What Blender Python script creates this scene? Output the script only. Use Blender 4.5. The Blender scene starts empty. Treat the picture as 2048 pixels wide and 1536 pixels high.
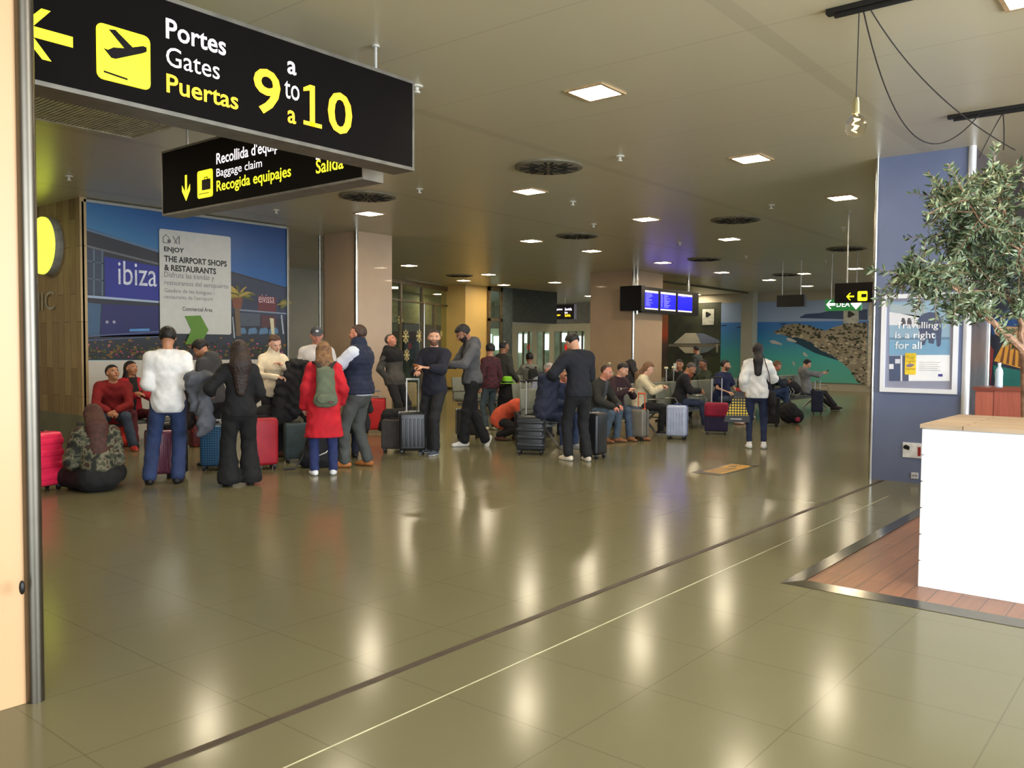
import bpy, bmesh, math, random
import numpy as np
from mathutils import Vector, Matrix, noise as mnoise
random.seed(7)
SC = bpy.context.scene
COL = SC.collection
# ---------------------------------------------------------------- camera
F = 1690.0; HC = 1.52; PITCH = math.atan((768 - 696) / F); ROLL = math.radians(0.4); TH = math.radians(39.4)
CE = 3.76                                   # ceiling height
_X = Vector((math.sin(TH), -math.cos(TH), 0)); _Y = Vector((math.cos(TH), math.sin(TH), 0)); _Z = Vector((0, 0, 1))
FW = _Y * math.cos(PITCH) - _Z * math.sin(PITCH)
U0 = _Y * math.sin(PITCH) + _Z * math.cos(PITCH)
RT = _X * math.cos(ROLL) + U0 * math.sin(ROLL); UP = -_X * math.sin(ROLL) + U0 * math.cos(ROLL)
CAM = Vector((0, 0, HC))
cd = bpy.data.cameras.new('camera'); cam = bpy.data.objects.new('camera', cd); COL.objects.link(cam)
cd.sensor_fit = 'HORIZONTAL'; cd.sensor_width = 36; cd.lens = 36 * F / 2048; cd.clip_start = 0.05; cd.clip_end = 300
cam.matrix_world = Matrix(((RT.x, UP.x, -FW.x, 0), (RT.y, UP.y, -FW.y, 0), (RT.z, UP.z, -FW.z, HC), (0, 0, 0, 1)))
SC.camera = cam
# ---------------------------------------------------------------- light and exposure
SC.view_settings.view_transform = 'Standard'; SC.view_settings.look = 'None'
SC.view_settings.gamma = 1.0; SC.view_settings.use_curve_mapping = False
SC.view_settings.exposure = 0.92
SKY_STRENGTH = 1.75
w = bpy.data.worlds.new('world'); SC.world = w; w.use_nodes = True
wn = w.node_tree; wn.nodes.clear()
wo = wn.nodes.new('ShaderNodeOutputWorld'); wb = wn.nodes.new('ShaderNodeBackground')
wb.inputs[0].default_value = (0.80, 0.90, 1.0, 1); wb.inputs[1].default_value = SKY_STRENGTH
wn.links.new(wb.outputs[0], wo.inputs[0])
LAMP_E = 60.0       # strength of the ceiling lamp panels
def area_light(name, loc, target, sx, sy, power, color):
    ld = bpy.data.lights.new(name, 'AREA'); ld.shape = 'RECTANGLE'; ld.size = sx; ld.size_y = sy
    ld.energy = power; ld.color = color
    o = bpy.data.objects.new(name, ld); COL.objects.link(o); o.location = loc
    o.rotation_euler = (Vector(target) - Vector(loc)).to_track_quat('-Z', 'Y').to_euler()
    return o
# added unseen area lights as daylight from assumed windows behind and beside the camera
area_light('assumed_daylight', (-3.2, -3.5, 2.0), (7, 4.5, 0.9), 7.0, 2.6, 330, (0.86, 0.93, 1.0))
area_light('assumed_daylight_side', (5.5, -4.5, 2.0), (5.5, 3.0, 0.6), 6.0, 2.6, 330, (0.86, 0.93, 1.0))

# ---------------------------------------------------------------- pixel -> world helpers
def ray(px, py): return FW * F + RT * (px - 1024) - UP * (py - 768)
def hz(px, py, z=0.0):
    d = ray(px, py); return CAM + d * ((z - HC) / d.z)
def at_depth(px, py, dep):
    d = ray(px, py); return CAM + d * (dep / d.dot(_Y))
class Plane:
    """vertical plane: origin o, horizontal unit u, normal n towards the viewer"""
    def __init__(s, o, u):
        s.o = Vector(o); s.u = Vector(u).normalized(); s.n = Vector((s.u.y, -s.u.x, 0))
        if s.n.dot(CAM - s.o) < 0: s.n = -s.n
    def uv(s, px, py):
        d = ray(px, py); t = (s.o - CAM).dot(s.n) / d.dot(s.n); p = CAM + d * t
        return ((p - s.o).dot(s.u), p.z)
    def P(s, u, v, w=0.0): return Vector((s.o.x, s.o.y, 0)) + s.u * u + Vector((0, 0, v)) + s.n * w
PL_A = lambda a: Plane((0, a, 0), (1, 0, 0))      # plane y = a, running along x
PL_B = lambda b: Plane((b, 0, 0), (0, -1, 0))     # plane x = b, running along y (u grows to the right in the picture)

# ---------------------------------------------------------------- materials
def lin(c):
    r = []
    for x in c[:3]:
        x = x / 255.0
        r.append(x / 12.92 if x <= 0.04045 else ((x + 0.055) / 1.055) ** 2.4)
    return (r[0], r[1], r[2], 1)
_M = {}
def mat(c, rough=0.6, metal=0.0, emit=0.0, kind='plain', c2=None, scale=8.0, amt=0.12, bump=0.0, ec=None, coat=0.0):
    key = (tuple(c), rough, metal, emit, kind, c2 and tuple(c2), scale, amt, bump, ec and tuple(ec), coat)
    if key in _M: return _M[key]
    m = bpy.data.materials.new('%s_%d' % (kind, len(_M))); m.use_nodes = True; nt = m.node_tree; N = nt.nodes; L = nt.links
    b = N['Principled BSDF']; b.inputs['Roughness'].default_value = rough; b.inputs['Metallic'].default_value = metal
    if coat: b.inputs['Coat Weight'].default_value = coat
    tc = N.new('ShaderNodeTexCoord')
    if kind in ('plain', 'fabric', 'skin', 'knit'):
        nz = N.new('ShaderNodeTexNoise'); nz.inputs['Scale'].default_value = scale; nz.inputs['Detail'].default_value = 4
        L.new(tc.outputs['Object'], nz.inputs['Vector'])
        mx = N.new('ShaderNodeMix'); mx.data_type = 'RGBA'
        a = lin(c); d = lin(c2) if c2 else tuple(v * (1 - amt * 2) for v in a[:3]) + (1,)
        e = a if c2 else tuple(min(1, v * (1 + amt)) for v in a[:3]) + (1,)
        mx.inputs[6].default_value = e; mx.inputs[7].default_value = d
        rp = N.new('ShaderNodeMapRange'); rp.inputs[1].default_value = 0.35; rp.inputs[2].default_value = 0.65
        L.new(nz.outputs[0], rp.inputs[0]); L.new(rp.outputs[0], mx.inputs[0]); L.new(mx.outputs[2], b.inputs['Base Color'])
        if bump:
            bp = N.new('ShaderNodeBump'); bp.inputs['Strength'].default_value = bump; bp.inputs['Distance'].default_value = 0.02
            n2 = N.new('ShaderNodeTexNoise'); n2.inputs['Scale'].default_value = scale * 1.5; n2.inputs['Detail'].default_value = 5
            L.new(tc.outputs['Object'], n2.inputs['Vector']); L.new(n2.outputs[0], bp.inputs['Height']); L.new(bp.outputs[0], b.inputs['Normal'])
    if kind == 'skin': b.inputs['Subsurface Weight'].default_value = 0.0
    if kind == 'camo':
        b.inputs['Base Color'].default_value = lin(c)
        nz = N.new('ShaderNodeTexNoise'); nz.inputs['Scale'].default_value = scale; nz.inputs['Detail'].default_value = 2
        L.new(tc.outputs['Object'], nz.inputs['Vector'])
        cr = N.new('ShaderNodeValToRGB'); cr.color_ramp.interpolation = 'CONSTANT'
        el = cr.color_ramp.elements; el[0].position = 0; el[0].color = lin((34, 33, 28)); el[1].position = 0.43; el[1].color = lin((72, 74, 55))
        x = el.new(0.52); x.color = lin((112, 106, 86)); x = el.new(0.6); x.color = lin((60, 44, 32))
        L.new(nz.outputs[0], cr.inputs[0]); L.new(cr.outputs[0], b.inputs['Base Color'])
    if kind in ('dots', 'flower', 'plaid'):
        vo = N.new('ShaderNodeTexVoronoi'); vo.inputs['Scale'].default_value = scale
        if kind == 'dots': vo.inputs['Randomness'].default_value = 0.0
        L.new(tc.outputs['Object'], vo.inputs['Vector'])
        cr = N.new('ShaderNodeValToRGB'); cr.color_ramp.interpolation = 'CONSTANT'
        el = cr.color_ramp.elements; el[0].color = lin(c2); el[1].color = lin(c); el[1].position = 0.38
        L.new(vo.outputs['Distance'], cr.inputs[0]); L.new(cr.outputs[0], b.inputs['Base Color'])
    if emit:
        b.inputs['Emission Color'].default_value = lin(ec or c); b.inputs['Emission Strength'].default_value = emit
    _M[key] = m
    return m
def glass_mat(tint=(215, 225, 215), alpha=0.12, rough=0.03):
    key = ('glass', tint, alpha)
    if key in _M: return _M[key]
    m = bpy.data.materials.new('glass'); m.use_nodes = True; nt = m.node_tree; N = nt.nodes; N.clear()
    o = N.new('ShaderNodeOutputMaterial'); t = N.new('ShaderNodeBsdfTransparent'); g = N.new('ShaderNodeBsdfGlossy'); mx = N.new('ShaderNodeMixShader')
    fr = N.new('ShaderNodeFresnel'); fr.inputs[0].default_value = 1.45
    ad = N.new('ShaderNodeMath'); ad.operation = 'ADD'; ad.inputs[1].default_value = alpha
    t.inputs[0].default_value = lin(tint); g.inputs[1].default_value = rough
    ge = N.new('ShaderNodeNewGeometry'); iv = N.new('ShaderNodeMath'); iv.operation = 'SUBTRACT'; iv.inputs[0].default_value = 1.0; nt.links.new(ge.outputs['Backfacing'], iv.inputs[1])
    ml = N.new('ShaderNodeMath'); ml.operation = 'MULTIPLY'; nt.links.new(fr.outputs[0], ml.inputs[0]); nt.links.new(iv.outputs[0], ml.inputs[1]); nt.links.new(ml.outputs[0], ad.inputs[0]); nt.links.new(ad.outputs[0], mx.inputs[0]); nt.links.new(t.outputs[0], mx.inputs[1]); nt.links.new(g.outputs[0], mx.inputs[2]); nt.links.new(mx.outputs[0], o.inputs[0])
    _M[key] = m
    return m
CHROME = mat((200, 198, 190), 0.18, 1.0, amt=0.03)
ALU = mat((150, 148, 140), 0.38, 1.0, amt=0.04)
BLACK = mat((16, 15, 15), 0.45, amt=0.1)
RUBBER = mat((12, 12, 12), 0.8, amt=0.1)
BEIGE = mat((192, 164, 134), 0.35, scale=1.5, amt=0.03, coat=0.1)

# ---------------------------------------------------------------- mesh builder
def frame(d):
    d = Vector(d).normalized(); a = Vector((0, 0, 1)) if abs(d.z) < 0.9 else Vector((1, 0, 0))
    x = d.cross(a).normalized(); y = d.cross(x).normalized(); return x, y
class MB:
    def __init__(s, T=None): s.v = []; s.f = []; s.mi = []; s.mats = []; s.T = T
    def _m(s, m):
        if m not in s.mats: s.mats.append(m)
        return s.mats.index(m)
    def add(s, vs, fs, m):
        k = len(s.v); i = s._m(m)
        s.v += [tuple(s.T @ Vector(q)) if s.T else tuple(q) for q in vs]
        s.f += [tuple(j + k for j in f) for f in fs]; s.mi += [i] * len(fs)
        return s
    def hexa(s, p, m):      # 8 points: bottom 4, top 4 (same order)
        return s.add(p, [(3, 2, 1, 0), (4, 5, 6, 7), (0, 1, 5, 4), (1, 2, 6, 5), (2, 3, 7, 6), (3, 0, 4, 7)], m)
    def box(s, lo, hi, m):
        x0, y0, z0 = lo; x1, y1, z1 = hi
        return s.hexa([(x0, y0, z0), (x1, y0, z0), (x1, y1, z0), (x0, y1, z0), (x0, y0, z1), (x1, y0, z1), (x1, y1, z1), (x0, y1, z1)], m)
    def pbox(s, pl, u0, u1, v0, v1, w0, w1, m):
        c = [pl.P(u, v, w) for v in (v0, v1) for (u, w) in ((u0, w0), (u1, w0), (u1, w1), (u0, w1))]
        return s.hexa(c, m)
    def rbox(s, c, sz, r, m, n=3, rz=0.0, taper=1.0, axis='z', R=None):
        """box with all edges rounded (superellipsoid-like cube sphere)"""
        hx, hy, hz_ = sz[0] / 2, sz[1] / 2, sz[2] / 2; r = min(r, hx, hy, hz_) * 0.999
        vs = []; idx = {}; fs = []
        def key(p): return tuple(round(q, 6) for q in p)
        def vert(p):
            core = Vector((max(-hx + r, min(hx - r, p[0])), max(-hy + r, min(hy - r, p[1])), max(-hz_ + r, min(hz_ - r, p[2]))))
            d = Vector(p) - core
            q = core + (d.normalized() * r if d.length > 1e-9 else d)
            k = key(q)
            if k not in idx: idx[k] = len(vs); vs.append(q)
            return idx[k]
        def ticks(h): return [-h + r * i / n for i in range(n)] + ([-h + r, h - r] if h - r > 1e-6 else [0]) + [h - r + r * (i + 1) / n for i in range(n)]
        tx, ty, tz = ticks(hx), ticks(hy), ticks(hz_)
        def face(A_, B_, fn, flip):
            for i in range(len(A_) - 1):
                for j in range(len(B_) - 1):
                    q = [vert(fn(A_[i], B_[j])), vert(fn(A_[i + 1], B_[j])), vert(fn(A_[i + 1], B_[j + 1])), vert(fn(A_[i], B_[j + 1]))]
                    if flip: q = q[::-1]
                    q2 = []
                    for t in q:
                        if t not in q2: q2.append(t)
                    if len(q2) > 2: fs.append(tuple(q2))
        face(tx, ty, lambda a, b: (a, b, hz_), False); face(tx, ty, lambda a, b: (a, b, -hz_), True)
        face(ty, tz, lambda a, b: (hx, a, b), False); face(ty, tz, lambda a, b: (-hx, a, b), True)
        face(tx, tz, lambda a, b: (a, -hy, b), False); face(tx, tz, lambda a, b: (a, hy, b), True)
        Rm = R if R is not None else Matrix.Rotation(rz, 3, 'Z')
        out = []
        for q in vs:
            k = 1 + (taper - 1) * (q.z / hz_ + 1) / 2
            out.append(Vector(c) + Rm @ Vector((q.x * k, q.y * k, q.z)))
        return s.add(out, fs, m)
    def tube(s, path, r, m, n=8, cap=True, closed=False):
        path = [Vector(p) for p in path]; rs = r if isinstance(r, (list, tuple)) else [r] * len(path)
        vs = []; fs = []; x = None
        K = len(path)
        for i, p in enumerate(path):
            if closed: d = (path[(i + 1) % K] - path[i - 1])
            else: d = (path[min(i + 1, K - 1)] - path[max(i - 1, 0)])
            d = d.normalized() if d.length > 1e-9 else Vector((0, 0, 1))
            if x is None: x, y = frame(d)
            else:
                x = (x - d * x.dot(d)); x = x.normalized() if x.length > 1e-6 else frame(d)[0]
                y = d.cross(x)
            for k in range(n):
                t = 2 * math.pi * k / n; vs.append(p + (x * math.cos(t) + y * math.sin(t)) * rs[i])
        for i in range(K if closed else K - 1):
            for k in range(n):
                a = i * n + k; b2 = i * n + (k + 1) % n; j = ((i + 1) % K) * n
                fs.append((a, b2, j + (k + 1) % n, j + k))
        if cap and not closed: fs.append(tuple(range(n))[::-1]); fs.append(tuple((K - 1) * n + k for k in range(n)))
        return s.add(vs, fs, m)
    def cyl(s, p0, p1, r, m, n=16, r1=None): return s.tube([p0, p1], [r, r if r1 is None else r1], m, n)
    def ell(s, c, r, m, n=12, R=None):
        r = (r, r, r) if not isinstance(r, (tuple, list)) else r
        vs = []; fs = []; h = max(4, n // 2 + 1)
        for i in range(h + 1):
            ph = math.pi * i / h
            for k in range(n):
                t = 2 * math.pi * k / n; q = Vector((r[0] * math.sin(ph) * math.cos(t), r[1] * math.sin(ph) * math.sin(t), r[2] * math.cos(ph)))
                vs.append(Vector(c) + (R @ q if R is not None else q))
        for i in range(h):
            for k in range(n): fs.append((i * n + k, (i + 1) * n + k, (i + 1) * n + (k + 1) % n, i * n + (k + 1) % n))
        return s.add(vs, fs, m)
    def prism(s, pts, d, m):
        """extrude a planar polygon (list of 3d points) by vector d"""
        n = len(pts); p = [Vector(q) for q in pts]; q = [a + Vector(d) for a in p]
        fs = [tuple(range(n))[::-1], tuple(range(n, 2 * n))] + [(i, (i + 1) % n, n + (i + 1) % n, n + i) for i in range(n)]
        return s.add(p + q, fs, m)
    def pprism(s, pl, uv, w0, w1, m): return s.prism([pl.P(u, v, w0) for u, v in uv], pl.n * (w1 - w0), m)
    def poly(s, pl, uv, w, m): return s.add([pl.P(u, v, w) for u, v in uv], [tuple(range(len(uv)))], m)
    def lathe(s, prof, c, m, n=20, R=None):
        vs = []; fs = []
        for (r, z) in prof:
            for k in range(n):
                t = 2 * math.pi * k / n; q = Vector((r * math.cos(t), r * math.sin(t), z)); vs.append(Vector(c) + (R @ q if R is not None else q))
        for i in range(len(prof) - 1):
            for k in range(n): fs.append((i * n + k, i * n + (k + 1) % n, (i + 1) * n + (k + 1) % n, (i + 1) * n + k))
        return s.add(vs, fs, m)
    def text(s, t, pl, box, w, m, bold=0.0, ext=0.002, fit=True):
        """text stretched into box (u0,v0,u1,v1) on the plane"""
        c = bpy.data.curves.new('t', 'FONT'); c.body = t; c.size = 1; c.resolution_u = 3; c.offset = bold; c.align_x = 'LEFT'
        o = bpy.data.objects.new('t', c); COL.objects.link(o); dg = bpy.context.evaluated_depsgraph_get()
        me = bpy.data.meshes.new_from_object(o.evaluated_get(dg)); vs = [v.co.copy() for v in me.vertices]; fs = [tuple(p.vertices) for p in me.polygons]
        bpy.data.objects.remove(o); bpy.data.curves.remove(c); bpy.data.meshes.remove(me)
        x0 = min(v.x for v in vs); x1 = max(v.x for v in vs); y0 = min(v.y for v in vs); y1 = max(v.y for v in vs)
        u0, v0, u1, v1 = box
        sg = 1
        out = [pl.P(u0 + (v.x - x0) / (x1 - x0) * (u1 - u0), v0 + (v.y - y0) / (y1 - y0) * (v1 - v0), w) for v in vs]
        return s.add(out, fs, m)
    def build(s, name, parent=None, loc=None, smooth=40, bevel=0.0, mods=None):
        me = bpy.data.meshes.new(name)
        L = Vector(loc) if loc is not None else (Vector(parent['_o']) if parent is not None and '_o' in parent.keys() else Vector((0, 0, 0)))
        me.from_pydata([tuple(Vector(q) - L) for q in s.v], [], s.f)
        for m in s.mats: me.materials.append(m)
        me.polygons.foreach_set('material_index', s.mi)
        me.update()
        bm = bmesh.new(); bm.from_mesh(me)
        bmesh.ops.remove_doubles(bm, verts=bm.verts, dist=1e-6) if bevel else None
        bmesh.ops.recalc_face_normals(bm, faces=bm.faces)
        if bevel:
            ed = [e for e in bm.edges if len(e.link_faces) == 2 and e.calc_face_angle(0) > 0.6]
            bmesh.ops.bevel(bm, geom=ed, offset=bevel, segments=2, affect='EDGES', profile=0.6)
        bm.to_mesh(me); bm.free()
        if smooth:
            me.shade_smooth(); me.set_sharp_from_angle(angle=math.radians(smooth))
        o = bpy.data.objects.new(name, me); COL.objects.link(o)
        if parent is not None:
            o.parent = parent
            if '_o' in parent.keys(): o['_o'] = list(parent['_o'])
        else: o.location = L
        return o
def tag(o, label=None, cat=None, group=None, kind=None):
    if label: o['label'] = label
    if cat: o['category'] = cat
    if group: o['group'] = group
    if kind: o['kind'] = kind
    return o
def thing(name, loc, label, cat, group=None, rz=None):
    """Empty at the base. With rz given, parts are in local coordinates; otherwise parts are given in world coordinates."""
    o = bpy.data.objects.new(name, None); COL.objects.link(o); o.location = loc; o.empty_display_size = 0.2
    if rz is None: o['_o'] = list(loc)
    else: o.rotation_euler = (0, 0, rz)
    return tag(o, label, cat, group)
def dup(root, loc, rz=0.0, label=None):
    r = root.copy(); COL.objects.link(r); r.location = loc; r.rotation_euler = (0, 0, rz)
    if label: r['label'] = label
    for ch in list(root.children):
        c = ch.copy(); COL.objects.link(c); c.parent = r
        for g in list(ch.children):
            d = g.copy(); COL.objects.link(d); d.parent = c
    return r
def words(parent, pl, items, name='lettering', w=.001):
    for it in items:
        mb = MB(); mb.text(it[0], pl, it[1], w, it[2], bold=it[3] if len(it) > 3 else 0.0); mb.build(name, parent, smooth=0)
def struct(mb, name, **k): return tag(mb.build(name, **k), kind='structure')
# ================================================================ floor and ceiling
def grid_mat(name, base, line, spec, rough, coat=0.0, noise_amt=0.06):
    """spec: list of (axis 0/1, period, offset, half width, strength)"""
    m = bpy.data.materials.new(name); m.use_nodes = True; nt = m.node_tree; N = nt.nodes; L = nt.links; b = N['Principled BSDF']
    g = N.new('ShaderNodeNewGeometry'); sp = N.new('ShaderNodeSeparateXYZ'); L.new(g.outputs['Position'], sp.inputs[0])
    nz = N.new('ShaderNodeTexNoise'); nz.inputs['Scale'].default_value = 1.6; nz.inputs['Detail'].default_value = 8; nz.inputs['Roughness'].default_value = 0.7
    L.new(g.outputs['Position'], nz.inputs['Vector'])
    mx = N.new('ShaderNodeMix'); mx.data_type = 'RGBA'; a = lin(base)
    mx.inputs[6].default_value = tuple(v * (1 - noise_amt) for v in a[:3]) + (1,); mx.inputs[7].default_value = tuple(v * (1 + noise_amt) for v in a[:3]) + (1,)
    L.new(nz.outputs[0], mx.inputs[0]); cur = mx.outputs[2]
    for ax, per, off, hw, st in spec:
        s1 = N.new('ShaderNodeMath'); s1.operation = 'SUBTRACT'; s1.inputs[1].default_value = off - per / 2; L.new(sp.outputs[ax], s1.inputs[0])
        s2 = N.new('ShaderNodeMath'); s2.operation = 'MODULO'; s2.inputs[1].default_value = per
        s0 = N.new('ShaderNodeMath'); s0.operation = 'ADD'; s0.inputs[1].default_value = per * 200; L.new(s1.outputs[0], s0.inputs[0]); L.new(s0.outputs[0], s2.inputs[0])
        s3 = N.new('ShaderNodeMath'); s3.operation = 'SUBTRACT'; s3.inputs[1].default_value = per / 2; L.new(s2.outputs[0], s3.inputs[0])
        s4 = N.new('ShaderNodeMath'); s4.operation = 'ABSOLUTE'; L.new(s3.outputs[0], s4.inputs[0])
        s5 = N.new('ShaderNodeMath'); s5.operation = 'LESS_THAN'; s5.inputs[1].default_value = hw; L.new(s4.outputs[0], s5.inputs[0])
        s6 = N.new('ShaderNodeMath'); s6.operation = 'MULTIPLY'; s6.inputs[1].default_value = st; L.new(s5.outputs[0], s6.inputs[0])
        m2 = N.new('ShaderNodeMix'); m2.data_type = 'RGBA'; m2.inputs[7].default_value = lin(line); L.new(s6.outputs[0], m2.inputs[0]); L.new(cur, m2.inputs[6]); cur = m2.outputs[2]
    L.new(cur, b.inputs['Base Color']); b.inputs['Roughness'].default_value = rough; b.inputs['Coat Weight'].default_value = coat; b.inputs['Coat Roughness'].default_value = 0.12
    return m
FLOOR_M = grid_mat('stone_tiles', (116, 111, 84), (88, 83, 62), [(0, 0.63, 3.265, 0.0035, 0.45), (1, 0.64, 2.53, 0.0035, 0.45)], 0.17)
FLOOR_M.node_tree.nodes['Principled BSDF'].inputs['Specular IOR Level'].default_value = 0.13
CEIL_M = grid_mat('ceiling_panels', (206, 198, 168), (162, 154, 128), [(0, 1.13, 5.7, 0.006, 0.5), (1, 3.36, 2.5, 0.07, 0.28)], 0.32, noise_amt=0.03)
CEIL_M.node_tree.nodes['Principled BSDF'].inputs['Specular IOR Level'].default_value = 0.8
m = MB(); m.box((-8, -9, -0.3), (40, 34, 0), FLOOR_M); struct(m, 'floor', smooth=0)
m = MB(); m.box((-6, -4.2, CE), (40, 34, CE + 0.3), CEIL_M); struct(m, 'ceiling', smooth=0)
# groove in the floor and light joint
DARKB = mat((62, 48, 34), 0.5, amt=0.15)
m = MB(); m.box((0.5, 2.865, -0.01), (10.35, 2.905, 0.003), DARKB); struct(m, 'trim_1', smooth=0)
m = MB(); m.box((0.5, 2.522, -0.01), (9.3, 2.528, 0.002), mat((196, 186, 150), 0.3)); struct(m, 'trim_2', smooth=0)
# outer walls that close the building where the photo looks past things
WALLG = mat((150, 146, 132), 0.6, scale=2, amt=0.03)
m = MB(); m.box((32.05, 8.9, 0), (32.3, 19.5, CE), mat((176, 168, 146), 0.6, scale=2, amt=0.02)); struct(m, 'wall_far', smooth=0)
m = MB(); m.box((12.2, -4, 0), (12.4, 1.95, CE), mat((70, 60, 58), .5)); struct(m, 'wall_right', smooth=0)
m = MB(); m.box((-6, 20.2, 0), (16, 20.4, CE), WALLG); m.box((-6.2, -4, 0), (-6, 20.2, CE), WALLG); struct(m, 'wall_left', smooth=0)
m = MB(); m.box((12.4, 1.75, 0), (32.3, 1.95, .9), WALLG); m.box((12.4, 1.75, 3.3), (32.3, 1.95, CE), WALLG); m.box((32.05, 1.75, 0), (32.3, 8.9, CE), WALLG); struct(m, 'wall_back', smooth=0)  # unseen wall, left open in a band so daylight brightens the far hall
# ================================================================ mural wall at left
WOOD = None
def wood_mat(base, c2, horizontal=False, plank=0.22, rough=0.55, axis=1):
    m = bpy.data.materials.new('wood'); m.use_nodes = True; nt = m.node_tree; N = nt.nodes; L = nt.links; b = N['Principled BSDF']
    g = N.new('ShaderNodeNewGeometry'); mp = N.new('ShaderNodeMapping'); L.new(g.outputs['Position'], mp.inputs[0])
    mp.inputs['Scale'].default_value = (1, 1, 1)
    br = N.new('ShaderNodeTexBrick'); br.inputs['Scale'].default_value = 1.0; br.offset = 0.37; br.offset_frequency = 2
    br.inputs['Brick Width'].default_value = 1.15; br.inputs['Row Height'].default_value = plank; br.inputs['Mortar Size'].default_value = 0.004
    cx = N.new('ShaderNodeCombineXYZ'); sp = N.new('ShaderNodeSeparateXYZ'); L.new(mp.outputs[0], sp.inputs[0])
    if horizontal: L.new(sp.outputs[axis], cx.inputs[0]); L.new(sp.outputs[1 - axis], cx.inputs[1])
    else: L.new(sp.outputs[2], cx.inputs[0]); L.new(sp.outputs[axis], cx.inputs[1])
    L.new(cx.outputs[0], br.inputs['Vector'])
    br.inputs['Color1'].default_value = lin(base); br.inputs['Color2'].default_value = lin(c2); br.inputs['Mortar'].default_value = tuple(v * .45 for v in lin(c2)[:3]) + (1,)
    st = N.new('ShaderNodeMapping'); st.inputs['Scale'].default_value = (1.2, 14, 14) ; L.new(cx.outputs[0], st.inputs[0])
    nz = N.new('ShaderNodeTexNoise'); nz.inputs['Scale'].default_value = 2.2; nz.inputs['Detail'].default_value = 6; L.new(st.outputs[0], nz.inputs['Vector'])
    mx = N.new('ShaderNodeMix'); mx.data_type = 'RGBA'; mx.blend_type = 'MULTIPLY'; mx.inputs[0].default_value = 0.8
    rp = N.new('ShaderNodeMapRange'); rp.inputs[1].default_value = .3; rp.inputs[2].default_value = .7; rp.inputs[3].default_value = .72; rp.inputs[4].default_value = 1.1; L.new(nz.outputs[0], rp.inputs[0])
    L.new(br.outputs[0], mx.inputs[6]); L.new(rp.outputs[0], mx.inputs[7]); L.new(mx.outputs[2], b.inputs['Base Color']); b.inputs['Roughness'].default_value = rough
    return m
m = MB()
m.box((5.8, 13.45, 0.44), (5.9, 20, CE), wood_mat((186, 160, 116), (150, 124, 86)))
m.box((5.8, 13.27, 0.44), (5.9, 13.45, CE), wood_mat((186, 160, 116), (154, 128, 88)))
m.box((5.77, 13.27, 0), (5.9, 20, 0.44), mat((122, 120, 92), 0.2, scale=3, amt=0.06)); struct(m, 'wall_wood', smooth=0)
m = MB(); m.box((5.9, 13.36, 0), (9.66, 13.6, CE), mat((120, 106, 84), .5)); struct(m, 'wall_mural', smooth=0)
PM = PL_A(13.3)
def U(px, py): return PM.uv(px, py)
mu = thing('printed_mural', (7.7, 13.3, 0), 'tall backlit style wall print of a blue airport terminal with palms and sky', 'mural')
u0, u1 = 5.86, 9.54; vt = 3.70; vb = 1.28
NAVY = mat((24, 34, 110), .35, amt=.05); DK = mat((26, 30, 42), .4); SKY = None
def grad_mat(stops, z0, z1, ax=2, rough=.4, extra=None):
    m = bpy.data.materials.new('print'); m.use_nodes = True; nt = m.node_tree; N = nt.nodes; L = nt.links; b = N['Principled BSDF']
    g = N.new('ShaderNodeNewGeometry'); sp = N.new('ShaderNodeSeparateXYZ'); L.new(g.outputs['Position'], sp.inputs[0])
    mr = N.new('ShaderNodeMapRange'); mr.inputs[1].default_value = z0; mr.inputs[2].default_value = z1; 
    if isinstance(ax, tuple):
        cb = N.new('ShaderNodeVectorMath'); cb.operation = 'DOT_PRODUCT'; cb.inputs[1].default_value = (ax[0], 0, ax[1]); L.new(g.outputs['Position'], cb.inputs[0])
        aa = N.new('ShaderNodeMath'); aa.inputs[1].default_value = ax[2]; L.new(cb.outputs['Value'], aa.inputs[0]); L.new(aa.outputs[0], mr.inputs[0])
    else: L.new(sp.outputs[ax], mr.inputs[0])
    cr = N.new('ShaderNodeValToRGB'); el = cr.color_ramp.elements
    for i, (p, c) in enumerate(stops):
        e = el[i] if i < 2 else el.new(p)
        e.position = p; e.color = lin(c)
    L.new(mr.outputs[0], cr.inputs[0]); L.new(cr.outputs[0], b.inputs['Base Color']); b.inputs['Roughness'].default_value = rough
    return m
m = MB()
m.pbox(PM, u0, u1, vb, vt, -0.06, 0.0, grad_mat([(0, (112, 176, 200)), (1, (14, 50, 104)), (.3, (62, 128, 170)), (.62, (26, 84, 146))], 0, 1, (.135, .30, -1.40)))
def mp(pts, w, c, **k): m.poly(PM, [U(*p) for p in pts], w, c if not isinstance(c, tuple) else mat(c, .4, amt=.04, **k))
# hazy lower sky, roof slab, facade
mp([(169, 454), (316, 500), (574, 575), (574, 720), (170, 720)], .001, (30, 32, 44))
mp([(169, 455), (317, 500), (317, 505), (169, 460)], .002, (80, 108, 140))
mp([(169, 489), (317, 526), (317, 530), (169, 493)], .003, (96, 98, 104))
mp([(170, 495), (206, 503), (206, 590), (171, 588)], .002, (44, 56, 78))
for x in (186, 203): mp([(x, 498), (x + 3, 499), (x + 3, 592), (x, 591)], .004, (84, 104, 124))
mp([(172, 520), (206, 526), (206, 528), (172, 522)], .004, (84, 96, 112)); mp([(172, 555), (206, 560), (206, 562), (172, 557)], .004, (84, 96, 112))
mp([(208, 513), (318, 533), (318, 601), (210, 594)], .003, (20, 32, 132))
mp([(171, 590), (318, 602), (318, 606), (171, 595)], .004, (150, 168, 196))
mp([(172, 605), (202, 608), (199, 672), (173, 670)], .003, (52, 84, 116))
mp([(204, 608), (318, 612), (318, 672), (200, 674)], .003, (20, 24, 88))
mp([(259, 658), (299, 657), (299, 662), (259, 663)], .004, (76, 132, 190))
mp([(172, 673), (460, 663), (574, 668), (574, 720), (172, 720)], .003, (34, 38, 48))
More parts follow.
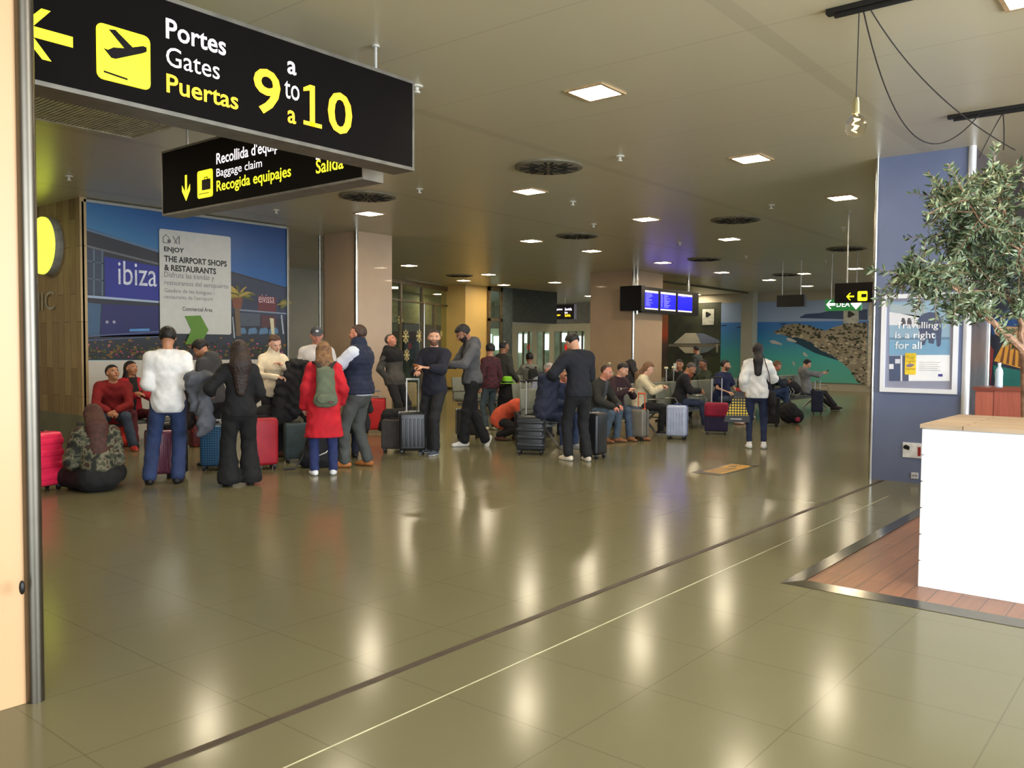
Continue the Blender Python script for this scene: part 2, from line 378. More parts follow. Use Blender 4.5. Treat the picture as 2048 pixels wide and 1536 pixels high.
mp([(172, 672), (318, 662), (318, 664), (172, 674)], .005, (84, 94, 126)); mp([(172, 680), (318, 672), (318, 674), (172, 682)], .005, (74, 84, 116))
for x in (214, 228): m.poly(PM, [(U(x, 644)[0] + .025 * math.cos(t), U(x, 644)[1] + .025 * math.sin(t)) for t in [k * math.pi / 5 for k in range(10)]], .005, mat((150, 150, 170), .4))
# right wing of the building
mp([(458, 545), (574, 578), (574, 640), (458, 625)], .002, (38, 44, 66)); mp([(516, 590), (552, 595), (552, 626), (516, 622)], .003, (92, 30, 38))
mp([(474, 618), (574, 626), (574, 629), (474, 621)], .004, (110, 122, 140)); mp([(474, 625), (520, 628), (520, 652), (474, 652)], .003, (64, 72, 84)); mp([(522, 630), (552, 632), (552, 655), (522, 655)], .003, (74, 36, 40))
for x in (482, 504, 526, 546): mp([(x - 8, 664), (x - 6, 657), (x + 6, 655), (x + 10, 660), (x + 10, 667), (x - 8, 669)], .005, (78, 110, 142))
mp([(539, 636), (547, 637), (549, 670), (543, 670)], .006, (190, 184, 150)); mp([(561, 630), (564, 630), (568, 668), (565, 668)], .006, (150, 160, 170)); mp([(464, 634), (466, 634), (470, 676), (467, 676)], .006, (150, 156, 160))
# printed palms and shrubs
R_ = random.Random(3); FW_ = [.007]
def frond(cx, cy, ang, ln, c, w=.007):
    FW_[0] += .00025; w = FW_[0]
    pts = []; n = 6
    for i in range(n + 1):
        t = i / n; x = cx + math.cos(ang) * ln * t; y = cy - math.sin(ang) * ln * t + 14 * t * t * (ln / 34)
        pts.append((x, y))
    up = [(x, y - 1.6 * (1 - i / n) - .5) for i, (x, y) in enumerate(pts)]; dn = [(x, y + 1.6 * (1 - i / n) + .5 + 3 * math.sin(math.pi * i / n)) for i, (x, y) in enumerate(pts)]
    mm_ = mat(c, .5)
    for i in range(n): m.poly(PM, [U(*p) for p in (up[i], up[i + 1], dn[i + 1], dn[i])], w, mm_)
mp([(468, 600), (478, 600), (482, 672), (472, 672)], .006, (96, 76, 50)); mp([(462, 588), (486, 590), (482, 618), (466, 616)], .0065, (112, 62, 34))
for k in range(22):
    a = R_.uniform(-.35, 3.1); frond(475 + R_.uniform(-3, 3), 590 + R_.uniform(-4, 4), a, R_.uniform(24, 44), R_.choice([(150, 130, 58), (112, 106, 44), (82, 86, 40), (170, 146, 70)]))
for k in range(12):
    a = R_.uniform(.8, 3.6); frond(572, 608 + R_.uniform(-4, 6), a, R_.uniform(10, 22), R_.choice([(130, 118, 60), (96, 96, 50)]))
for k in range(460):
    x = R_.uniform(176, 570); y = R_.gauss(702, 11)
    y = min(716, max(676, y)); fl = R_.random()
    c = R_.choice([(132, 96, 44), (96, 86, 38), (66, 74, 36), (46, 54, 32), (30, 34, 28), (40, 46, 30)]) if fl < .8 else R_.choice([(160, 60, 104), (190, 100, 130), (180, 50, 50)])
    s = R_.uniform(1.4, 3.8) * (1 if fl < .8 else .6); a = R_.uniform(0, 6.3)
    q = [(x + s * math.cos(a + t) * (1.6 if i % 2 else .7), y + s * math.sin(a + t) * (1.0 if i % 2 else .7)) for i, t in enumerate([k2 * 1.0472 for k2 in range(6)])]
    q = [(min(573, max(172, X)), min(719, Y)) for X, Y in q]
    m.poly(PM, [U(*p) for p in q], .006 + .0001 * (k % 20), mat(c, .6))
bx = lambda x0, y0, x1, y1: (U(x0, y0)[0], U((x0 + x1) / 2, y1)[1], U(x1, y0)[0], U((x0 + x1) / 2, y0)[1])
WT = mat((205, 210, 225), .4)
pl = PM
m.text('ibiza', pl, (U(236, 540)[0], U(270, 571)[1], U(313, 540)[0], U(270, 524)[1]), .006, WT); m.text('eivissa', pl, (U(517, 600)[0], U(532, 606)[1], U(548, 600)[0], U(532, 589)[1]), .006, mat((200, 170, 175), .4))
m.build('printed_picture', mu, smooth=0)
m = MB(); m.pbox(PM, u0, u1, 0.0, vb, -0.05, 0.004, mat((196, 192, 184), .5, scale=2, amt=.02)); m.build('white_base_panel', mu, smooth=0)
m = MB()
for (a, b_, c_, d_) in ((u0 - .03, u0, 0, vt), (u1, u1 + .03, 0, vt), (u0, u1, vt, vt + .04)): m.pbox(PM, a, b_, c_, d_, -.05, .03, ALU)
tag(m.build('frame', mu, smooth=0), 'brushed metal frame')
# information board on the print
ib = thing('information_board', (7.7, 13.28, 1.7), 'white board reading ENJOY THE AIRPORT SHOPS & RESTAURANTS on the blue terminal mural', 'sign')
m = MB()
c0, c1 = U(317, 455)[0], U(460, 470)[0]; z0, z1 = 1.72, 3.43
def rrect(u0, v0, u1, v1, r, n=4):
    o = []
    for cx, cy, a0 in ((u1 - r, v1 - r, 0), (u0 + r, v1 - r, 90), (u0 + r, v0 + r, 180), (u1 - r, v0 + r, 270)):
        for k in range(n + 1):
            t = math.radians(a0 + 90 * k / n); o.append((cx + r * math.cos(t), cy + r * math.sin(t)))
    return o
m.pprism(PM, rrect(c0, z0, c1, z1, .04), .008, .02, mat((190, 190, 186), .4, amt=.02)); m.build('board', ib, smooth=0)
m = MB(); TXB = mat((30, 30, 32), .5); TXG = mat((105, 105, 108), .5)
W_ = c1 - c0; H_ = z1 - z0
def tl(s, x0, x1, y0, y1, c, b=0.0): words(ib, PM, [(s, (c0 + W_ * x0, z0 + H_ * y0, c0 + W_ * x1, z0 + H_ * y1), c, b)], w=.0215)
tl('ENJOY', .06, .33, .775, .835, TXB, .035); tl('THE AIRPORT SHOPS', .06, .94, .69, .75, TXB, .035); tl('& RESTAURANTS', .06, .78, .605, .665, TXB, .035)
tl('Disfruta las tiendas y', .06, .75, .525, .595, TXG); tl('restaurantes del aeropuerto', .06, .96, .455, .515, TXG)
tl('Gaudeix de les botigues i', .06, .75, .385, .435, TXG); tl('restaurants de l\'aeroport', .06, .73, .325, .375, TXG); tl('Commercial Area', .3, .72, .225, .265, TXB, .01)
def uvb(x, y): return (c0 + W_ * x, z0 + H_ * y)
for P_ in ([(.05, .87), (.05, .92), (.09, .95), (.13, .92), (.13, .87)],):
    m.tube([PM.P(*uvb(*q), .022) for q in P_ + [P_[0]]], .006, TXG, 4)
m.pbox(PM, c0 + W_ * .11, c0 + W_ * .15, z0 + H_ * .875, z0 + H_ * .905, .02, .024, TXG)
m.tube([PM.P(*uvb(.18, .94), .022), PM.P(*uvb(.24, .87), .022)], .007, TXG, 4); m.tube([PM.P(*uvb(.25, .94), .022), PM.P(*uvb(.2, .87), .022)], .006, TXG, 4); m.tube([PM.P(*uvb(.265, .95), .022), PM.P(*uvb(.265, .87), .022)], .008, TXG, 4)
m.build('shop_symbols', ib, smooth=0)
m = MB(); q = [(368, 632), (399, 631), (415, 660), (400, 687), (368, 689), (381, 660)]
m.pprism(PM, [U(*p) for p in q], .02, .035, mat((86, 130, 34), .45, amt=.04)); m.build('green_arrow', ib, smooth=0)
# lime disc sign and letters on the wood wall
PW = PL_B(5.8)
m = MB(); uc, vc = PW.uv(77, 497); uc = (PW.uv(102, 497)[0])
rr = .45
dz = thing('disc_sign', PW.P(uc, vc, 0), 'glowing lime yellow round sign on the timber shop wall', 'sign')
m = MB(); LIME = mat((225, 235, 60), .4, emit=1.0, ec=(226, 240, 70)); GREY = mat((150, 150, 140), .4)
m.prism([PW.P(uc + rr * math.cos(t), vc + rr * math.sin(t), .12) for t in [k * math.pi / 18 for k in range(36)]], PW.n * .03, LIME); m.build('lit_face', dz, smooth=30)
m = MB(); m.prism([PW.P(uc + (rr + .01) * math.cos(t), vc + (rr + .01) * math.sin(t), 0) for t in [k * math.pi / 18 for k in range(36)]], PW.n * .12, GREY); m.build('rim', dz, smooth=30)
m = MB(); a0 = PW.uv(63, 598); a1 = PW.uv(111, 618); m2 = PW.uv(111, 580)
m.text('NIC', PW, (a0[0], PW.uv(100, 620)[1], a1[0], PW.uv(100, 583)[1]), .02, mat((190, 188, 170), .4), ext=.0)
o = m.build('wall_lettering', smooth=0, loc=PW.P(a0[0], 2.2, 0)); tag(o, 'pale raised letters NIC on the timber wall below the lime disc', 'lettering')
# ================================================================ columns
def column(name_label, x0, y0, x1, y1, c, pole=True, rounded=False, z0=0):
    t = thing('column', ((x0 + x1) / 2, (y0 + y1) / 2, 0), name_label, 'column')
    m = MB(); m.box((x0, y0, 0), (x1, y1, CE), c); m.build('cladding', t, smooth=0)
    m = MB(); m.box((x0 - .006, y0 - .006, 0), (x1 + .006, y1 + .006, .09), mat((70, 60, 48), .4)); m.build('skirting', t, smooth=0)
    if pole:
        m = MB(); m.cyl((x0, y0, 0), (x0, y0, CE), .038, CHROME, 16); tag(m.build('corner_pole', t), 'polished metal corner tube')
    return t
c1t = column('wide beige clad column with a metal corner tube behind the man in the navy vest', 10.79, 12.79, 11.72, 13.75, BEIGE)
m = MB(); m.cyl((10.95, 13.75, 0), (10.95, 13.75, CE), .16, BEIGE, 24); m.cyl((10.80, 13.93, 0), (10.80, 13.93, CE), .02, ALU, 8); m.build('rounded_edge', c1t)
c3t = column('beige clad column with a metal corner tube beside the blue flight screens', 20.93, 12.72, 22.6, 14.2, BEIGE)
c2t = column('beige column standing beyond the man in the grey hoodie', 22.2, 20.4, 23.4, 21.6, mat((214, 178, 108), .4, scale=1.5, amt=.03), pole=False)
fc = thing('column', (0.9, 4.4, 0), 'foreground beige column at the left picture edge with a steel corner tube', 'column')
pc = at_depth(60, 760, 3.55)
m = MB(); m.box((0.2, pc.y + .005, 0), (pc.x - .02, 4.9, CE), mat((206, 164, 120), .4, scale=1.2, amt=.02)); m.build('cladding', fc, smooth=0)
m = MB(); m.cyl((pc.x, pc.y, 0), (pc.x, pc.y, CE), .036, mat((112, 106, 96), .34, 1.0, amt=.03), 24); tag(m.build('corner_pole', fc), 'brushed steel corner tube')
m = MB(); q = at_depth(44, 1175, 3.45); m.ell(q, (.012, .012, .03), BLACK, 10); m.build('door_stop_knob', fc)
BLUE = mat((108, 118, 148), .45, scale=2, amt=.03)
PB = PL_B(10.4)
bc = thing('column', (10.9, 2.5, 0), 'blue-grey clad column holding the white framed travel poster', 'column')
m = MB(); m.box((10.4, 2.05, 0), (11.55, 3.04, CE), BLUE); m.build('cladding', bc, smooth=0)
m = MB(); m.box((10.43, 2.035, 0), (11.55, 2.052, CE), mat((92, 86, 88), .4)); m.build('side_panel', bc, smooth=0)
WHM = mat((225, 225, 228), .25, .2, amt=.02)
for y, r_ in ((3.04, .022), (2.05, .042)):
    m = MB(); m.cyl((10.4, y, 0), (10.4, y, CE), r_, CHROME if y > 3 else WHM, 14); m.build('corner_pole', bc)  # right pole is chrome, sunlight on it put in as white colour
m = MB(); m.cyl((11.5, 2.03, 0), (11.5, 2.03, CE), .015, CHROME, 8); m.build('corner_pole', bc)
# poster
def fb(px, py): return PB.uv(px, py)
pt = thing('framed_poster', PB.P(fb(1840, 700)[0], 1.04), 'white framed poster reading Travelling is a right for all on the blue column', 'poster')
ua, ub = fb(1763, 700)[0], fb(1917, 700)[0]; va, vb_ = 1.04, 2.17
m = MB(); fwid = .05
for a, b_, c_, d_ in ((ua, ua + fwid, va, vb_), (ub - fwid, ub, va, vb_), (ua + fwid, ub - fwid, va, va + fwid), (ua + fwid, ub - fwid, vb_ - fwid, vb_)): m.pbox(PB, a, b_, c_, d_, 0, .04, mat((235, 235, 240), .35, amt=.01))
m.build('frame', pt, smooth=0)
m = MB(); m.pbox(PB, ua + fwid, ub - fwid, va + fwid, vb_ - fwid, 0, .012, mat((150, 152, 172), .3, amt=.02))
def pp(pts, w, c): m.poly(PB, [fb(*p) for p in pts], w, mat(c, .35, amt=.02))
pp([(1779, 604), (1900, 602), (1900, 710), (1779, 711)], .013, (150, 178, 200)); pp([(1779, 608), (1830, 612), (1860, 625), (1860, 640), (1779, 622)], .014, (168, 182, 190))
pp([(1779, 624), (1840, 632), (1840, 652), (1779, 650)], .014, (226, 226, 232)); pp([(1779, 675), (1900, 674), (1900, 680), (1779, 680)], .014, (110, 140, 166)); pp([(1779, 682), (1900, 681), (1900, 709), (1779, 710)], .014, (124, 166, 196))
pp([(1834, 643), (1845, 628), (1860, 624), (1876, 626), (1883, 640), (1884, 660), (1882, 690), (1878, 694), (1874, 692), (1872, 664), (1868, 688), (1858, 686), (1856, 670), (1850, 690), (1842, 690), (1840, 665)], .015, (84, 92, 118))
for x in (1807, 1819): pp([(x - 4, 651), (x - 4, 642), (x - 2, 636), (x + 2, 636), (x + 5, 643), (x + 5, 651)], .015, (92, 90, 100))
pp([(1779, 712), (1801, 712), (1801, 762), (1779, 762)], .014, (84, 94, 122)); pp([(1806, 711), (1832, 711), (1832, 762), (1806, 762)], .014, (92, 98, 124)); pp([(1779, 728), (1788, 728), (1788, 738), (1779, 738)], .016, (230, 230, 236)); pp([(1791, 718), (1801, 718), (1801, 727), (1791, 727)], .016, (215, 215, 225))
pp([(1818, 710), (1900, 710), (1900, 762), (1818, 762)], .015, (240, 240, 242)); pp([(1802, 711), (1805, 711), (1805, 762), (1802, 762)], .016, (232, 232, 238)); pp([(1877, 748), (1886, 748), (1886, 753), (1877, 753)], .017, (74, 70, 140))
m.pprism(PB, rrect(fb(1811, 720)[0], fb(1811, 749)[1], fb(1833, 720)[0], fb(1811, 706)[1], .01), .013, .018, mat((240, 206, 60), .4)); pp([(1813, 730), (1820, 727), (1831, 729), (1824, 734), (1815, 734)], .0185, (140, 120, 140))
YT = mat((150, 120, 40), .5); m.text('Your', PB, (*fb(1814, 719), *fb(1830, 711)), .0187, YT); m.text('rights', PB, (*fb(1814, 726), *fb(1831, 720)), .0187, YT)
m.text('passenger', PB, (*fb(1813, 740), *fb(1832, 737)), .0187, YT)
for k in range(5): m.pbox(PB, *sorted((fb(1839, 720)[0], fb(1882 - 5 * (k % 2), 720)[0])), fb(1850, 725 + 4 * k)[1], fb(1850, 724 + 4 * k)[1], .0155, .0165, mat((190, 186, 178), .5))
WP = mat((240, 240, 244), .4)
m.text('Travelling', PB, (fb(1793, 660)[0], fb(1835, 661)[1], fb(1877, 660)[0], fb(1835, 644)[1]), .019, WP, bold=.01); m.text('is a right', PB, (fb(1791, 680)[0], fb(1835, 681)[1], fb(1871, 680)[0], fb(1835, 663)[1]), .019, WP, bold=.01); m.text('for all', PB, (fb(1791, 698)[0], fb(1820, 698)[1], fb(1844, 698)[0], fb(1820, 683)[1]), .019, WP, bold=.01)
m.build('poster_print', pt, smooth=0)
nt_ = thing('wall_notice', PB.P(fb(1820, 900)[0], .3), 'white notice with a black and red mark low on the blue column', 'notice')
m = MB(); m.pbox(PB, *sorted((fb(1806, 900)[0], fb(1850, 900)[0])), fb(1820, 915)[1], fb(1820, 885)[1], 0, .012, mat((232, 232, 234), .4)); m.build('card', nt_, smooth=0)
m = MB(); pq = [(1808, 891), (1813, 889), (1820, 893), (1819, 900), (1812, 898), (1807, 896)]; m.pprism(PB, [fb(*p) for p in pq], .012, .016, BLACK); m.build('black_mark', nt_, smooth=0); m = MB(); pq = [(1836, 894), (1842, 894), (1842, 912), (1836, 912)]; m.pprism(PB, [fb(*p) for p in pq], .012, .016, mat((150, 40, 44), .5)); m.build('red_mark', nt_, smooth=0)
m = MB(); m.pbox(PB, *sorted((fb(1823, 950)[0], fb(1837, 950)[0])), fb(1830, 957)[1], fb(1830, 945)[1], 0, .014, WHM); m.cyl(PB.P(fb(1827, 951)[0], fb(1827, 951)[1], .012), PB.P(fb(1827, 951)[0], fb(1827, 951)[1], .017), .015, mat((150, 150, 160), .4), 10)
m.cyl(PB.P(fb(1833, 951)[0], fb(1833, 951)[1], .012), PB.P(fb(1833, 951)[0], fb(1833, 951)[1], .017), .015, mat((150, 150, 160), .4), 10)
tag(m.build('wall_socket', smooth=0, loc=PB.P(fb(1830, 951)[0], .05)), 'small white double wall socket near the foot of the blue column', 'socket')
# ================================================================ hanging signs
SB = mat((15, 12, 11), .6, amt=.04); EDGE = mat((112, 108, 98), .4, .3); YEL = mat((250, 235, 30), .4, emit=1.1, ec=(250, 238, 20)); YEL2 = mat((248, 200, 40), .4, emit=.55, ec=(255, 190, 30)); SW = mat((245, 238, 240), .4, emit=.75, ec=(245, 235, 240)); SBD = mat((30, 27, 26), .4)
for q_ in (SB, SBD): q_.node_tree.nodes['Principled BSDF'].inputs['Specular IOR Level'].default_value = 0.06
def rod(m, p, z, r=.012): m.cyl((p[0], p[1], z), (p[0], p[1], CE), r, mat((190, 188, 180), .35, .3), 8); m.cyl((p[0], p[1], CE - .015), (p[0], p[1], CE), r * 2.6, mat((190, 188, 180), .35, .3), 10)
def arrow_left(uc, vc, h, t):       # tail right
    s = h / 2; k = t
    return [(uc - s * 1.0, vc), (uc - s * .1, vc + s), (uc + s * .25, vc + s), (uc - s * .42, vc + k), (uc + s * 1.1, vc + k), (uc + s * 1.1, vc - k), (uc - s * .42, vc - k), (uc + s * .25, vc - s), (uc - s * .1, vc - s)]
P1 = PL_A(4.74)
def s1(px, py): return P1.uv(px, py)
g1 = thing('hanging_sign', (3.2, 4.82, 2.87), 'long dark hanging sign reading Portes Gates Puertas 9 to 10, yellow plane symbol', 'sign')
m = MB(); m.pbox(P1, 1.2, 4.56, 2.89, 3.53, -.22, -.004, SB); m.build('panel', g1, smooth=0)
m = MB(); m.pbox(P1, 1.2, 4.575, 2.87, 2.895, -.23, 0, EDGE); m.pbox(P1, 1.2, 4.575, 3.525, 3.55, -.23, 0, EDGE); m.pbox(P1, 4.555, 4.575, 2.895, 3.525, -.23, -.003, EDGE); m.build('casing', g1, smooth=0)
for x in (1.6, 4.28):
    m = MB(); rod(m, (x, 4.85), 3.5); m.build('suspension_rod', g1)
m = MB()
def tx(s, x0, ytop_l, ybot_l, x1, c, b=0.0, w=.001, pl=P1, f=s1):
    a = f(x0, ybot_l); bb = f(x0, ytop_l); e = f(x1, 0); m.text(s, pl, (a[0], a[1], e[0], bb[1]), w, c, bold=b)
m.poly(P1, arrow_left(s1(97, 70)[0] - .02, s1(110, 75)[1], .26, .028), 0, YEL)
ul = s1(193, 100)[0]; ur = s1(300, 100)[0]; vt_ = s1(193, 43)[1]; vb2 = s1(193, 155)[1]
m.build('yellow_arrow', g1, smooth=0); m = MB(); m.pprism(P1, rrect(ul, vb2, ur, vt_, .035), -.003, .002, YEL)
m.build('yellow_tile', g1, smooth=0)
m = MB(); w_ = ur - ul; h_ = vt_ - vb2
def uvt(x, y): return (ul + w_ * x, vb2 + h_ * y)
plane_ = [(.12, .56), (.2, .55), (.3, .62), (.5, .66), (.22, .92), (.34, .95), (.66, .72), (.86, .80), (.93, .79), (.93, .71), (.85, .66), (.34, .42), (.26, .42)]
m.pprism(P1, [uvt(*q) for q in plane_], .002, .004, SBD); m.pprism(P1, [uvt(*q) for q in ((.12, .16), (.56, .12), (.56, .085), (.12, .125))], .002, .004, SBD)
m.build('plane_symbol', g1, smooth=0)
words(g1, P1, [('Portes', (s1(331, 0)[0], s1(331, 76)[1], s1(451, 0)[0], s1(331, 35)[1]), SW, .015), ('Gates', (s1(331, 0)[0], s1(331, 130)[1], s1(438, 0)[0], s1(331, 91)[1]), SW, 0), ('Puertas', (s1(331, 0)[0], s1(331, 184)[1], s1(475, 0)[0], s1(331, 146)[1]), YEL2, .015), ('9', (s1(506, 0)[0], s1(530, 228)[1], s1(560, 0)[0], s1(530, 137)[1]), YEL2, .015), ('0', (s1(655, 0)[0], s1(680, 268)[1], s1(704, 0)[0], s1(680, 185)[1]), YEL2, .015), ('a', (s1(574, 0)[0], s1(583, 149)[1], s1(592, 0)[0], s1(583, 123)[1]), SW, .015), ('to', (s1(568, 0)[0], s1(583, 199)[1], s1(598, 0)[0], s1(583, 164)[1]), SW, 0), ('a', (s1(574, 0)[0], s1(583, 247)[1], s1(591, 0)[0], s1(583, 221)[1]), YEL2, .015)])

m = MB(); t1, t0 = s1(625, 171)[1], s1(625, 253)[1]; e0, e1_ = s1(606, 0)[0], s1(643, 0)[0]; ew = e1_ - e0; eh = t1 - t0
def q1_(x, y): return (e0 + ew * x, t0 + eh * y)
for P_ in ([(.34, 0), (.62, 0), (.62, 1), (.34, 1)], [(0, 0), (1, 0), (1, .1), (0, .1)], [(.0, .80), (.0, .89), (.36, 1), (.36, .86)]): m.poly(P1, [q1_(*q) for q in P_], .001, YEL2)
m.build('lettering', g1, smooth=0)
# baggage claim sign
P2 = PL_B(4.44)
def s2(px, py): return P2.uv(px, py)
g2 = thing('hanging_sign', (4.55, 6.7, 2.84), 'dark hanging sign reading Baggage claim and Salida with a yellow down arrow', 'sign')
uL, uR = s2(325, 360)[0], s2(724, 330)[0]
m = MB(); m.pbox(P2, uL, uR, 2.86, 3.47, -.2, -.004, SB); m.build('panel', g2, smooth=0)
m = MB()
for a_, b_, c_, d_ in ((uL - .015, uR + .015, 2.84, 2.86), (uL - .015, uR + .015, 3.47, 3.49), (uL - .015, uL, 2.86, 3.47), (uR, uR + .015, 2.86, 3.47)): m.pbox(P2, a_, b_, c_, d_, -.21, 0, EDGE)
m.build('casing', g2, smooth=0)
for px in (356, 690):
    m = MB(); u_ = s2(px, 300)[0]; q = P2.P(u_, 0, -.1); rod(m, (q.x, q.y), 3.45); m.build('suspension_rod', g2)
m = MB(); uc = s2(372, 375)[0]; vtp = s2(372, 350)[1]; vbt = s2(372, 402)[1]
hh = vtp - vbt; wd = .075
m.poly(P2, [(uc - .018, vtp), (uc + .018, vtp), (uc + .018, vbt + .09), (uc + wd, vbt + .16), (uc + wd, vbt + .1), (uc, vbt), (uc - wd, vbt + .1), (uc - wd, vbt + .16), (uc - .018, vbt + .09)], 0, YEL)
ul, ur = s2(395, 370)[0], s2(425, 370)[0]; vt_, vb2 = s2(410, 340)[1], s2(410, 395)[1]
m.build('yellow_arrow', g2, smooth=0); m = MB(); m.pprism(P2, rrect(ul, vb2, ur, vt_, .025), -.003, .001, YEL); m.build('yellow_tile', g2, smooth=0)
w_ = ur - ul; h_ = vt_ - vb2; m = MB()
m.pprism(P2, rrect(ul + w_ * .3, vb2 + h_ * .27, ul + w_ * .88, vb2 + h_ * .66, .012), .001, .003, SBD); m.tube([P2.P(*uvt(*q), .003) for q in ((.5, .66), (.5, .73), (.68, .73), (.68, .66))], .005, SBD, 4); m.pprism(P2, [uvt(*q) for q in ((.08, .17), (.78, .17), (.78, .14), (.08, .14))], .001, .003, SBD)
m.build('suitcase_symbol', g2, smooth=0)
YB = mat((238, 238, 40), .4, emit=.8, ec=(240, 240, 40))
def t2(s, x0, yt, yb, x1, c, b=0.0):
    words(g2, P2, [(s, (s2(x0, 340)[0], s2(x0, yb)[1], s2(x1, 340)[0], s2(x0, yt)[1]), c, b)])
t2("Recollida d'equipatges", 433, 306, 336, 600, SW, .012); t2('Baggage claim', 433, 338, 359, 524, SW, 0); t2('Recogida equipajes', 433, 362, 390, 582, YB, .012)
t2('Exit', 632, 302, 320, 660, SW); t2('Salida', 632, 320, 348, 687, YB, .012); t2('Sortida', 632, 285, 300, 690, SW, .012)
# air grille in the ceiling
gr = thing('air_grille', (3.85, 8.45, CE - .03), 'white slatted square air grille in the ceiling behind the gate sign', 'vent')
WG = mat((226, 222, 208), .5)
m = MB()
for k in range(46): x = 3.22 + k * (4.45 - 3.22) / 45; m.box((2.6 + (x - 3.22) * 1.5, 7.9, CE - .03), (2.6 + (x - 3.22) * 1.5 + .022, 8.92, CE - .005), WG)
m.build('slats', gr, smooth=0)
m = MB(); m.box((2.58, 7.86, CE - .035), (4.5, 7.9, CE), WG); m.box((2.58, 8.92, CE - .035), (4.5, 8.96, CE), WG); m.box((4.46, 7.9, CE - .035), (4.5, 8.92, CE), WG); m.box((2.58, 7.9, CE - .035), (2.6, 8.92, CE), WG); m.build('frame', gr, smooth=0)
# ================================================================ ceiling lamps
ORD = ['nearest', 'second nearest', 'third nearest', 'fourth nearest', 'fifth nearest', 'sixth nearest', 'seventh nearest', 'eighth nearest', 'ninth nearest']
def crow(y):
    return ('passing the blue column' if y < 5.9 else 'along mid hall' if y < 8.4 else 'halfway to the beige column' if y < 10.1 else 'past the wide beige column' if y < 12.5 else 'over the glass front' if y < 18.2 else 'beyond the glass front')
def clabel(kind, x, y, allp):
    r = sorted(p[0] for p in allp if crow(p[1]) == crow(y)); return '%s, %s in the row %s' % (kind, ORD[min(8, r.index(x))], crow(y))
LAMPS = [(6.23, 4.2), (9.5, 4.2), (12.72, 4.2), (9.55, 7.55), (12.8, 7.55), (16.1, 7.55), (9.5, 10.92), (13.95, 10.97), (16.2, 10.97), (19.45, 10.95), (22.9, 10.95), (23.9, 7.5), (24.6, 9.2), (26.2, 10.9), (29.4, 10.85), (19.54, 17.0), (20.8, 19.2), (16.16, 16.95), (23.05, 19.35), (23.2, 17.2), (30.0, 20.4), (19.4, 4.25), (2.6, 7.0), (6.2, 7.6), (2.9, 0.9), (6.23, 0.9), (2.9, 11.0), (6.2, 10.5), (31.5, 16.2), (34.5, 18.2), (36.0, 22.5), (2.9, 15.5), (19.0, 22.4), (22.0, 23.8), (25.5, 25.0), (29.2, 7.6)]  # closing entries are added lamps that brighten vestibule, timber wall, shop and far print
LLAB = {(6.23, 4.2): 'largest square warm ceiling lamp, nearest right of the gate sign', (9.5, 4.2): 'square ceiling lamp left of the hanging bulb', (12.72, 4.2): 'square ceiling lamp beside the top of the blue column', (9.55, 7.55): 'square ceiling lamp just below the big round air diffuser', (9.5, 10.92): 'square ceiling lamp just above the metal tube of the wide beige column'}
lp = thing('ceiling_lamp', (0, 0, CE), 'lamp', 'ceiling lamp', rz=0)
LF = mat((255, 246, 225), .4, emit=LAMP_E, ec=(255, 238, 206)); s = .165
m = MB(); m.box((-s, -s, -.008), (s, s, .001), LF); m.build('diffuser', lp, smooth=0)
m = MB(); e = s + .03
for a_, b_, c_, d_ in ((-e, -s, -e, e), (s, e, -e, e), (-s, s, -e, -s), (-s, s, s, e)): m.box((a_, c_, -.014), (b_, d_, .002), mat((190, 160, 120), .4))
m.build('frame', lp, smooth=0)
for i, (x, y) in enumerate(LAMPS):
    o = lp if i == 0 else dup(lp, (x, y, CE)); o.location = (x, y, CE)
    o['group'] = 'square ceiling lamps'
    o['label'] = LLAB.get((x, y)) or clabel('square ceiling lamp', x, y, LAMPS)
# ================================================================ round air diffusers
DIF = [(8.4, 6.34), (8.4, 9.7), (13.85, 9.73), (13.75, 6.34), (19.3, 9.7), (19.1, 6.2), (19.3, 18.0), (24.6, 9.7), (24.4, 6.2)]
DG = mat((128, 122, 102), .6); DD = mat((24, 22, 18), .8)
dr = thing('air_diffuser', (0, 0, CE), 'x', 'vent', rz=0)
m = MB(); m.lathe([(.42, -.001), (.42, -.02), (.39, -.028), (.0, -.028)], (0, 0, 0), DG, 32); m.build('plate', dr)
m = MB()
for k in range(24):
    t = k * math.pi / 12; big = k % 6 == 3 or k % 6 == 2
    r0, r1_ = (.05, .25) if k % 3 == 1 else (.17, .36); wv = .014
    c_, s_ = math.cos(t), math.sin(t)
    q = [(r0 * c_ - wv * s_, r0 * s_ + wv * c_), (r1_ * c_ - wv * s_, r1_ * s_ + wv * c_), (r1_ * c_ + wv * s_, r1_ * s_ - wv * c_), (r0 * c_ + wv * s_, r0 * s_ - wv * c_)]
    m.prism([(a_, b_, -.0345) for a_, b_ in q], (0, 0, .005), DD)
m.build('slots', dr, smooth=0)
DL = ['largest round slotted air diffuser, ahead of the gate sign end', 'round slotted air diffuser just below the baggage claim sign end', 'round air diffuser between the two mid ceiling lamps, second nearest row', 'oval-looking diffuser above the flight screens side, right of the ceiling lamps']
for i, (x, y) in enumerate(DIF):
    o = dr if i == 0 else dup(dr, (x, y, CE)); o.location = (x, y, CE); o['group'] = 'round air diffusers'
    o['label'] = DL[i] if i < 2 else clabel('slotted round air diffuser', x, y, DIF)
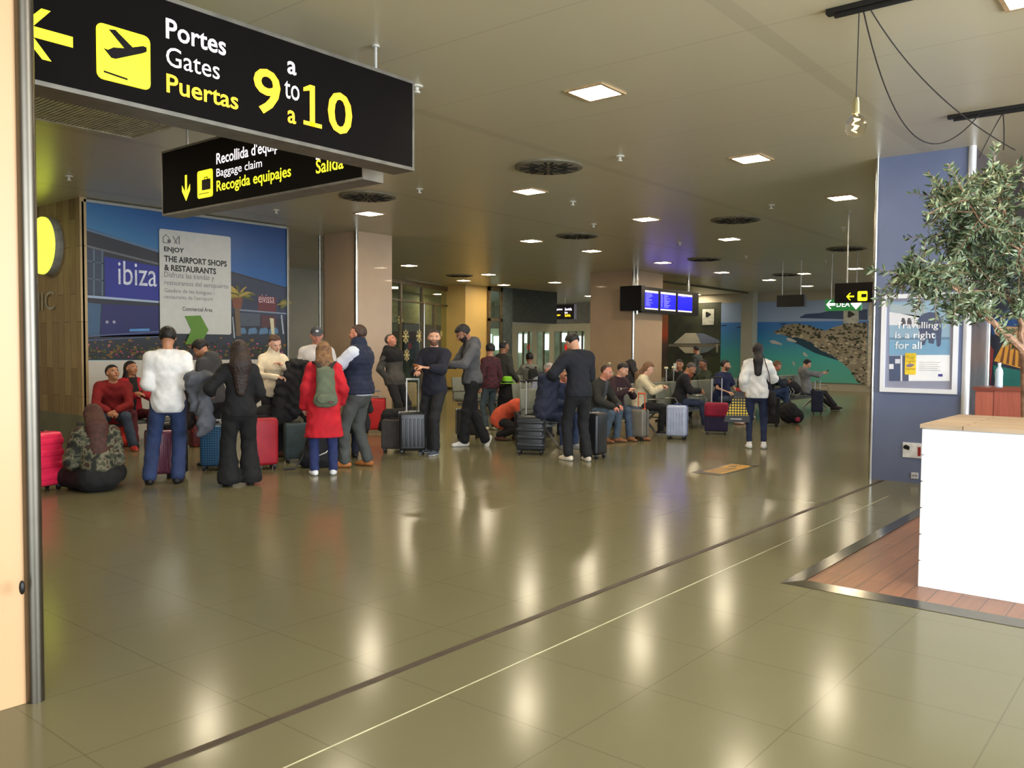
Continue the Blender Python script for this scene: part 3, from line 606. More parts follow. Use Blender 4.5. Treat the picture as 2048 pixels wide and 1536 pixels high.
# sprinklers
spk = thing('sprinkler_head', (0, 0, CE), 'small white sprinkler head hanging from the hall ceiling', 'sprinkler', 'ceiling sprinklers and detectors', rz=0)
m = MB(); m.lathe([(.055, 0), (.05, -.012), (.018, -.016), (.018, -.04), (.03, -.05), (.03, -.062), (0, -.064)], (0, 0, 0), mat((226, 222, 206), .4), 14); m.build('cap', spk)
SPK = [(8.46, 5.35), (10.62, 7.55), (8.48, 8.69), (12.73, 5.29), (12.76, 8.61), (16.03, 8.64), (15.83, 5.21), (19.27, 8.6), (21.26, 7.4), (5.15, 5.31), (8.34, 11.9), (5.0, 11.75)]
for i, (x, y) in enumerate(SPK):
    o = spk if i == 0 else dup(spk, (x, y, CE)); o.location = (x, y, CE); o['label'] = clabel('small white sprinkler head', x, y, SPK)
# ================================================================ far hall
PF = PL_B(32.0)
def ff(px, py): return PF.uv(px, py)
fm = thing('printed_mural', PF.P(ff(1590, 700)[0], 0.3), 'huge far wall print of a turquoise bay with rocky shore and boats', 'mural')
m = MB()
def fp(pts, w, c): m.poly(PF, [ff(*p) for p in pts], w, c if not isinstance(c, tuple) else mat(c, .5, amt=.05, scale=1.5))
a_, b_ = ff(1441, 700)[0], ff(1736, 700)[0]
m.pbox(PF, a_, b_, .3, 3.4, -.04, 0, grad_mat([(0, (96, 176, 156)), (1, (150, 170, 204)), (.30, (72, 172, 168)), (.5, (62, 140, 182)), (.66, (58, 122, 190)), (.74, (62, 120, 196)), (.75, (148, 170, 204))], .3, 3.4))
fp([(1600, 634), (1612, 628), (1640, 626), (1665, 620), (1690, 622), (1735, 618), (1735, 640), (1600, 636)], .004, (52, 74, 112))
rock = [(1546, 665), (1560, 658), (1570, 650), (1590, 647), (1612, 650), (1632, 656), (1650, 662), (1665, 655), (1690, 648), (1735, 645), (1735, 768), (1715, 765), (1700, 740), (1680, 722), (1660, 708), (1640, 700), (1622, 684), (1600, 676), (1575, 672)]
fp(rock, .005, (146, 136, 116))
fp([(1575, 672), (1600, 676), (1622, 684), (1640, 700), (1660, 708), (1680, 722), (1660, 716), (1630, 706), (1600, 690), (1580, 682)], .0045, (26, 62, 84))
RR = random.Random(11)
def inp(x, y, P_):
    c = False; n = len(P_)
    for i in range(n):
        x1, y1 = P_[i]; x2, y2 = P_[i - 1]
        if (y1 > y) != (y2 > y) and x < (x2 - x1) * (y - y1) / (y2 - y1) + x1: c = not c
    return c
k = 0
while k < 420:
    x, y = RR.uniform(1546, 1735), RR.uniform(645, 768)
    if not inp(x, y, rock): continue
    k += 1; up_ = y < 650 + .12 * (x - 1546) + 14
    c = RR.choice([(52, 56, 38), (64, 64, 42), (44, 48, 34)]) if (up_ and RR.random() < .75) or RR.random() < .25 else RR.choice([(184, 170, 146), (158, 146, 124), (120, 110, 94), (196, 184, 158), (100, 92, 80)])
    s = RR.uniform(1.2, 3.8); q = [(min(1735, x + s * 1.4 * math.cos(t) * RR.uniform(.6, 1)), y + s * .8 * math.sin(t) * RR.uniform(.6, 1)) for t in [j * 1.05 for j in range(6)]]
    fp(q, .006 + .00006 * (k % 40), c)
for (x, y, L_) in ((1552, 685, 13), (1583, 680, 11), (1611, 709, 5), (1588, 727, 3)): fp([(x - L_, y - 3), (x - L_ * .4, y - 5), (x + L_ * .2, y - 2), (x + L_, y + 3), (x + L_ * .8, y + 5), (x - L_ * .6, y + 2)], .009, (190, 188, 186))
for (x, y) in ((1479, 654), (1493, 662), (1448, 651), (1566, 648)): fp([(x - 6, y), (x + 6, y - 1.5), (x + 4, y + 1), (x - 5, y + 1.5)], .008, (24, 34, 60))
m.build('printed_picture', fm, smooth=0)
m = MB(); m.pbox(PF, b_, b_ + .18, 0.2, 3.5, -.04, .02, mat((206, 198, 178), .5)); m.build('end_trim', fm, smooth=0)
# boat print and sunset print
bp_ = thing('printed_mural', PF.P(ff(1388, 700)[0], 0.3), 'dark wall print of a moored boat among greenery, left of the bay print', 'mural')
m = MB(); a2 = ff(1336, 700)[0]; m.pbox(PF, a2, a_ - .01, .3, 3.44, -.03, .002, mat((36, 38, 32), .5, c2=(60, 64, 44), scale=1.2))
fp([(1337, 735), (1400, 715), (1440, 712), (1440, 775), (1337, 775)], .004, (58, 66, 38)); fp([(1347, 687), (1371, 666), (1392, 666), (1398, 676), (1402, 687)], .006, (186, 180, 160)); fp([(1391, 666), (1408, 667), (1438, 680), (1440, 686), (1402, 688), (1398, 676)], .006, (110, 118, 140))
fp([(1337, 688), (1440, 688), (1443, 690), (1430, 694), (1337, 693)], .007, (120, 112, 96)); fp([(1357, 694), (1400, 694), (1400, 707), (1370, 706)], .007, (190, 182, 158)); fp([(1400, 694), (1430, 694), (1415, 704), (1400, 707)], .007, (110, 124, 130)); fp([(1432, 688), (1436, 688), (1436, 705), (1433, 705)], .0075, (160, 158, 140))
m.build('printed_picture', bp_, smooth=0)
sp_ = thing('printed_mural', PF.P(ff(1315, 700)[0], 0.3), 'red and orange sunset wall print beside the far beige column', 'mural')
m = MB(); a3 = ff(1270, 700)[0]; m.pbox(PF, a3, a2 - .01, .3, 3.48, -.03, .002, grad_mat([(0, (110, 84, 62)), (1, (150, 112, 82)), (.3, (70, 56, 54)), (.45, (92, 66, 60)), (.58, (190, 76, 44)), (.75, (160, 92, 60))], .3, 3.48)); m.build('printed_picture', sp_, smooth=0)
for i, (x0, x1, y0, y1) in enumerate(((1305, 1323, 625, 651), (1405, 1429, 618, 650), (1687, 1718, 619, 647))):
    t = thing('small_poster', PF.P(ff((x0 + x1) / 2, 700)[0], 2.4, .02), ['small pale notice with a dark rounded triangle over the sunset print', 'small pale notice with a dark rounded triangle on the boat print', 'small pale notice with a dark rounded triangle below the green sign'][i], 'poster', 'small notices on the far wall prints')
    m = MB(); q0 = ff(x0, y1); q1 = ff(x1, y0); m.pbox(PF, q0[0], q1[0], q0[1], q1[1], .012, .025, mat((178, 180, 170), .5)); m.build('sheet', t, smooth=0)
    m = MB(); cx_, cy_ = (q0[0] + q1[0]) / 2, q0[1] + (q1[1] - q0[1]) * .64; r_ = (q1[0] - q0[0]) * .22
    m.poly(PF, [(cx_ - r_, cy_ + r_), (cx_ - r_ * .4, cy_ + r_ * 1.15), (cx_ + r_ * 1.1, cy_ + r_ * .2), (cx_ + r_ * 1.1, cy_ - r_ * .1), (cx_ - r_ * .5, cy_ - r_), (cx_ - r_, cy_ - r_ * .7)], .027, BLACK); m.build('printed_mark', t, smooth=0)
m = MB(); u_ = ff(1497, 700)[0]; u2 = ff(1520, 700)[0]; m.pbox(PF, u_, u2, 0, CE, .3, .75, mat((168, 166, 150), .45, amt=.02, scale=2)); o = m.build('cladding', smooth=0, loc=PF.P((u_ + u2) / 2, 0, .5))
o.name = 'pillar'; tag(o, 'slim grey square pillar in front of the turquoise bay print', 'pillar')
m = MB(); m.box((23.6, 13.82, CE - .06), (32, 13.9, CE), mat((84, 78, 56), .5)); struct(m, 'trim_3', smooth=0)
# flight screens on plane a=12.6
PS = PL_A(12.45)
def fs_(px, py): return PS.uv(px, py)
sc = thing('flight_screen_bank', (22.7, 12.7, 2.6), 'bank of three blue flight information screens beside the beige column', 'screens')
SBK = mat((18, 18, 22), .35)
m = MB(); m.pbox(PS, 20.98, 24.45, 2.56, 3.3, -.22, -.02, SBK); m.build('housing', sc, smooth=0)
SCB = mat((20, 20, 230), .3, emit=1.0, ec=(12, 12, 255)); SCL = mat((220, 210, 190), .3, emit=.8, ec=(232, 214, 190)); SCT = mat((130, 130, 250), .3, emit=.8, ec=(120, 120, 255))
for i, (xa, xb) in enumerate(((1284, 1316), (1321, 1351), (1356, 1384))):
    ua_, ub_ = fs_(xa, 600)[0], fs_(xb, 600)[0]
    m = MB(); m.pbox(PS, ua_ - .06, ub_ + .06, 2.6, 3.26, -.02, 0, SBK); sn = m.build('screen', sc, smooth=0)
    m = MB(); m.pbox(PS, ua_, ub_, 2.66, 3.2, 0, .004, SCB); m.pbox(PS, ua_, ub_, 3.14, 3.2, .004, .006, SCL); m.pbox(PS, ua_, ub_, 2.66, 2.70, .004, .006, SCL)
    if i < 2:
        for r in range(12):
            z = 3.1 - r * .032; RRn = random.Random(r + i * 50)
            m.pbox(PS, ua_ + .03, ua_ + .03 + RRn.uniform(.06, .12), z, z + .016, .004, .006, SCT); m.pbox(PS, ua_ + .2, ua_ + .2 + RRn.uniform(.15, .4), z, z + .014, .004, .006, SCT)
    else: m.pbox(PS, ua_ + .15, ua_ + .5, 3.11, 3.125, .004, .006, SCT)
    m.build('display', sn, smooth=0)
m = MB(); m.cyl((20.75, 12.5, 2.5), (20.75, 12.5, CE - .002), .045, CHROME, 12); m.build('pole', sc)
m = MB(); m.cyl((23.9, 12.55, 3.28), (23.9, 12.55, CE - .002), .045, CHROME, 12); m.build('pole', sc)
m = MB(); m.box((20.66, 12.3, 2.6), (20.86, 13.0, 3.3), SBK); m.build('side_screen', sc, smooth=0)
# small black hanging sign
PQ = PL_B(21)
q0, q1 = PQ.uv(1553, 614), PQ.uv(1609, 589)
t = thing('hanging_sign', PQ.P((q0[0] + q1[0]) / 2, q0[1], 0), 'blank black box sign on two thin rods before the bay print', 'sign')
m = MB(); m.pbox(PQ, q0[0], q1[0], q0[1], q1[1], -.15, 0, SBK); m.build('box', t, smooth=0, bevel=.008)
for px in (1563, 1600):
    m = MB(); u_ = PQ.uv(px, 560)[0]; q = PQ.P(u_, 0, -.07); rod(m, (q.x, q.y), q1[1] - .02); m.build('suspension_rod', t)
PR = PL_B(14)
q0, q1 = PR.uv(1669, 606), PR.uv(1741, 564)
t = thing('hanging_sign', PR.P((q0[0] + q1[0]) / 2, q0[1], 0), 'black sign with a yellow left arrow and yellow tile near the blue column', 'sign')
m = MB(); m.pbox(PR, q0[0], q1[0] + .1, q0[1], q1[1], -.12, 0, SBD); m.build('panel', t, smooth=0)
m = MB(); u_ = PR.uv(1692, 560)[0]; q = PR.P(u_, 0, -.06); rod(m, (q.x, q.y), q1[1] - .02); m.build('suspension_rod', t)
m = MB(); c_ = PR.uv(1700, 593); m.poly(PR, arrow_left(c_[0], c_[1], .115, .012), .002, YEL); a_ = PR.uv(1715, 602); b_ = PR.uv(1735, 582); m.pprism(PR, rrect(a_[0], a_[1], b_[0], b_[1], .02), 0, .002, YEL); m.build('arrow_and_tile', t, smooth=0)
m = MB(); m.pprism(PR, rrect(a_[0] + (b_[0] - a_[0]) * .38, a_[1] + (b_[1] - a_[1]) * .35, b_[0] - .012, b_[1] - (b_[1] - a_[1]) * .28, .01), .002, .004, SBD); m.build('tile_symbol', t, smooth=0)
PT = PL_B(20)
q0, q1 = PT.uv(1650, 622), PT.uv(1722, 597)
t = thing('hanging_sign', PT.P((q0[0] + q1[0]) / 2, q0[1], 0), 'green emergency sign with a white left arrow, partly behind the yellow arrow sign', 'sign')
GRN = mat((30, 120, 56), .4, emit=.35, ec=(30, 120, 56)); m = MB(); m.pbox(PT, q0[0], q1[0], q0[1], q1[1], -.1, 0, GRN); m.build('panel', t, smooth=0)
m = MB(); c_ = PT.uv(1661, 609); m.poly(PT, arrow_left(c_[0], c_[1], .2, .03), .002, SW); m.text('DEA', PT, (*PT.uv(1673, 614), *PT.uv(1700, 603)), .002, SW, bold=.01); h0 = PT.uv(1712, 619); m.poly(PT, [(h0[0], h0[1]), (h0[0] - .12, h0[1] + .13), (h0[0] - .1, h0[1] + .2), (h0[0], h0[1] + .17), (h0[0] + .1, h0[1] + .2), (h0[0] + .12, h0[1] + .13)], .002, SW); m.build('arrow_and_lettering', t, smooth=0)
for k in (0.15, .85):
    m = MB(); q = PT.P(q0[0] + (q1[0] - q0[0]) * k, 0, -.05); rod(m, (q.x, q.y), q1[1] - .02); m.build('suspension_rod', t)
# exit display and down arrow sign by the doors
PE = PL_B(30)
q0, q1 = PE.uv(1107, 639), PE.uv(1148, 608)
t = thing('lit_sign', PE.P((q0[0] + q1[0]) / 2, q0[1], 0), 'small lit dark sign reading Sortida Exit Salida above the far doors', 'sign')
m = MB(); m.pbox(PE, q0[0] - .3, q1[0], q0[1], q1[1], -.2, 0, mat((22, 12, 28), .4)); m.build('panel', t, smooth=0)
m = MB(); rod(m, tuple(PE.P((q0[0] + q1[0]) / 2, 0, -.1))[:2], q1[1] - .02); m.build('suspension_rod', t)
LW = mat((240, 225, 255), .4, emit=1.3, ec=(240, 225, 255)); LY = mat((240, 200, 30), .4, emit=1.2, ec=(240, 200, 30)); m = MB()
W_ = q1[0] - q0[0]; H_ = q1[1] - q0[1]
for s_, a_, b_, c_, d_, mm in (('equipatges', -.02, .44, .58, .74, LW), ('Sortida', .56, .9, .58, .76, LW), ('Exit', .56, .7, .38, .5, LW), ('equipajes', -.02, .34, .2, .36, LY), ('Salida', .56, .84, .17, .35, LY)): words(t, PE, [(s_, (q0[0] + W_ * a_, q0[1] + H_ * c_, q0[0] + W_ * b_, q0[1] + H_ * d_), mm, .02)], w=.004)
PG = PL_B(24)
q0, q1 = PG.uv(1189, 622), PG.uv(1225, 583)
t = thing('hanging_sign', PG.P(q0[0], q0[1], 0), 'black sign with a yellow down arrow half hidden by the far beige column', 'sign')
m = MB(); m.pbox(PG, q0[0], q1[0], q0[1], q1[1], -.18, 0, SBD); m.build('panel', t, smooth=0)
m = MB(); m.pbox(PG, q0[0] - .08, q0[0], q0[1], q1[1], -.18, 0, mat((180, 186, 176), .4)); m.build('end_cap', t, smooth=0)
m = MB(); rod(m, tuple(PG.P(PG.uv(1197, 560)[0], 0, -.1))[:2], q1[1] - .02); m.build('suspension_rod', t)
m = MB(); c_ = PG.uv(1203, 607); m.poly(PG, [(c_[0] - .03, c_[1] + .2), (c_[0] + .03, c_[1] + .2), (c_[0] + .03, c_[1] - .05), (c_[0] + .12, c_[1] + .06), (c_[0] + .12, c_[1] - .04), (c_[0], c_[1] - .18), (c_[0] - .12, c_[1] - .04), (c_[0] - .12, c_[1] + .06), (c_[0] - .03, c_[1] - .05)], .003, YEL); m.build('yellow_arrow', t, smooth=0)
# glass shop front with snowflakes (angled wall)
gp0 = hz(780, 551, CE); gp1 = hz(915, 575, CE); PGl = Plane((gp0.x, gp0.y, 0), (gp1.x - gp0.x, gp1.y - gp0.y, 0)); Lg = (gp1 - gp0).length
gf = thing('glass_shop_front', (gp0.x, gp0.y, 0), 'glazed partition with bronze frames and pale snowflake stickers beside the wide column', 'glass partition')
FR = mat((112, 96, 70), .4, .3)
for a_, b_, c_, d_ in ((0, Lg, 3.55, 3.7), (0, Lg, 3.0, 3.05), (0, Lg, 0, .12)):
    m = MB(); m.pbox(PGl, a_, b_, c_, d_, -.05, .05, FR); m.build('frame_rail', gf, smooth=0)
for px in (800, 843, 868, 905): 
    u_ = PGl.uv(px, 650)[0]; m = MB(); m.pbox(PGl, u_ - .05, u_ + .05, .12, 3.0 if px == 868 else 3.55, -.05, .05, FR); m.build('mullion', gf, smooth=0)
u_ = PGl.uv(844, 650)[0]; m = MB(); m.cyl(PGl.P(u_, .12, .08), PGl.P(u_, 3, .08), .03, CHROME, 10); m.build('pull_bar', gf)
m = MB(); m.pbox(PGl, 0, Lg, .1, 3.55, -.006, .006, glass_mat((228, 236, 226), .06)); m.build('glass_pane', gf, smooth=0)
SN = mat((214, 200, 140), .5)
def flake(px, py, r):
    m = MB(); cu, cv = PGl.uv(px, py)
    for k in range(8):
        t = k * math.pi / 4; c_, s_ = math.cos(t), math.sin(t)
        m.poly(PGl, [(cu - .02 * s_, cv + .02 * c_), (cu + r * c_ - .02 * s_, cv + r * s_ + .02 * c_), (cu + r * 1.15 * c_, cv + r * 1.15 * s_), (cu + r * c_ + .02 * s_, cv + r * s_ - .02 * c_), (cu + .02 * s_, cv - .02 * c_)], .012, SN)
        e1, e2 = cu + r * .55 * c_, cv + r * .55 * s_
        for dd in (.6, -.6):
            t2_ = t + dd; m.poly(PGl, [(e1, e2), (e1 + r * .4 * math.cos(t2_) - .015 * math.sin(t2_), e2 + r * .4 * math.sin(t2_) + .015 * math.cos(t2_)), (e1 + r * .4 * math.cos(t2_) + .015 * math.sin(t2_), e2 + r * .4 * math.sin(t2_) - .015 * math.cos(t2_))], .0125, SN)
    return m
for (x, y, r) in ((811, 673, .22), (838, 672, .22), (813, 710, .2), (800, 640, .16), (882, 667, .1), (880, 712, .09)): flake(x, y, r).build('snowflake_sticker', gf, smooth=0)
cu, cv = PGl.uv(897, 694); m = MB(); m.poly(PGl, [(cu + .1 * math.cos(k * .6283), cv + .14 * math.sin(k * .6283)) for k in range(10)], .013, mat((200, 44, 40), .5)); m.build('red_sticker', gf, smooth=0)
# things behind the glass: dim shop interior wall
q0 = PGl.P(-1, 0, -4); q1 = PGl.P(Lg + .3, 0, -4)
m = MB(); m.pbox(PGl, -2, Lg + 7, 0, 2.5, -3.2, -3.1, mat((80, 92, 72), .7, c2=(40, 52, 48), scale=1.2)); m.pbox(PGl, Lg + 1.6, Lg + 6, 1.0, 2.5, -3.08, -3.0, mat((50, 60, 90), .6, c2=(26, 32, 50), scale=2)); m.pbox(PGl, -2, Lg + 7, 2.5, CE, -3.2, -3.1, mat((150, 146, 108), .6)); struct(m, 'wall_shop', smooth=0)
# narrow window right of the far column, dark service boxes and wall
m = MB(); y_ = 20.3
PH = PL_A(20.3)
def fh(px): return PH.uv(px, 600)[0]
m.pbox(PH, fh(1004), fh(1021), 0, CE, 0, .1, mat((84, 92, 88), .5)); m.pbox(PH, fh(1021), fh(1110), 2.5, CE, 0, .1, mat((58, 62, 58), .5)); struct(m, 'wall_dark', smooth=0)
m = MB(); m.pbox(PL_B(34), PL_B(34).uv(975, 600)[0], PL_B(34).uv(1215, 600)[0], 2.55, CE, -.3, 0, mat((122, 110, 84), .6)); struct(m, 'wall_transom', smooth=0)
nw = thing('narrow_window', (23.6, 20.9, 0), 'narrow bronze framed window right of the far beige column', 'window')
m = MB(); a_, b_ = fh(977), fh(1003)
for p in ((a_, a_ + .08, 0, CE), (b_ - .08, b_, 0, CE), (a_, b_, 2.5, 2.6), (a_, b_, 3.6, CE)): m.pbox(PH, *p, -.04, .04, FR)
m.build('frame', nw, smooth=0)
m = MB(); m.pbox(PH, a_ + .08, b_ - .08, 0, 2.5, -.005, .005, glass_mat()); m.pbox(PH, a_ + .08, b_ - .08, 2.6, 3.6, -.005, .005, glass_mat()); m.build('glass_pane', nw, smooth=0)
m = MB(); m.pbox(PH, a_ + .2, b_ - .1, 2.62, 3.2, -.3, -.25, mat((150, 130, 110), .5, c2=(200, 190, 190), scale=3)); m.build('hanging_print', nw, smooth=0)
# door vestibule
PV = PL_B(27)
def fv(px, py=690): return PV.uv(px, py)
vd = thing('door_vestibule', PV.P(fv(1105)[0], 0), 'pale framed glass door vestibule with red dots on its panes', 'doorway')
PAL = mat((206, 202, 178), .45, .0, amt=.02, scale=2)
ztop = fv(1100, 648)[1]; zl = fv(1100, 663)[1]
m = MB(); m.pbox(PV, fv(1024)[0], fv(1183)[0], zl, ztop, -.5, 0, PAL); m.build('header', vd, smooth=0)
for px, wd in ((1030, .16), (1069, .14), (1104, .13), (1177, .18)):
    m = MB(); u_ = fv(px)[0]; m.pbox(PV, u_ - wd, u_ + wd * .6, 0, zl, -.1, 0, PAL); m.build('door_post', vd, smooth=0)
for px in (1045, 1056, 1086, 1120, 1135, 1150, 1163):
    m = MB(); u_ = fv(px)[0]; m.pbox(PV, u_ - .03, u_ + .03, 0, zl, -.08, -.02, mat((120, 112, 92), .4, .2)); m.build('glazing_bar', vd, smooth=0)
m = MB(); m.pbox(PV, fv(1032)[0], fv(1176)[0], .05, zl, -.05, -.04, glass_mat((236, 242, 236), .06)); m.build('glass_pane', vd, smooth=0)
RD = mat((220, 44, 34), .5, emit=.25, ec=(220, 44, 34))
for px in (1056, 1101, 1131):
    cu, cv = fv(px, 694); m = MB(); m.poly(PV, [(cu + .07 * math.cos(k * .6283), cv + .14 * math.sin(k * .6283)) for k in range(10)], -.03, RD); m.build('red_dot', vd, smooth=0)
# bright daylight windows far behind the doors
wd_ = PL_B(38)
DAY = mat((225, 235, 240), .5, emit=1.6, ec=(220, 235, 245))
i = 0
for (x0, x1, y0, y1) in ((976, 984, 668, 710), (988, 1004, 672, 700), (1008, 1016, 668, 690), (1036, 1044, 668, 705), (1049, 1054, 668, 686), (1088, 1098, 668, 700), (1122, 1134, 666, 684), (1158, 1168, 672, 700), (1012, 1024, 685, 700)):
    i += 1; q0, q1 = wd_.uv(x0, y1), wd_.uv(x1, y0); m = MB(); m.pbox(wd_, q0[0], q1[0], q0[1], q1[1], 0, .05, DAY); struct(m, 'window_%d' % i, smooth=0)
m = MB(); m.pbox(wd_, wd_.uv(940, 690)[0], wd_.uv(1240, 690)[0], 0, CE, -.3, -.1, mat((170, 168, 136), .6, c2=(104, 116, 84), scale=1.0)); struct(m, 'wall_outer', smooth=0)
# ================================================================ right side: platform, counter, art, pendants
WPL = wood_mat((156, 104, 70), (136, 90, 60), horizontal=True, plank=.14, rough=.35, axis=0)
m = MB(); m.box((5.45, -3, -.01), (12.2, 1.98, .012), WPL); o = m.build('wooden_platform', smooth=0, loc=(8, 0, 0)); tag(o, 'brown wood floor platform under the white counter', 'platform')
MT = mat((120, 116, 104), .18, .9, amt=.05)
m = MB(); m.prism([(5.33, 2.1, .0), (12.2, 2.1, 0), (12.2, 1.98, .014), (5.45, 1.98, .014)], (0, 0, .003), MT); m.prism([(5.33, 2.1, 0), (5.45, 1.98, .014), (5.45, -3, .014), (5.33, -3, 0)], (0, 0, .003), MT); m.prism([(5.33, 2.1, .0), (12.2, 2.1, 0), (12.2, 2.1, -.01), (5.33, 2.1, -.01)], (0, -.002, 0), MT)
o = m.build('platform_edge_strip', smooth=0, loc=(5.33, 2.1, 0)); tag(o, 'polished metal edging strip around the wood platform', 'edging')
ct = thing('counter', (6.3, 0, 0), 'white painted brick counter with a timber top at the right', 'counter')
WBR = bpy.data.materials.new('white_brick'); WBR.use_nodes = True; nt = WBR.node_tree; b = nt.nodes['Principled BSDF']; br = nt.nodes.new('ShaderNodeTexBrick'); g = nt.nodes.new('ShaderNodeNewGeometry'); sp = nt.nodes.new('ShaderNodeSeparateXYZ'); cx = nt.nodes.new('ShaderNodeCombineXYZ'); ad = nt.nodes.new('ShaderNodeMath')
nt.links.new(g.outputs['Position'], sp.inputs[0]); nt.links.new(sp.outputs[0], ad.inputs[0]); nt.links.new(sp.outputs[1], ad.inputs[1]); nt.links.new(ad.outputs[0], cx.inputs[0]); nt.links.new(sp.outputs[2], cx.inputs[1]); nt.links.new(cx.outputs[0], br.inputs['Vector'])
br.inputs['Scale'].default_value = 1; br.inputs['Brick Width'].default_value = .6; br.inputs['Row Height'].default_value = .17; br.inputs['Mortar Size'].default_value = .002; br.inputs['Color1'].default_value = (.93, .93, .94, 1); br.inputs['Color2'].default_value = (.9, .9, .92, 1); br.inputs['Mortar'].default_value = (.84, .84, .86, 1)
nt.links.new(br.outputs[0], b.inputs['Base Color']); b.inputs['Roughness'].default_value = .5
m = MB()
for r in range(6): m.box((5.8, -1.6, .012 + r * .17), (6.88, 1.385, .012 + r * .17 + .163), WBR)
m.box((5.81, -1.59, .012), (6.87, 1.375, 1.03), WBR)
m.build('brick_body', ct, smooth=0, bevel=.004)
m = MB(); m.box((5.79, -1.62, 1.03), (6.9, 1.395, 1.055), wood_mat((196, 170, 140), (176, 148, 118), horizontal=True, plank=.1, axis=1)); m.build('timber_top', ct, smooth=0)
pbx = thing('planter_box', (9.6, 1.7, 0), 'reddish brown wooden box behind the white counter', 'box')
PX = PL_B(8.8); q0, q1 = PX.uv(1949, 838), PX.uv(2060, 783); m = MB(); q = PX.P(q0[0], 0); m.box((8.8, .4, 0.012), (9.3, q.y, q1[1]), wood_mat((170, 92, 72), (152, 78, 62), plank=.5, rough=.4)); m.build('box', pbx, smooth=0, bevel=.004)
m = MB(); m.box((8.78, .38, q1[1]), (9.32, q.y + .02, q1[1] + .025), mat((120, 60, 46), .3)); m.build('lid', pbx, smooth=0)
zb = q1[1] + .025
bp2 = PX.uv(1989, 780); q = PX.P(bp2[0], 0, -.2)
bt = thing('water_bottle', (q.x, q.y, zb), 'clear plastic water bottle on the reddish wooden box', 'bottle')
m = MB(); m.lathe([(0, 0), (.032, .002), (.034, .02), (.032, .09), (.034, .13), (.03, .16), (.014, .19), (.013, .205)], (q.x, q.y, zb), mat((190, 205, 220), .12, amt=.03), 16); m.build('body', bt)
m = MB(); m.cyl((q.x, q.y, zb + .203), (q.x, q.y, zb + .225), .015, mat((225, 230, 240), .4), 12); m.build('cap', bt)
PJ = PL_B(11.8)
ar = thing('wall_picture', PJ.P(PJ.uv(2010, 700)[0] + .3, .8, .0), 'colourful picture of an orange pleated shape over green behind the tree', 'picture')
m = MB(); u_ = PJ.uv(1979, 700)[0]; m.pbox(PJ, u_, u_ + 1.6, .7, 2.9, -.04, 0, mat((30, 34, 44), .4))
def jp(pts, w, c): m.poly(PJ, [PJ.uv(*p) for p in pts], w, mat(c, .45, amt=.06))
jp([(1980, 640), (2048, 600), (2110, 600), (2110, 660), (2048, 665), (1985, 670)], .002, (20, 60, 110)); jp([(1985, 650), (2048, 655), (2048, 700), (1990, 668)], .003, (176, 130, 90))
jp([(1988, 722), (2010, 680), (2048, 680), (2110, 690), (2110, 750), (2045, 738)], .004, (206, 140, 44)); jp([(1986, 730), (2045, 742), (2110, 752), (2110, 785), (1992, 783)], .004, (20, 96, 84)); jp([(1980, 690), (1988, 700), (1982, 760), (1980, 783)], .005, (120, 40, 40))
for k in range(5): jp([(2000 + k * 12, 724 + 3 * k), (2010 + k * 10, 684), (2012 + k * 10, 684), (2006 + k * 12, 726 + 3 * k)], .006, (110, 60, 24))
m.build('print', ar, smooth=0)
m = MB(); m.pbox(PJ, u_ - .03, u_, .7, 2.95, -.04, .03, CHROME); m.build('frame_edge', ar, smooth=0)
# pendant bars, cords and bulb
def pbar(b_, y0, y1, label):
    t = thing('pendant_track', (b_, (y0 + y1) / 2, CE - .06), label, 'track')
    o = MB().box((b_ - .03, y1, CE - .035), (b_ + .03, y0, CE), BLACK); o.box((b_ - .015, y1, CE - .06), (b_ + .015, y0 - .05, CE - .035), BLACK); o.build('rail', t, smooth=0); return t
TR1 = pbar(5.7, 2.01, .9, 'black ceiling track holding the hanging bulb cord at the top right'); TR2 = pbar(8.93, 1.98, .6, 'black ceiling track above the blue column, the farther of the two')
CORD = mat((34, 30, 26), .7)
hk = at_depth(1718, 12, 5.62)
pb = thing('pendant_bulb', (5.7, 1.81, 2.88), 'round clear filament bulb hanging on a black cord', 'pendant lamp')
m = MB(); m.tube([(5.7, 1.805, CE - .05), (5.7, 1.81, 3.14)], .004, CORD, 6); m.build('cord', pb)
m = MB(); m.lathe([(.006, .13), (.014, .125), (.018, .11), (.022, .09), (.022, .04), (.024, .035), (.024, .02), (.016, .015)], (5.7, 1.81, 3.03), mat((190, 180, 140), .25, .8), 14); m.build('brass_socket', pb)
GB = bpy.data.materials.new('amber_glass'); GB.use_nodes = True; n_ = GB.node_tree; bb = n_.nodes['Principled BSDF']; bb.inputs['Base Color'].default_value = (1, .86, .6, 1); bb.inputs['Transmission Weight'].default_value = 1; bb.inputs['Roughness'].default_value = .02; bb.inputs['IOR'].default_value = 1.12; bb.inputs['Alpha'].default_value = .45
m = MB(); m.lathe([(.014, .13), (.02, .115), (.045, .1), (.062, .07), (.066, .04), (.06, .01), (.04, -.018), (.0, -.026)], (5.7, 1.81, 2.93), GB, 20); m.build('glass_globe', pb)
m = MB(); m.tube([Vector((5.7 + .022 * math.cos(t * 1.9), 1.81 + .022 * math.sin(t * 1.9), 2.94 + .012 * t)) for t in range(8)], .0025, mat((255, 190, 90), .4, emit=30, ec=(255, 190, 100)), 6); m.ell((5.7, 1.81, 2.965), .012, mat((255, 220, 160), .4, emit=18, ec=(255, 220, 160)), 8); m.build('filament', pb)
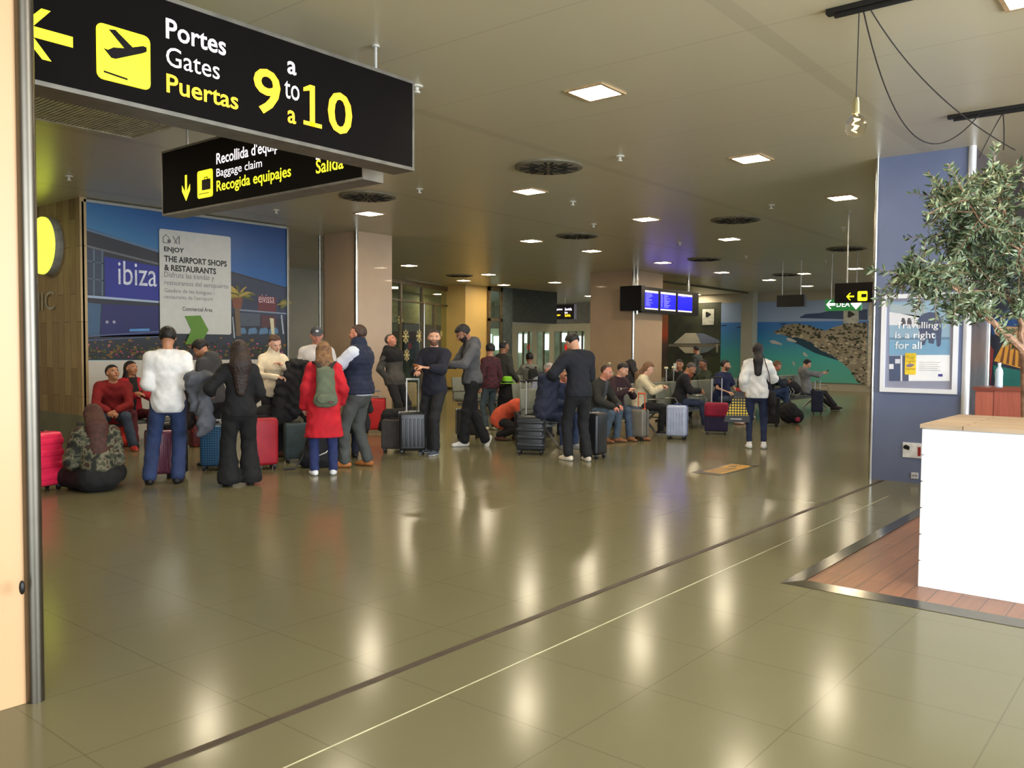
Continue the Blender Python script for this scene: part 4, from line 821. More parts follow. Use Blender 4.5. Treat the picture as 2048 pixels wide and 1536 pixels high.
def swag(p0, p1, sag_px, name, label, par):
    """cord through three points"""
    m = MB(); p0, pm_, p1 = Vector(p0), Vector(sag_px), Vector(p1); pts = []
    for i in range(25):
        t = i / 24; pts.append(p0 * (2 * (t - .5) * (t - 1)) + pm_ * (-4 * t * (t - 1)) + p1 * (2 * t * (t - .5)))
    m.tube(pts, .005, CORD, 6); m.build('hanging_cord', par)
A0 = (5.7, 1.78, CE - .05); A1 = (5.7, 1.74, CE - .05)
e1 = at_depth(1925, 345, 8.2); swag(A0, (8.9, 1.7, CE - .03), at_depth(1838, 278, 6.9), 'x', 'black cord swagging lowest ', TR1)
swag(A1, at_depth(2030, 300, 8.0), at_depth(1880, 192, 6.6), 'x', 'black cord running straighter from the bulb track ', TR1)
swag((8.93, 1.52, CE - .05), at_depth(1958, 315, 8.0), at_depth(1985, 262, 8.0), 'x', 'short black cord slanting ', TR2); swag((8.93, 1.52, CE - .05), at_depth(2007, 300, 8.0), at_depth(2008, 262, 8.0), 'x', 'short black cord hanging ', TR2)
# floor decal
dc = thing('floor_sticker', (10.0, 4.7, 0), 'black floor sticker with yellow stripes and letters on the hall floor', 'floor sticker')
m = MB(); m.box((9.42, 4.48, .001), (10.58, 4.88, .003), mat((50, 42, 32), .4)); m.build('backing', dc, smooth=0)
m = MB(); OY = mat((214, 160, 50), .4)
for k in range(6): x = 9.56 + k * .085; m.add([(x, 4.56, .0045), (x + .045, 4.56, .0045), (x + .085, 4.80, .0045), (x + .04, 4.80, .0045)], [(0, 1, 2, 3)], OY)
m.add([(9.56, 4.52, .0045), (10.4, 4.52, .0045), (10.4, 4.57, .0045), (9.56, 4.57, .0045)], [(0, 1, 2, 3)], OY); m.add([(10.1, 4.56, .004), (10.48, 4.56, .004), (10.48, 4.82, .004), (10.1, 4.82, .004)], [(0, 1, 2, 3)], OY)
m.add([(10.2, 4.64, .006), (10.28, 4.64, .006), (10.28, 4.76, .006), (10.2, 4.76, .006)], [(0, 1, 2, 3)], mat((50, 42, 32), .4)); m.add([(10.34, 4.64, .006), (10.38, 4.64, .006), (10.38, 4.76, .006), (10.34, 4.76, .006)], [(0, 1, 2, 3)], mat((50, 42, 32), .4))
m.build('yellow_print', dc, smooth=0)
# ================================================================ organic meshing (signed distance fields + surface nets)
class SDF:
    def __init__(s): s.p = []
    def cap(s, a, b, r0, r1, k=.02, flat=None): s.p.append(('c', np.array(a, float), np.array(b, float), r0, r1, k, flat)); return s
    def ell(s, c, r, R=None, k=.02): s.p.append(('e', np.array(c, float), np.array(r, float), None if R is None else np.array(R, float), 0, k, None)); return s
    def bounds(s, pad):
        lo = np.full(3, 1e9); hi = -lo
        for q in s.p:
            if q[0] == 'c': r = max(q[3], q[4]); pts = (q[1] - r, q[1] + r, q[2] - r, q[2] + r)
            else: r = max(q[2]); pts = (q[1] - r, q[1] + r)
            for t in pts: lo = np.minimum(lo, t); hi = np.maximum(hi, t)
        return lo - pad, hi + pad
def sdf_eval(S, X, Y, Z, lo, h, grow=0.0):
    V = np.full(X.shape, .3, np.float32); sh = np.array(V.shape)
    for q in S.p:
        k = q[5]
        if q[0] == 'c': r = max(q[3], q[4]) + grow + k + 2 * h + .02; a = np.minimum(q[1], q[2]) - r; b = np.maximum(q[1], q[2]) + r
        else: r = max(q[2]) + grow + k + 2 * h + .02; a = q[1] - r; b = q[1] + r
        i0 = np.clip(np.floor((a - lo) / h).astype(int), 0, sh); i1 = np.clip(np.ceil((b - lo) / h).astype(int) + 1, 0, sh)
        if (i1 <= i0).any(): continue
        sl = tuple(slice(i0[d], i1[d]) for d in range(3)); x, y, z = X[sl], Y[sl], Z[sl]
        if q[0] == 'c':
            A_, B_ = q[1], q[2]; ab = B_ - A_; px, py, pz = x - A_[0], y - A_[1], z - A_[2]
            t = np.clip((px * ab[0] + py * ab[1] + pz * ab[2]) / max(1e-9, ab @ ab), 0, 1)
            dx, dy, dz = px - ab[0] * t, py - ab[1] * t, pz - ab[2] * t
            if q[6] is not None:
                f, g = np.array(q[6][0], float), q[6][1]; dd = (dx * f[0] + dy * f[1] + dz * f[2]) * (g - 1); dx, dy, dz = dx + f[0] * dd, dy + f[1] * dd, dz + f[2] * dd
            d = np.sqrt(dx * dx + dy * dy + dz * dz) - (q[3] + (q[4] - q[3]) * t + grow)
        else:
            px, py, pz = x - q[1][0], y - q[1][1], z - q[1][2]
            if q[3] is not None:
                R = q[3]; px, py, pz = (px * R[0, 0] + py * R[1, 0] + pz * R[2, 0], px * R[0, 1] + py * R[1, 1] + pz * R[2, 1], px * R[0, 2] + py * R[1, 2] + pz * R[2, 2])
            rr = q[2] + grow; n = np.sqrt((px / rr[0]) ** 2 + (py / rr[1]) ** 2 + (pz / rr[2]) ** 2); g = np.sqrt((px / rr[0] ** 2) ** 2 + (py / rr[1] ** 2) ** 2 + (pz / rr[2] ** 2) ** 2) + 1e-9
            d = n * (n - 1) / g
        v = V[sl]; hh = np.clip(k - np.abs(v - d), 0, None) / max(k, 1e-6); V[sl] = np.minimum(v, d) - hh * hh * k * .25
    return V
def nets(V, lo, h):
    ins = V < 0; nx, ny, nz = V.shape
    c = [ins[i:nx - 1 + i, j:ny - 1 + j, k:nz - 1 + k] for i in (0, 1) for j in (0, 1) for k in (0, 1)]
    sm = np.zeros(c[0].shape, np.int8)
    for q in c: sm += q
    act = (sm > 0) & (sm < 8); idx = -np.ones(act.shape, np.int64); I = np.argwhere(act); idx[act] = np.arange(len(I))
    acc = np.zeros((len(I), 3)); cnt = np.zeros(len(I)); cor = [(i, j, k) for i in (0, 1) for j in (0, 1) for k in (0, 1)]
    vals = [V[I[:, 0] + i, I[:, 1] + j, I[:, 2] + k] for i, j, k in cor]
    for a in range(8):
        for b in range(a + 1, 8):
            dlt = [abs(cor[a][t] - cor[b][t]) for t in range(3)]
            if sum(dlt) != 1: continue
            m = (vals[a] < 0) != (vals[b] < 0); t = np.where(m, vals[a] / np.where(m, vals[a] - vals[b], 1), 0)
            P = np.array(cor[a]) + (np.array(cor[b]) - np.array(cor[a])) * t[:, None]; acc += P * m[:, None]; cnt += m
    P = lo + (I + acc / np.maximum(cnt, 1)[:, None]) * h; F_ = []
    for ax in range(3):
        s0 = [slice(1, None)] * 3; s1 = [slice(1, None)] * 3; s0[ax] = slice(0, -1); s1[ax] = slice(1, None)
        o = [d for d in range(3) if d != ax]
        sa = [slice(1, n - 1) for n in V.shape]; sb = list(sa); sa[ax] = slice(0, V.shape[ax] - 1); sb[ax] = slice(1, V.shape[ax])
        a, b = ins[tuple(sa)], ins[tuple(sb)]; E = np.argwhere(a != b)
        if not len(E): continue
        base = E.copy(); base[:, o[0]] += 1; base[:, o[1]] += 1
        fl = a[a != b]
        q = []
        for du, dv in ((-1, -1), (0, -1), (0, 0), (-1, 0)):
            c_ = base.copy(); c_[:, o[0]] += du; c_[:, o[1]] += dv; q.append(idx[c_[:, 0], c_[:, 1], c_[:, 2]])
        Q = np.stack(q, 1); F_.append(Q)
    F_ = np.concatenate(F_); F_ = F_[(F_ >= 0).all(1)]
    return P, F_
def organic(S, h, m, mb=None, grow=0.0, cut=None, fold=0.0, seed=0.0, matfn=None, mats=None):
    """mesh the field; cut(X,Y,Z,V)->V may carve it; matfn(face centres)->index list into mats"""
    lo, hi = S.bounds(grow + .03 + fold); n = np.ceil((hi - lo) / h).astype(int) + 1
    ax = [lo[d] + h * np.arange(n[d]) for d in range(3)]; X, Y, Z = np.meshgrid(*ax, indexing='ij'); X = X.astype(np.float32); Y = Y.astype(np.float32); Z = Z.astype(np.float32)
    V = sdf_eval(S, X, Y, Z, lo, h, grow)
    if fold:
        V = V + fold * (np.sin(X * 31 + seed + 3 * np.sin(Z * 19 + seed)) * np.sin(Y * 27 + 2.1 * seed + 2 * np.sin(X * 23)) + .7 * np.sin(Z * 46 + 4 * np.sin(X * 13 + seed) + 3 * np.sin(Y * 17)))
    if cut is not None: V = cut(X, Y, Z, V)
    P, Fq = nets(V, lo, h)
    mb = mb or MB()
    k = len(mb.v); mb.v += [tuple(p) for p in P.tolist()]
    fl = [tuple(int(j) + k for j in f) for f in Fq]; mb.f += fl
    if matfn is None: mb.mi += [mb._m(m)] * len(fl)
    else:
        ids = [mb._m(x) for x in mats]; C_ = P[Fq].mean(1); w_ = matfn(C_); mb.mi += [ids[int(i)] for i in w_]
    return mb
V3 = lambda *a: np.array(a, float)
def rot(ax, deg): return np.array(Matrix.Rotation(math.radians(deg), 3, ax))
def unit(v): return v / max(1e-9, np.linalg.norm(v))
def ik(a, t, l1, l2, pole):
    d = t - a; L = np.linalg.norm(d)
    if L > (l1 + l2) * .995: t = a + d * ((l1 + l2) * .995 / L); d = t - a; L = np.linalg.norm(d)
    L = max(L, abs(l1 - l2) + .01); x = (l1 * l1 - l2 * l2 + L * L) / (2 * L); hgt = math.sqrt(max(0, l1 * l1 - x * x)); u = unit(d)
    p = pole - u * (pole @ u); p = unit(p)
    return a + u * x + p * hgt, t
def hand_into(mb, w, d, pn, side, s, m, curl=35, spread=1.0):
    """palm, four unequal bent fingers and a thumb; w wrist, d direction, pn palm normal"""
    d = unit(d); pn = unit(pn - d * (pn @ d)); x = np.cross(d, pn) * side
    S = SDF(); S.cap(w - d * .01 * s, w + d * .07 * s, .026 * s, .037 * s, .01, (pn, 2.0)); S.cap(w + d * .03 * s - x * .02 * s, w + d * .075 * s - x * .026 * s, .016 * s, .015 * s, .01)
    organic(S, .0085, m, mb)
    for i, (off, ln) in enumerate(((-.027, .068), (-.009, .078), (.009, .073), (.026, .058))):
        p = w + d * .078 * s + x * off * s; path = [p - d * .02 * s]; rs = [.0095 * s]; a = math.radians(curl * .4); L = [ln * .45, ln * .32, ln * .26]
        dd = unit(d + x * off * 2.2 * spread)
        for j, l in enumerate(L):
            path.append(p); rs.append((.0093 - .0011 * j) * s); v = dd * math.cos(a) + pn * math.sin(a); p = p + v * l * s; a += math.radians(curl * (1 + .08 * i))
        path.append(p); rs.append(.0055 * s); mb.tube([Vector(q) for q in path], rs, m, 7)
    t0 = w + d * .022 * s - x * .024 * s; v1 = unit(d * .75 - x * .75 + pn * .35); v2 = unit(d * 1.0 - x * .25 + pn * .5)
    mb.tube([Vector(q) for q in (t0, t0 + v1 * .03 * s, t0 + v1 * .032 * s + v2 * .026 * s, t0 + v1 * .032 * s + v2 * .05 * s)], [.013 * s, .0115 * s, .010 * s, .006 * s], m, 7)
SKIN = {'light': (214, 160, 130), 'fair': (222, 172, 146), 'tan': (184, 128, 96), 'brown': (150, 102, 76), 'dark': (104, 70, 54), 'red': (206, 136, 110)}
def person(label, foot=None, pos=None, top=None, H=None, v=0, pelvis=None, lean=0, side=0, twist=0, head=(0, 0, 0), LA=None, RA=None, LL=None, RL=None, lp=None, rp=None, lkp=None, rkp=None,
           build=1.0, fem=False, skin='light', hair=None, upper=None, lower=None, shoes=None, beard=None, res=.013, hands=(30, 30), cap=None, glasses=False, bald=False, group=None, extra=None, palm=None, loose=0.0):
    p = Vector(pos) if pos is not None else hz(foot[0], foot[1]); p.z = 0
    br = math.degrees(math.atan2(p.y, p.x)) + v; rz = math.radians(br - 90)
    def skel(s):
        J = {}; pv = V3(*(pelvis or (0, 0, .94))) * s; J['pv'] = pv; Rt = rot('Z', twist)
        Ra = Rt @ rot('Y', side * .5) @ rot('X', -lean * .5); Rb = Rt @ rot('Y', side) @ rot('X', -lean); Rc = Rt @ rot('Y', side) @ rot('X', -lean * 1.15)
        J['wa'] = pv + Ra @ V3(0, 0, .14) * s; J['ch'] = J['wa'] + Rb @ V3(0, 0, .2) * s; J['nb'] = J['ch'] + Rc @ V3(0, -.005, .18) * s
        sw = (.152 if fem else .172) * (.6 + .4 * build)
        for n, sg in (('R', 1), ('L', -1)): J['s' + n] = J['ch'] + Rb @ V3(sg * sw, -.005, .112) * s; J['h' + n] = pv + Rt @ V3(sg * .092, 0, -.03) * s
        Rh = Rt @ rot('Z', head[1]) @ rot('X', -head[0]) @ rot('Y', head[2]); J['Rh'] = Rh; J['Rb'] = Rb
        J['hd'] = J['nb'] + Rb @ V3(0, .012, .045) * s + Rh @ V3(0, .012, .125) * s; J['Rt'] = Rt
        for n, sg, A_, pl_ in (('R', 1, RA, rp), ('L', -1, LA, lp)):
            t = V3(*A_) * s if A_ is not None else J['s' + n] + V3(sg * .07, .04, -.52) * s
            J['e' + n], J['w' + n] = ik(J['s' + n], t, .285 * s, .25 * s, V3(*(pl_ or (sg * .5, -1, -.3))))
        for n, sg, A_, pl_ in (('R', 1, RL, rkp), ('L', -1, LL, lkp)):
            t = V3(*(A_ or (sg * .11, 0, .085))) * s
            J['k' + n], J['a' + n] = ik(J['h' + n], t, .43 * s, .42 * s, V3(*(pl_ or (sg * .12, 1, .1))))
        return J
    if H: s = H / 1.75
    else:
        d = ray(top[0], top[1]); dep = p.dot(_Y) ; zt = HC + d.z * (dep / d.dot(_Y)); J = skel(1.0); s = zt / (J['hd'][2] + .108)
    J = skel(s); sk = mat(SKIN[skin] if isinstance(skin, str) else skin, .5, kind='skin', amt=.05, scale=20)
    root = thing('person', (p.x, p.y, 0), label, 'person', group, rz=rz); root['_s'] = s
    B_ = build; f = J['Rb'] @ V3(0, 1, 0); g = B_
    def torso(S, low=True, bust=fem):
        S.cap(J['pv'] + V3(0, 0, -.02) * s, J['wa'], .138 * s * g, .115 * s * g, .05, (f, 1.3)); S.cap(J['wa'], J['ch'], .118 * s * g, .142 * s * g, .05, (f, 1.3))
        S.cap(J['ch'] + (J['sL'] - J['ch']) * .55, J['ch'] + (J['sR'] - J['ch']) * .55, .095 * s * g, .095 * s * g, .05, (f, 1.1))
        for n in 'LR': S.cap(J['nb'] + J['Rb'] @ V3(0, 0, -.02) * s, J['s' + n] * .93 + J['nb'] * .07, .06 * s, .046 * s, .035)
        if bust:
            for sg in (-1, 1): S.ell(J['ch'] + J['Rb'] @ V3(sg * .07, .085, .01) * s, V3(.055, .05, .055) * s, J['Rb'], .04)
        elif B_ > 1.12: S.ell(J['wa'] + J['Rb'] @ V3(0, .06, .02) * s, V3(.13, .10, .14) * s * (B_ - .1), J['Rb'], .06)
        return S
    def arms(S, k=.02, gr=0, upto=1.0, only=None):
        for n in 'LR':
            S.cap(J['s' + n], J['e' + n], (.046 + gr) * s * (.5 + .5 * g), (.037 + gr) * s, .03)
            if upto > 0: w_ = J['e' + n] + (J['w' + n] - J['e' + n]) * upto; S.cap(J['e' + n], w_, (.037 + gr) * s, (.026 + gr) * s, .02)
        return S
    def legs(S, gr=0, upto=1.0, flare=0.0):
        for n in 'LR':
            S.cap(J['h' + n], J['k' + n], (.080 + gr) * s * (.4 + .6 * g), (.058 + gr) * s, .04)
            e = J['k' + n] + (J['a' + n] - J['k' + n]) * upto; S.cap(J['k' + n], e, (.057 + gr) * s, (.040 + gr + flare) * s, .03)
        S.cap(J['hL'] * .8 + J['hR'] * .2, J['hR'] * .8 + J['hL'] * .2, (.098 + gr * .5) * s * g, (.098 + gr * .5) * s * g, .05)
        return S
    # body: one mesh
    S = torso(SDF()); arms(S, gr=-.008); legs(S, gr=-.012)
    S.cap(J['nb'] - J['Rb'] @ V3(0, 0, .03) * s, J['hd'] + J['Rh'] @ V3(0, -.015, -.05) * s, .056 * s, .052 * s, .03)
    body = organic(S, .02, sk)
    Rh = J['Rh']; hd = J['hd']; hp = lambda x, y, z: hd + Rh @ V3(x, y, z) * s
    S = SDF(); S.ell(hp(0, -.012, .02), V3(.076, .096, .088) * s, Rh, .02); S.ell(hp(0, .022, -.028), V3(.060, .066, .082) * s, Rh, .03); S.cap(hp(0, .012, -.055), hp(0, .055, -.088), .05 * s, .026 * s, .025)
    S.cap(hp(0, .084, .004), hp(0, .106, -.028), .009 * s, .0145 * s, .012); S.cap(hp(-.03, .074, .018), hp(.03, .074, .018), .012 * s, .012 * s, .014)
    for sg in (-1, 1): S.ell(hp(sg * .078, -.006, -.008), V3(.011, .02, .031) * s, Rh, .008); S.ell(hp(sg * .038, .055, -.03), V3(.026, .026, .03) * s, Rh, .02)
    S.cap(hp(-.018, .083, -.055), hp(.018, .083, -.055), .009 * s, .009 * s, .014)
    S.cap(hp(0, -.02, -.06), J['nb'] + J['Rb'] @ V3(0, 0, .0) * s, .05 * s, .054 * s, .03)
    bm_ = mat(beard, .8, amt=.15, scale=40) if beard else None
    if beard:
        def bf(C_):
            q = ((C_ - hd) @ Rh) / s; return ((q[:, 2] < -.035) & (q[:, 2] > -.12) & (q[:, 1] > .0) & ~((np.abs(q[:, 0]) < .024) & (np.abs(q[:, 2] + .055) < .008)))
        organic(S, .0075, sk, body, matfn=bf, mats=[sk, bm_])
    else: organic(S, .0075, sk, body)
    EW = mat((226, 220, 212), .3, amt=.02); EI = mat((40, 28, 22), .2, amt=.02); LIP = mat(tuple(int(c * k_) for c, k_ in zip(SKIN[skin] if isinstance(skin, str) else skin, (.86, .68, .66))), .5, amt=.05)
    BRW = mat(hair['c'] if hair and not cap else (60, 42, 32), .8, amt=.1); RhM = Matrix(Rh.tolist())
    for sg in (-1, 1):
        body.ell(hp(sg * .031, .0795, .002), (.0135 * s, .009 * s, .0085 * s), EW, 8, RhM); body.ell(hp(sg * .031, .0865, .001), (.0055 * s, .003 * s, .0055 * s), EI, 6, RhM)
        body.tube([Vector(hp(sg * x, y, z)) for x, y, z in ((.014, .088, .018), (.032, .088, .023), (.05, .076, .017))], [.0035 * s, .0042 * s, .0025 * s], BRW, 5)
        body.tube([Vector(hp(sg * x, y, z)) for x, y, z in ((.017, .084, .008), (.031, .088, .0115), (.046, .08, .007))], .0022 * s, mat((70, 44, 34), .7), 4)
    body.ell(hp(0, .0925, -.0525), (.022 * s, .005 * s, .0035 * s), LIP, 8, RhM); body.ell(hp(0, .0915, -.0605), (.019 * s, .006 * s, .005 * s), LIP, 8, RhM)
    for i, (n, sg) in enumerate((('L', -1), ('R', 1))):
        d = unit(J['w' + n] - J['e' + n]); pn = V3(*(palm[i])) if palm and palm[i] is not None else (V3(-sg, .2, 0) if abs(d[2]) > .6 else V3(-sg * .5, 0, -1))
        hand_into(body, J['w' + n], d, pn, 1 if n == 'R' else -1, s, sk, curl=hands[i])
    body.build('body', root, smooth=80)
    # clothing
    for i, u_ in enumerate(upper or []):
        S = torso(SDF()); gr = u_.get('g', .014); c = u_['c']; mm = c if not isinstance(c, tuple) else mat(c, .85, kind='fabric', amt=u_.get('amt', .1), scale=u_.get('sc', 6), bump=u_.get('bump', .35))
        sl = u_.get('sleeve', 1.0)
        if sl is not None: arms(S, gr=u_.get('sg', .0), upto=max(0, sl))
        if u_.get('collar', 0): S.cap(J['nb'] - V3(0, 0, .03) * s, J['nb'] + (hd - J['nb']) * u_['collar'], .068 * s, .062 * s, .02)
        if u_.get('hood'): S.cap(J['nb'] + J['Rb'] @ V3(-.07, -.06, .02) * s, J['nb'] + J['Rb'] @ V3(.07, -.06, .02) * s, .045 * s, .045 * s, .03); S.ell(J['nb'] + J['Rb'] @ V3(0, -.09, -.04) * s, V3(.09, .045, .08) * s, J['Rb'], .03)
        if u_.get('hem', .86) < .93: S.cap(J['hL'] * .78 + J['hR'] * .22 + J['Rt'] @ V3(0, 0, -.02) * s, J['hR'] * .78 + J['hL'] * .22 + J['Rt'] @ V3(0, 0, -.02) * s, .104 * s * g, .104 * s * g, .05); S.cap(J['hL'] * .7 + J['hR'] * .3 + J['Rt'] @ V3(0, 0, .06) * s, J['hR'] * .7 + J['hL'] * .3 + J['Rt'] @ V3(0, 0, .06) * s, .108 * s * g, .108 * s * g, .05)
        hem = u_.get('hem', .86)     # height above floor at H=1.75, relative along pelvis
        if u_.get('skirt'):
            S.cap(J['wa'], J['pv'] + V3(0, 0, -.0) * s, .14 * s * g, .165 * s * g, .05, (f, 1.25)); S.cap(J['pv'], J['pv'] + V3(0, 0, hem - .94 - .1) * s, .165 * s * g, (.165 + u_['skirt']) * s, .05, (V3(0, 1, 0), 1.25))
        pv = J['pv']; up = unit(J['wa'] - pv); hz_ = (hem - .94) * s; nb = J['nb']; nu = unit(J['nb'] - J['ch']); sE = {n: (J['s' + n], J['e' + n], J['w' + n]) for n in 'LR'}
        def cut(X, Y, Z, V, hz_=hz_, u_=u_):
            d = (X - pv[0]) * up[0] + (Y - pv[1]) * up[1] + (Z - pv[2]) * up[2]
            inarm = np.zeros(X.shape, bool)
            if sl is not None:
                for n in 'LR':
                    a, e, w_ = sE[n]; q = unit(w_ - e); ax_ = (X - e[0]) ** 2 + (Y - e[1]) ** 2 + (Z - e[2]) ** 2
                    t = np.clip((X - e[0]) * q[0] + (Y - e[1]) * q[1] + (Z - e[2]) * q[2], 0, .3 * s)
                    inarm |= ((X - e[0] - q[0] * t) ** 2 + (Y - e[1] - q[1] * t) ** 2 + (Z - e[2] - q[2] * t) ** 2) < (.075 * s) ** 2
            V = np.where(inarm, V, np.maximum(V, hz_ - d))
            nk = (X - nb[0]) * nu[0] + (Y - nb[1]) * nu[1] + (Z - nb[2]) * nu[2]
            if not u_.get('collar') and not u_.get('hood'): V = np.maximum(V, nk - .035 * s)
            if sl is not None and sl < .5:   # short sleeves: cut across the upper arm
                fr = u_.get('short', .62)
                for n in 'LR':
                    a, e, w_ = sE[n]; q = unit(e - a); t = (X - a[0]) * q[0] + (Y - a[1]) * q[1] + (Z - a[2]) * q[2]; L = np.linalg.norm(e - a)
                    near = ((X - a[0] - q[0] * t) ** 2 + (Y - a[1] - q[1] * t) ** 2 + (Z - a[2] - q[2] * t) ** 2) < (.085 * s) ** 2
                    sd = 1 if n == 'R' else -1; ch = J['ch']; Rb = J['Rb']; lx = ((X - ch[0]) * Rb[0, 0] + (Y - ch[1]) * Rb[1, 0] + (Z - ch[2]) * Rb[2, 0]) * sd
                    V = np.where(near & (lx > .15 * s * g), np.maximum(V, t - L * fr), V)
            if u_.get('ribs'): V = V + .007 * np.abs(np.sin(d * math.pi / (.062 * s))) * -1 + .004
            return V
        mf = None; ms = None
        if u_.get('bands'):     # list of (height above pelvis, colour) from the bottom; arms keep base
            bs = u_['bands']; ms = [mm] + [mat(b[1], .85, kind='fabric', bump=.3) for b in bs]
            def mf(C_, bs=bs):
                d = (C_ - pv) @ up; o = np.zeros(len(C_), int)
                for i_, b in enumerate(bs): o[(d > b[0] * s)] = i_ + 1
                if u_.get('bandarm'):
                    for n in 'LR':
                        a, e, w_ = sE[n]; 
                        for (p0, p1) in ((a + (e - a) * .25, e), (e, w_)):
                            q = unit(p1 - p0); t = np.clip((C_ - p0) @ q, 0, np.linalg.norm(p1 - p0)); r = np.linalg.norm(C_ - p0 - t[:, None] * q, axis=1); o[r < .072 * s] = 0
                return o
        if u_.get('vneck'):
            ms = [mm, mat(u_['vneck'], .85, kind='fabric')]
            def mf(C_):
                q = (C_ - J['ch']) @ J['Rb'] / s; return ((q[:, 1] > .02) & (np.abs(q[:, 0]) < .03 + .22 * np.clip(q[:, 2] + .28, 0, 1) * u_.get('vw', .4)) & (q[:, 2] > -.30)).astype(int)
        organic(S, res, mm, grow=gr * s + loose * s, cut=cut, fold=u_.get('fold', .0035), seed=i * 2.3 + len(label), matfn=mf, mats=ms).build(u_['n'], root, smooth=80)
    if lower:
        c = lower['c']; mm = c if not isinstance(c, tuple) else mat(c, .85, kind='fabric', amt=lower.get('amt', .12), scale=5, bump=.35)
        S = legs(SDF(), gr=lower.get('g', .006), upto=lower.get('upto', .98), flare=lower.get('flare', .012)); S.cap(J['pv'] + V3(0, 0, -.03) * s, J['pv'] + (J['wa'] - J['pv']) * .7, .145 * s * g, .13 * s * g, .04, (f, 1.3))
        def cutl(X, Y, Z, V): return np.maximum(V, lower.get('cut', .035) * s - Z)
        organic(S, res, mm, fold=.0035, seed=len(label), cut=cutl).build(lower.get('n', 'trousers'), root, smooth=80)
    if shoes:
        for i_, (n, sg) in enumerate((('L', -1), ('R', 1))):
            a = J['a' + n]; k_ = J['k' + n]; ft = (shoes.get('dirs') or (None, None))[i_]
            fd = V3(*ft) if ft else V3(sg * .18, 1, 0); fd = unit(fd); dn = V3(0, 0, -1) if not ft or abs(fd[2]) < .2 else unit(np.cross(np.cross(fd, V3(0, 0, -1)), fd))
            sd = np.cross(fd, dn); b0 = a + dn * .05 * s; S = SDF(); L = shoes.get('l', 1.0)
            S.cap(b0 - fd * .045 * s, b0 + fd * .07 * s, .037 * s, .041 * s, .02); S.cap(b0 + fd * .07 * s + dn * .006 * s, b0 + fd * .155 * s * L + dn * .012 * s, .043 * s, .032 * s, .02, (dn, 1.15)); S.cap(a + unit(k_ - a) * shoes.get('boot', .01) * s, b0, .042 * s, .043 * s, .03)
            a_, dn_ = a, dn
            def cuts(X, Y, Z, V, a_=a_, dn_=dn_): return np.maximum(V, (X - a_[0]) * dn_[0] + (Y - a_[1]) * dn_[1] + (Z - a_[2]) * dn_[2] - .083 * s)
            m1 = mat(shoes['c'], .6, amt=.1, kind='fabric'); m2 = mat(shoes.get('sole', (210, 205, 195)), .6)
            def ms_(C_, a_=a_, dn_=dn_): return (((C_ - a_) @ dn_) > .062 * s).astype(int)
            organic(S, min(res, .011), m1, cut=cuts, matfn=ms_, mats=[m1, m2]).build('shoe', root, smooth=80)
    if hair:
        S = SDF(); hg = hair.get('vol', .010); S.ell(hp(0, -.014, .024), V3(.077 + hg, .097 + hg, .088 + hg) * s, Rh, .02); ln = hair.get('len', 0)
        if ln:
            w_ = hair.get('w', .075); bk = hair.get('back', .0)
            st = hp(0, -.05, -.02); fr = ln * .3; bd = unit(J['Rb'] @ V3(0, -.25 - bk, -1)); dl = V3(0, 0, -1) * .6 + J['Rb'] @ V3(0, -.1, -.4)
            e1 = J['nb'] + J['Rb'] @ V3(0, -.115 - hair.get('off', 0), .0) * s; e2 = e1 + (J['Rb'] @ V3(0, -.03, -.55) + V3(0, 0, -.45)) * max(.01, ln - .16) * s
            S.cap(st, e1, w_ * s, w_ * 1.05 * s, .03, (f, 1.5)); S.cap(e1, e2, w_ * 1.1 * s, w_ * hair.get('end', .75) * s, .03, (f, 1.8))
            if hair.get('sides', True):
                for sg in (-1, 1): S.cap(hp(sg * .072, -.01, .02), hp(sg * .075, -.01, -.02) + V3(0, 0, -.1 - .35 * min(ln, .35)) * s, .022 * s, .028 * s, .02)
        if hair.get('pony'): S.cap(hp(0, -.1, .02), hp(0, -.15, -.03), .022 * s, .028 * s, .01); S.cap(hp(0, -.15, -.03), hp(0, -.16, -.03 - hair['pony']), .03 * s, .014 * s, .01)
        if hair.get('bun'): S.ell(hp(0, -.105, .05), V3(.035, .035, .035) * s, Rh, .01)
        fl = hair.get('line', .055)
        def cuth(X, Y, Z, V):
            x = ((X - hd[0]) * Rh[0, 0] + (Y - hd[1]) * Rh[1, 0] + (Z - hd[2]) * Rh[2, 0]) / s; y = ((X - hd[0]) * Rh[0, 1] + (Y - hd[1]) * Rh[1, 1] + (Z - hd[2]) * Rh[2, 1]) / s; z = ((X - hd[0]) * Rh[0, 2] + (Y - hd[1]) * Rh[1, 2] + (Z - hd[2]) * Rh[2, 2]) / s
            face = np.minimum(y - .012 - np.clip((z - fl), -.05, 0) * .4, fl + .03 * np.clip(1 - np.abs(x) / .08, 0, 1) * .6 - z)      # >0 inside the face zone
            V = np.maximum(V, face * s * .8)
            if not ln: V = np.maximum(V, np.minimum(-.038 - z + np.clip(y, -.1, .05) * -.1, y + .3) * s * .8 - 0)
            V = V + .0022 * np.sin(x * 260 + 6 * np.sin(z * 30)) * np.sin(y * 240)
            return V
        hm = mat(hair['c'], hair.get('rough', .55), amt=.25, scale=26, bump=.5)
        if hair.get('grey'): hm = mat(hair['c'], .7, c2=hair['grey'], scale=30, bump=.4)
        organic(S, .009, hm, cut=cuth).build('hair', root, smooth=80)
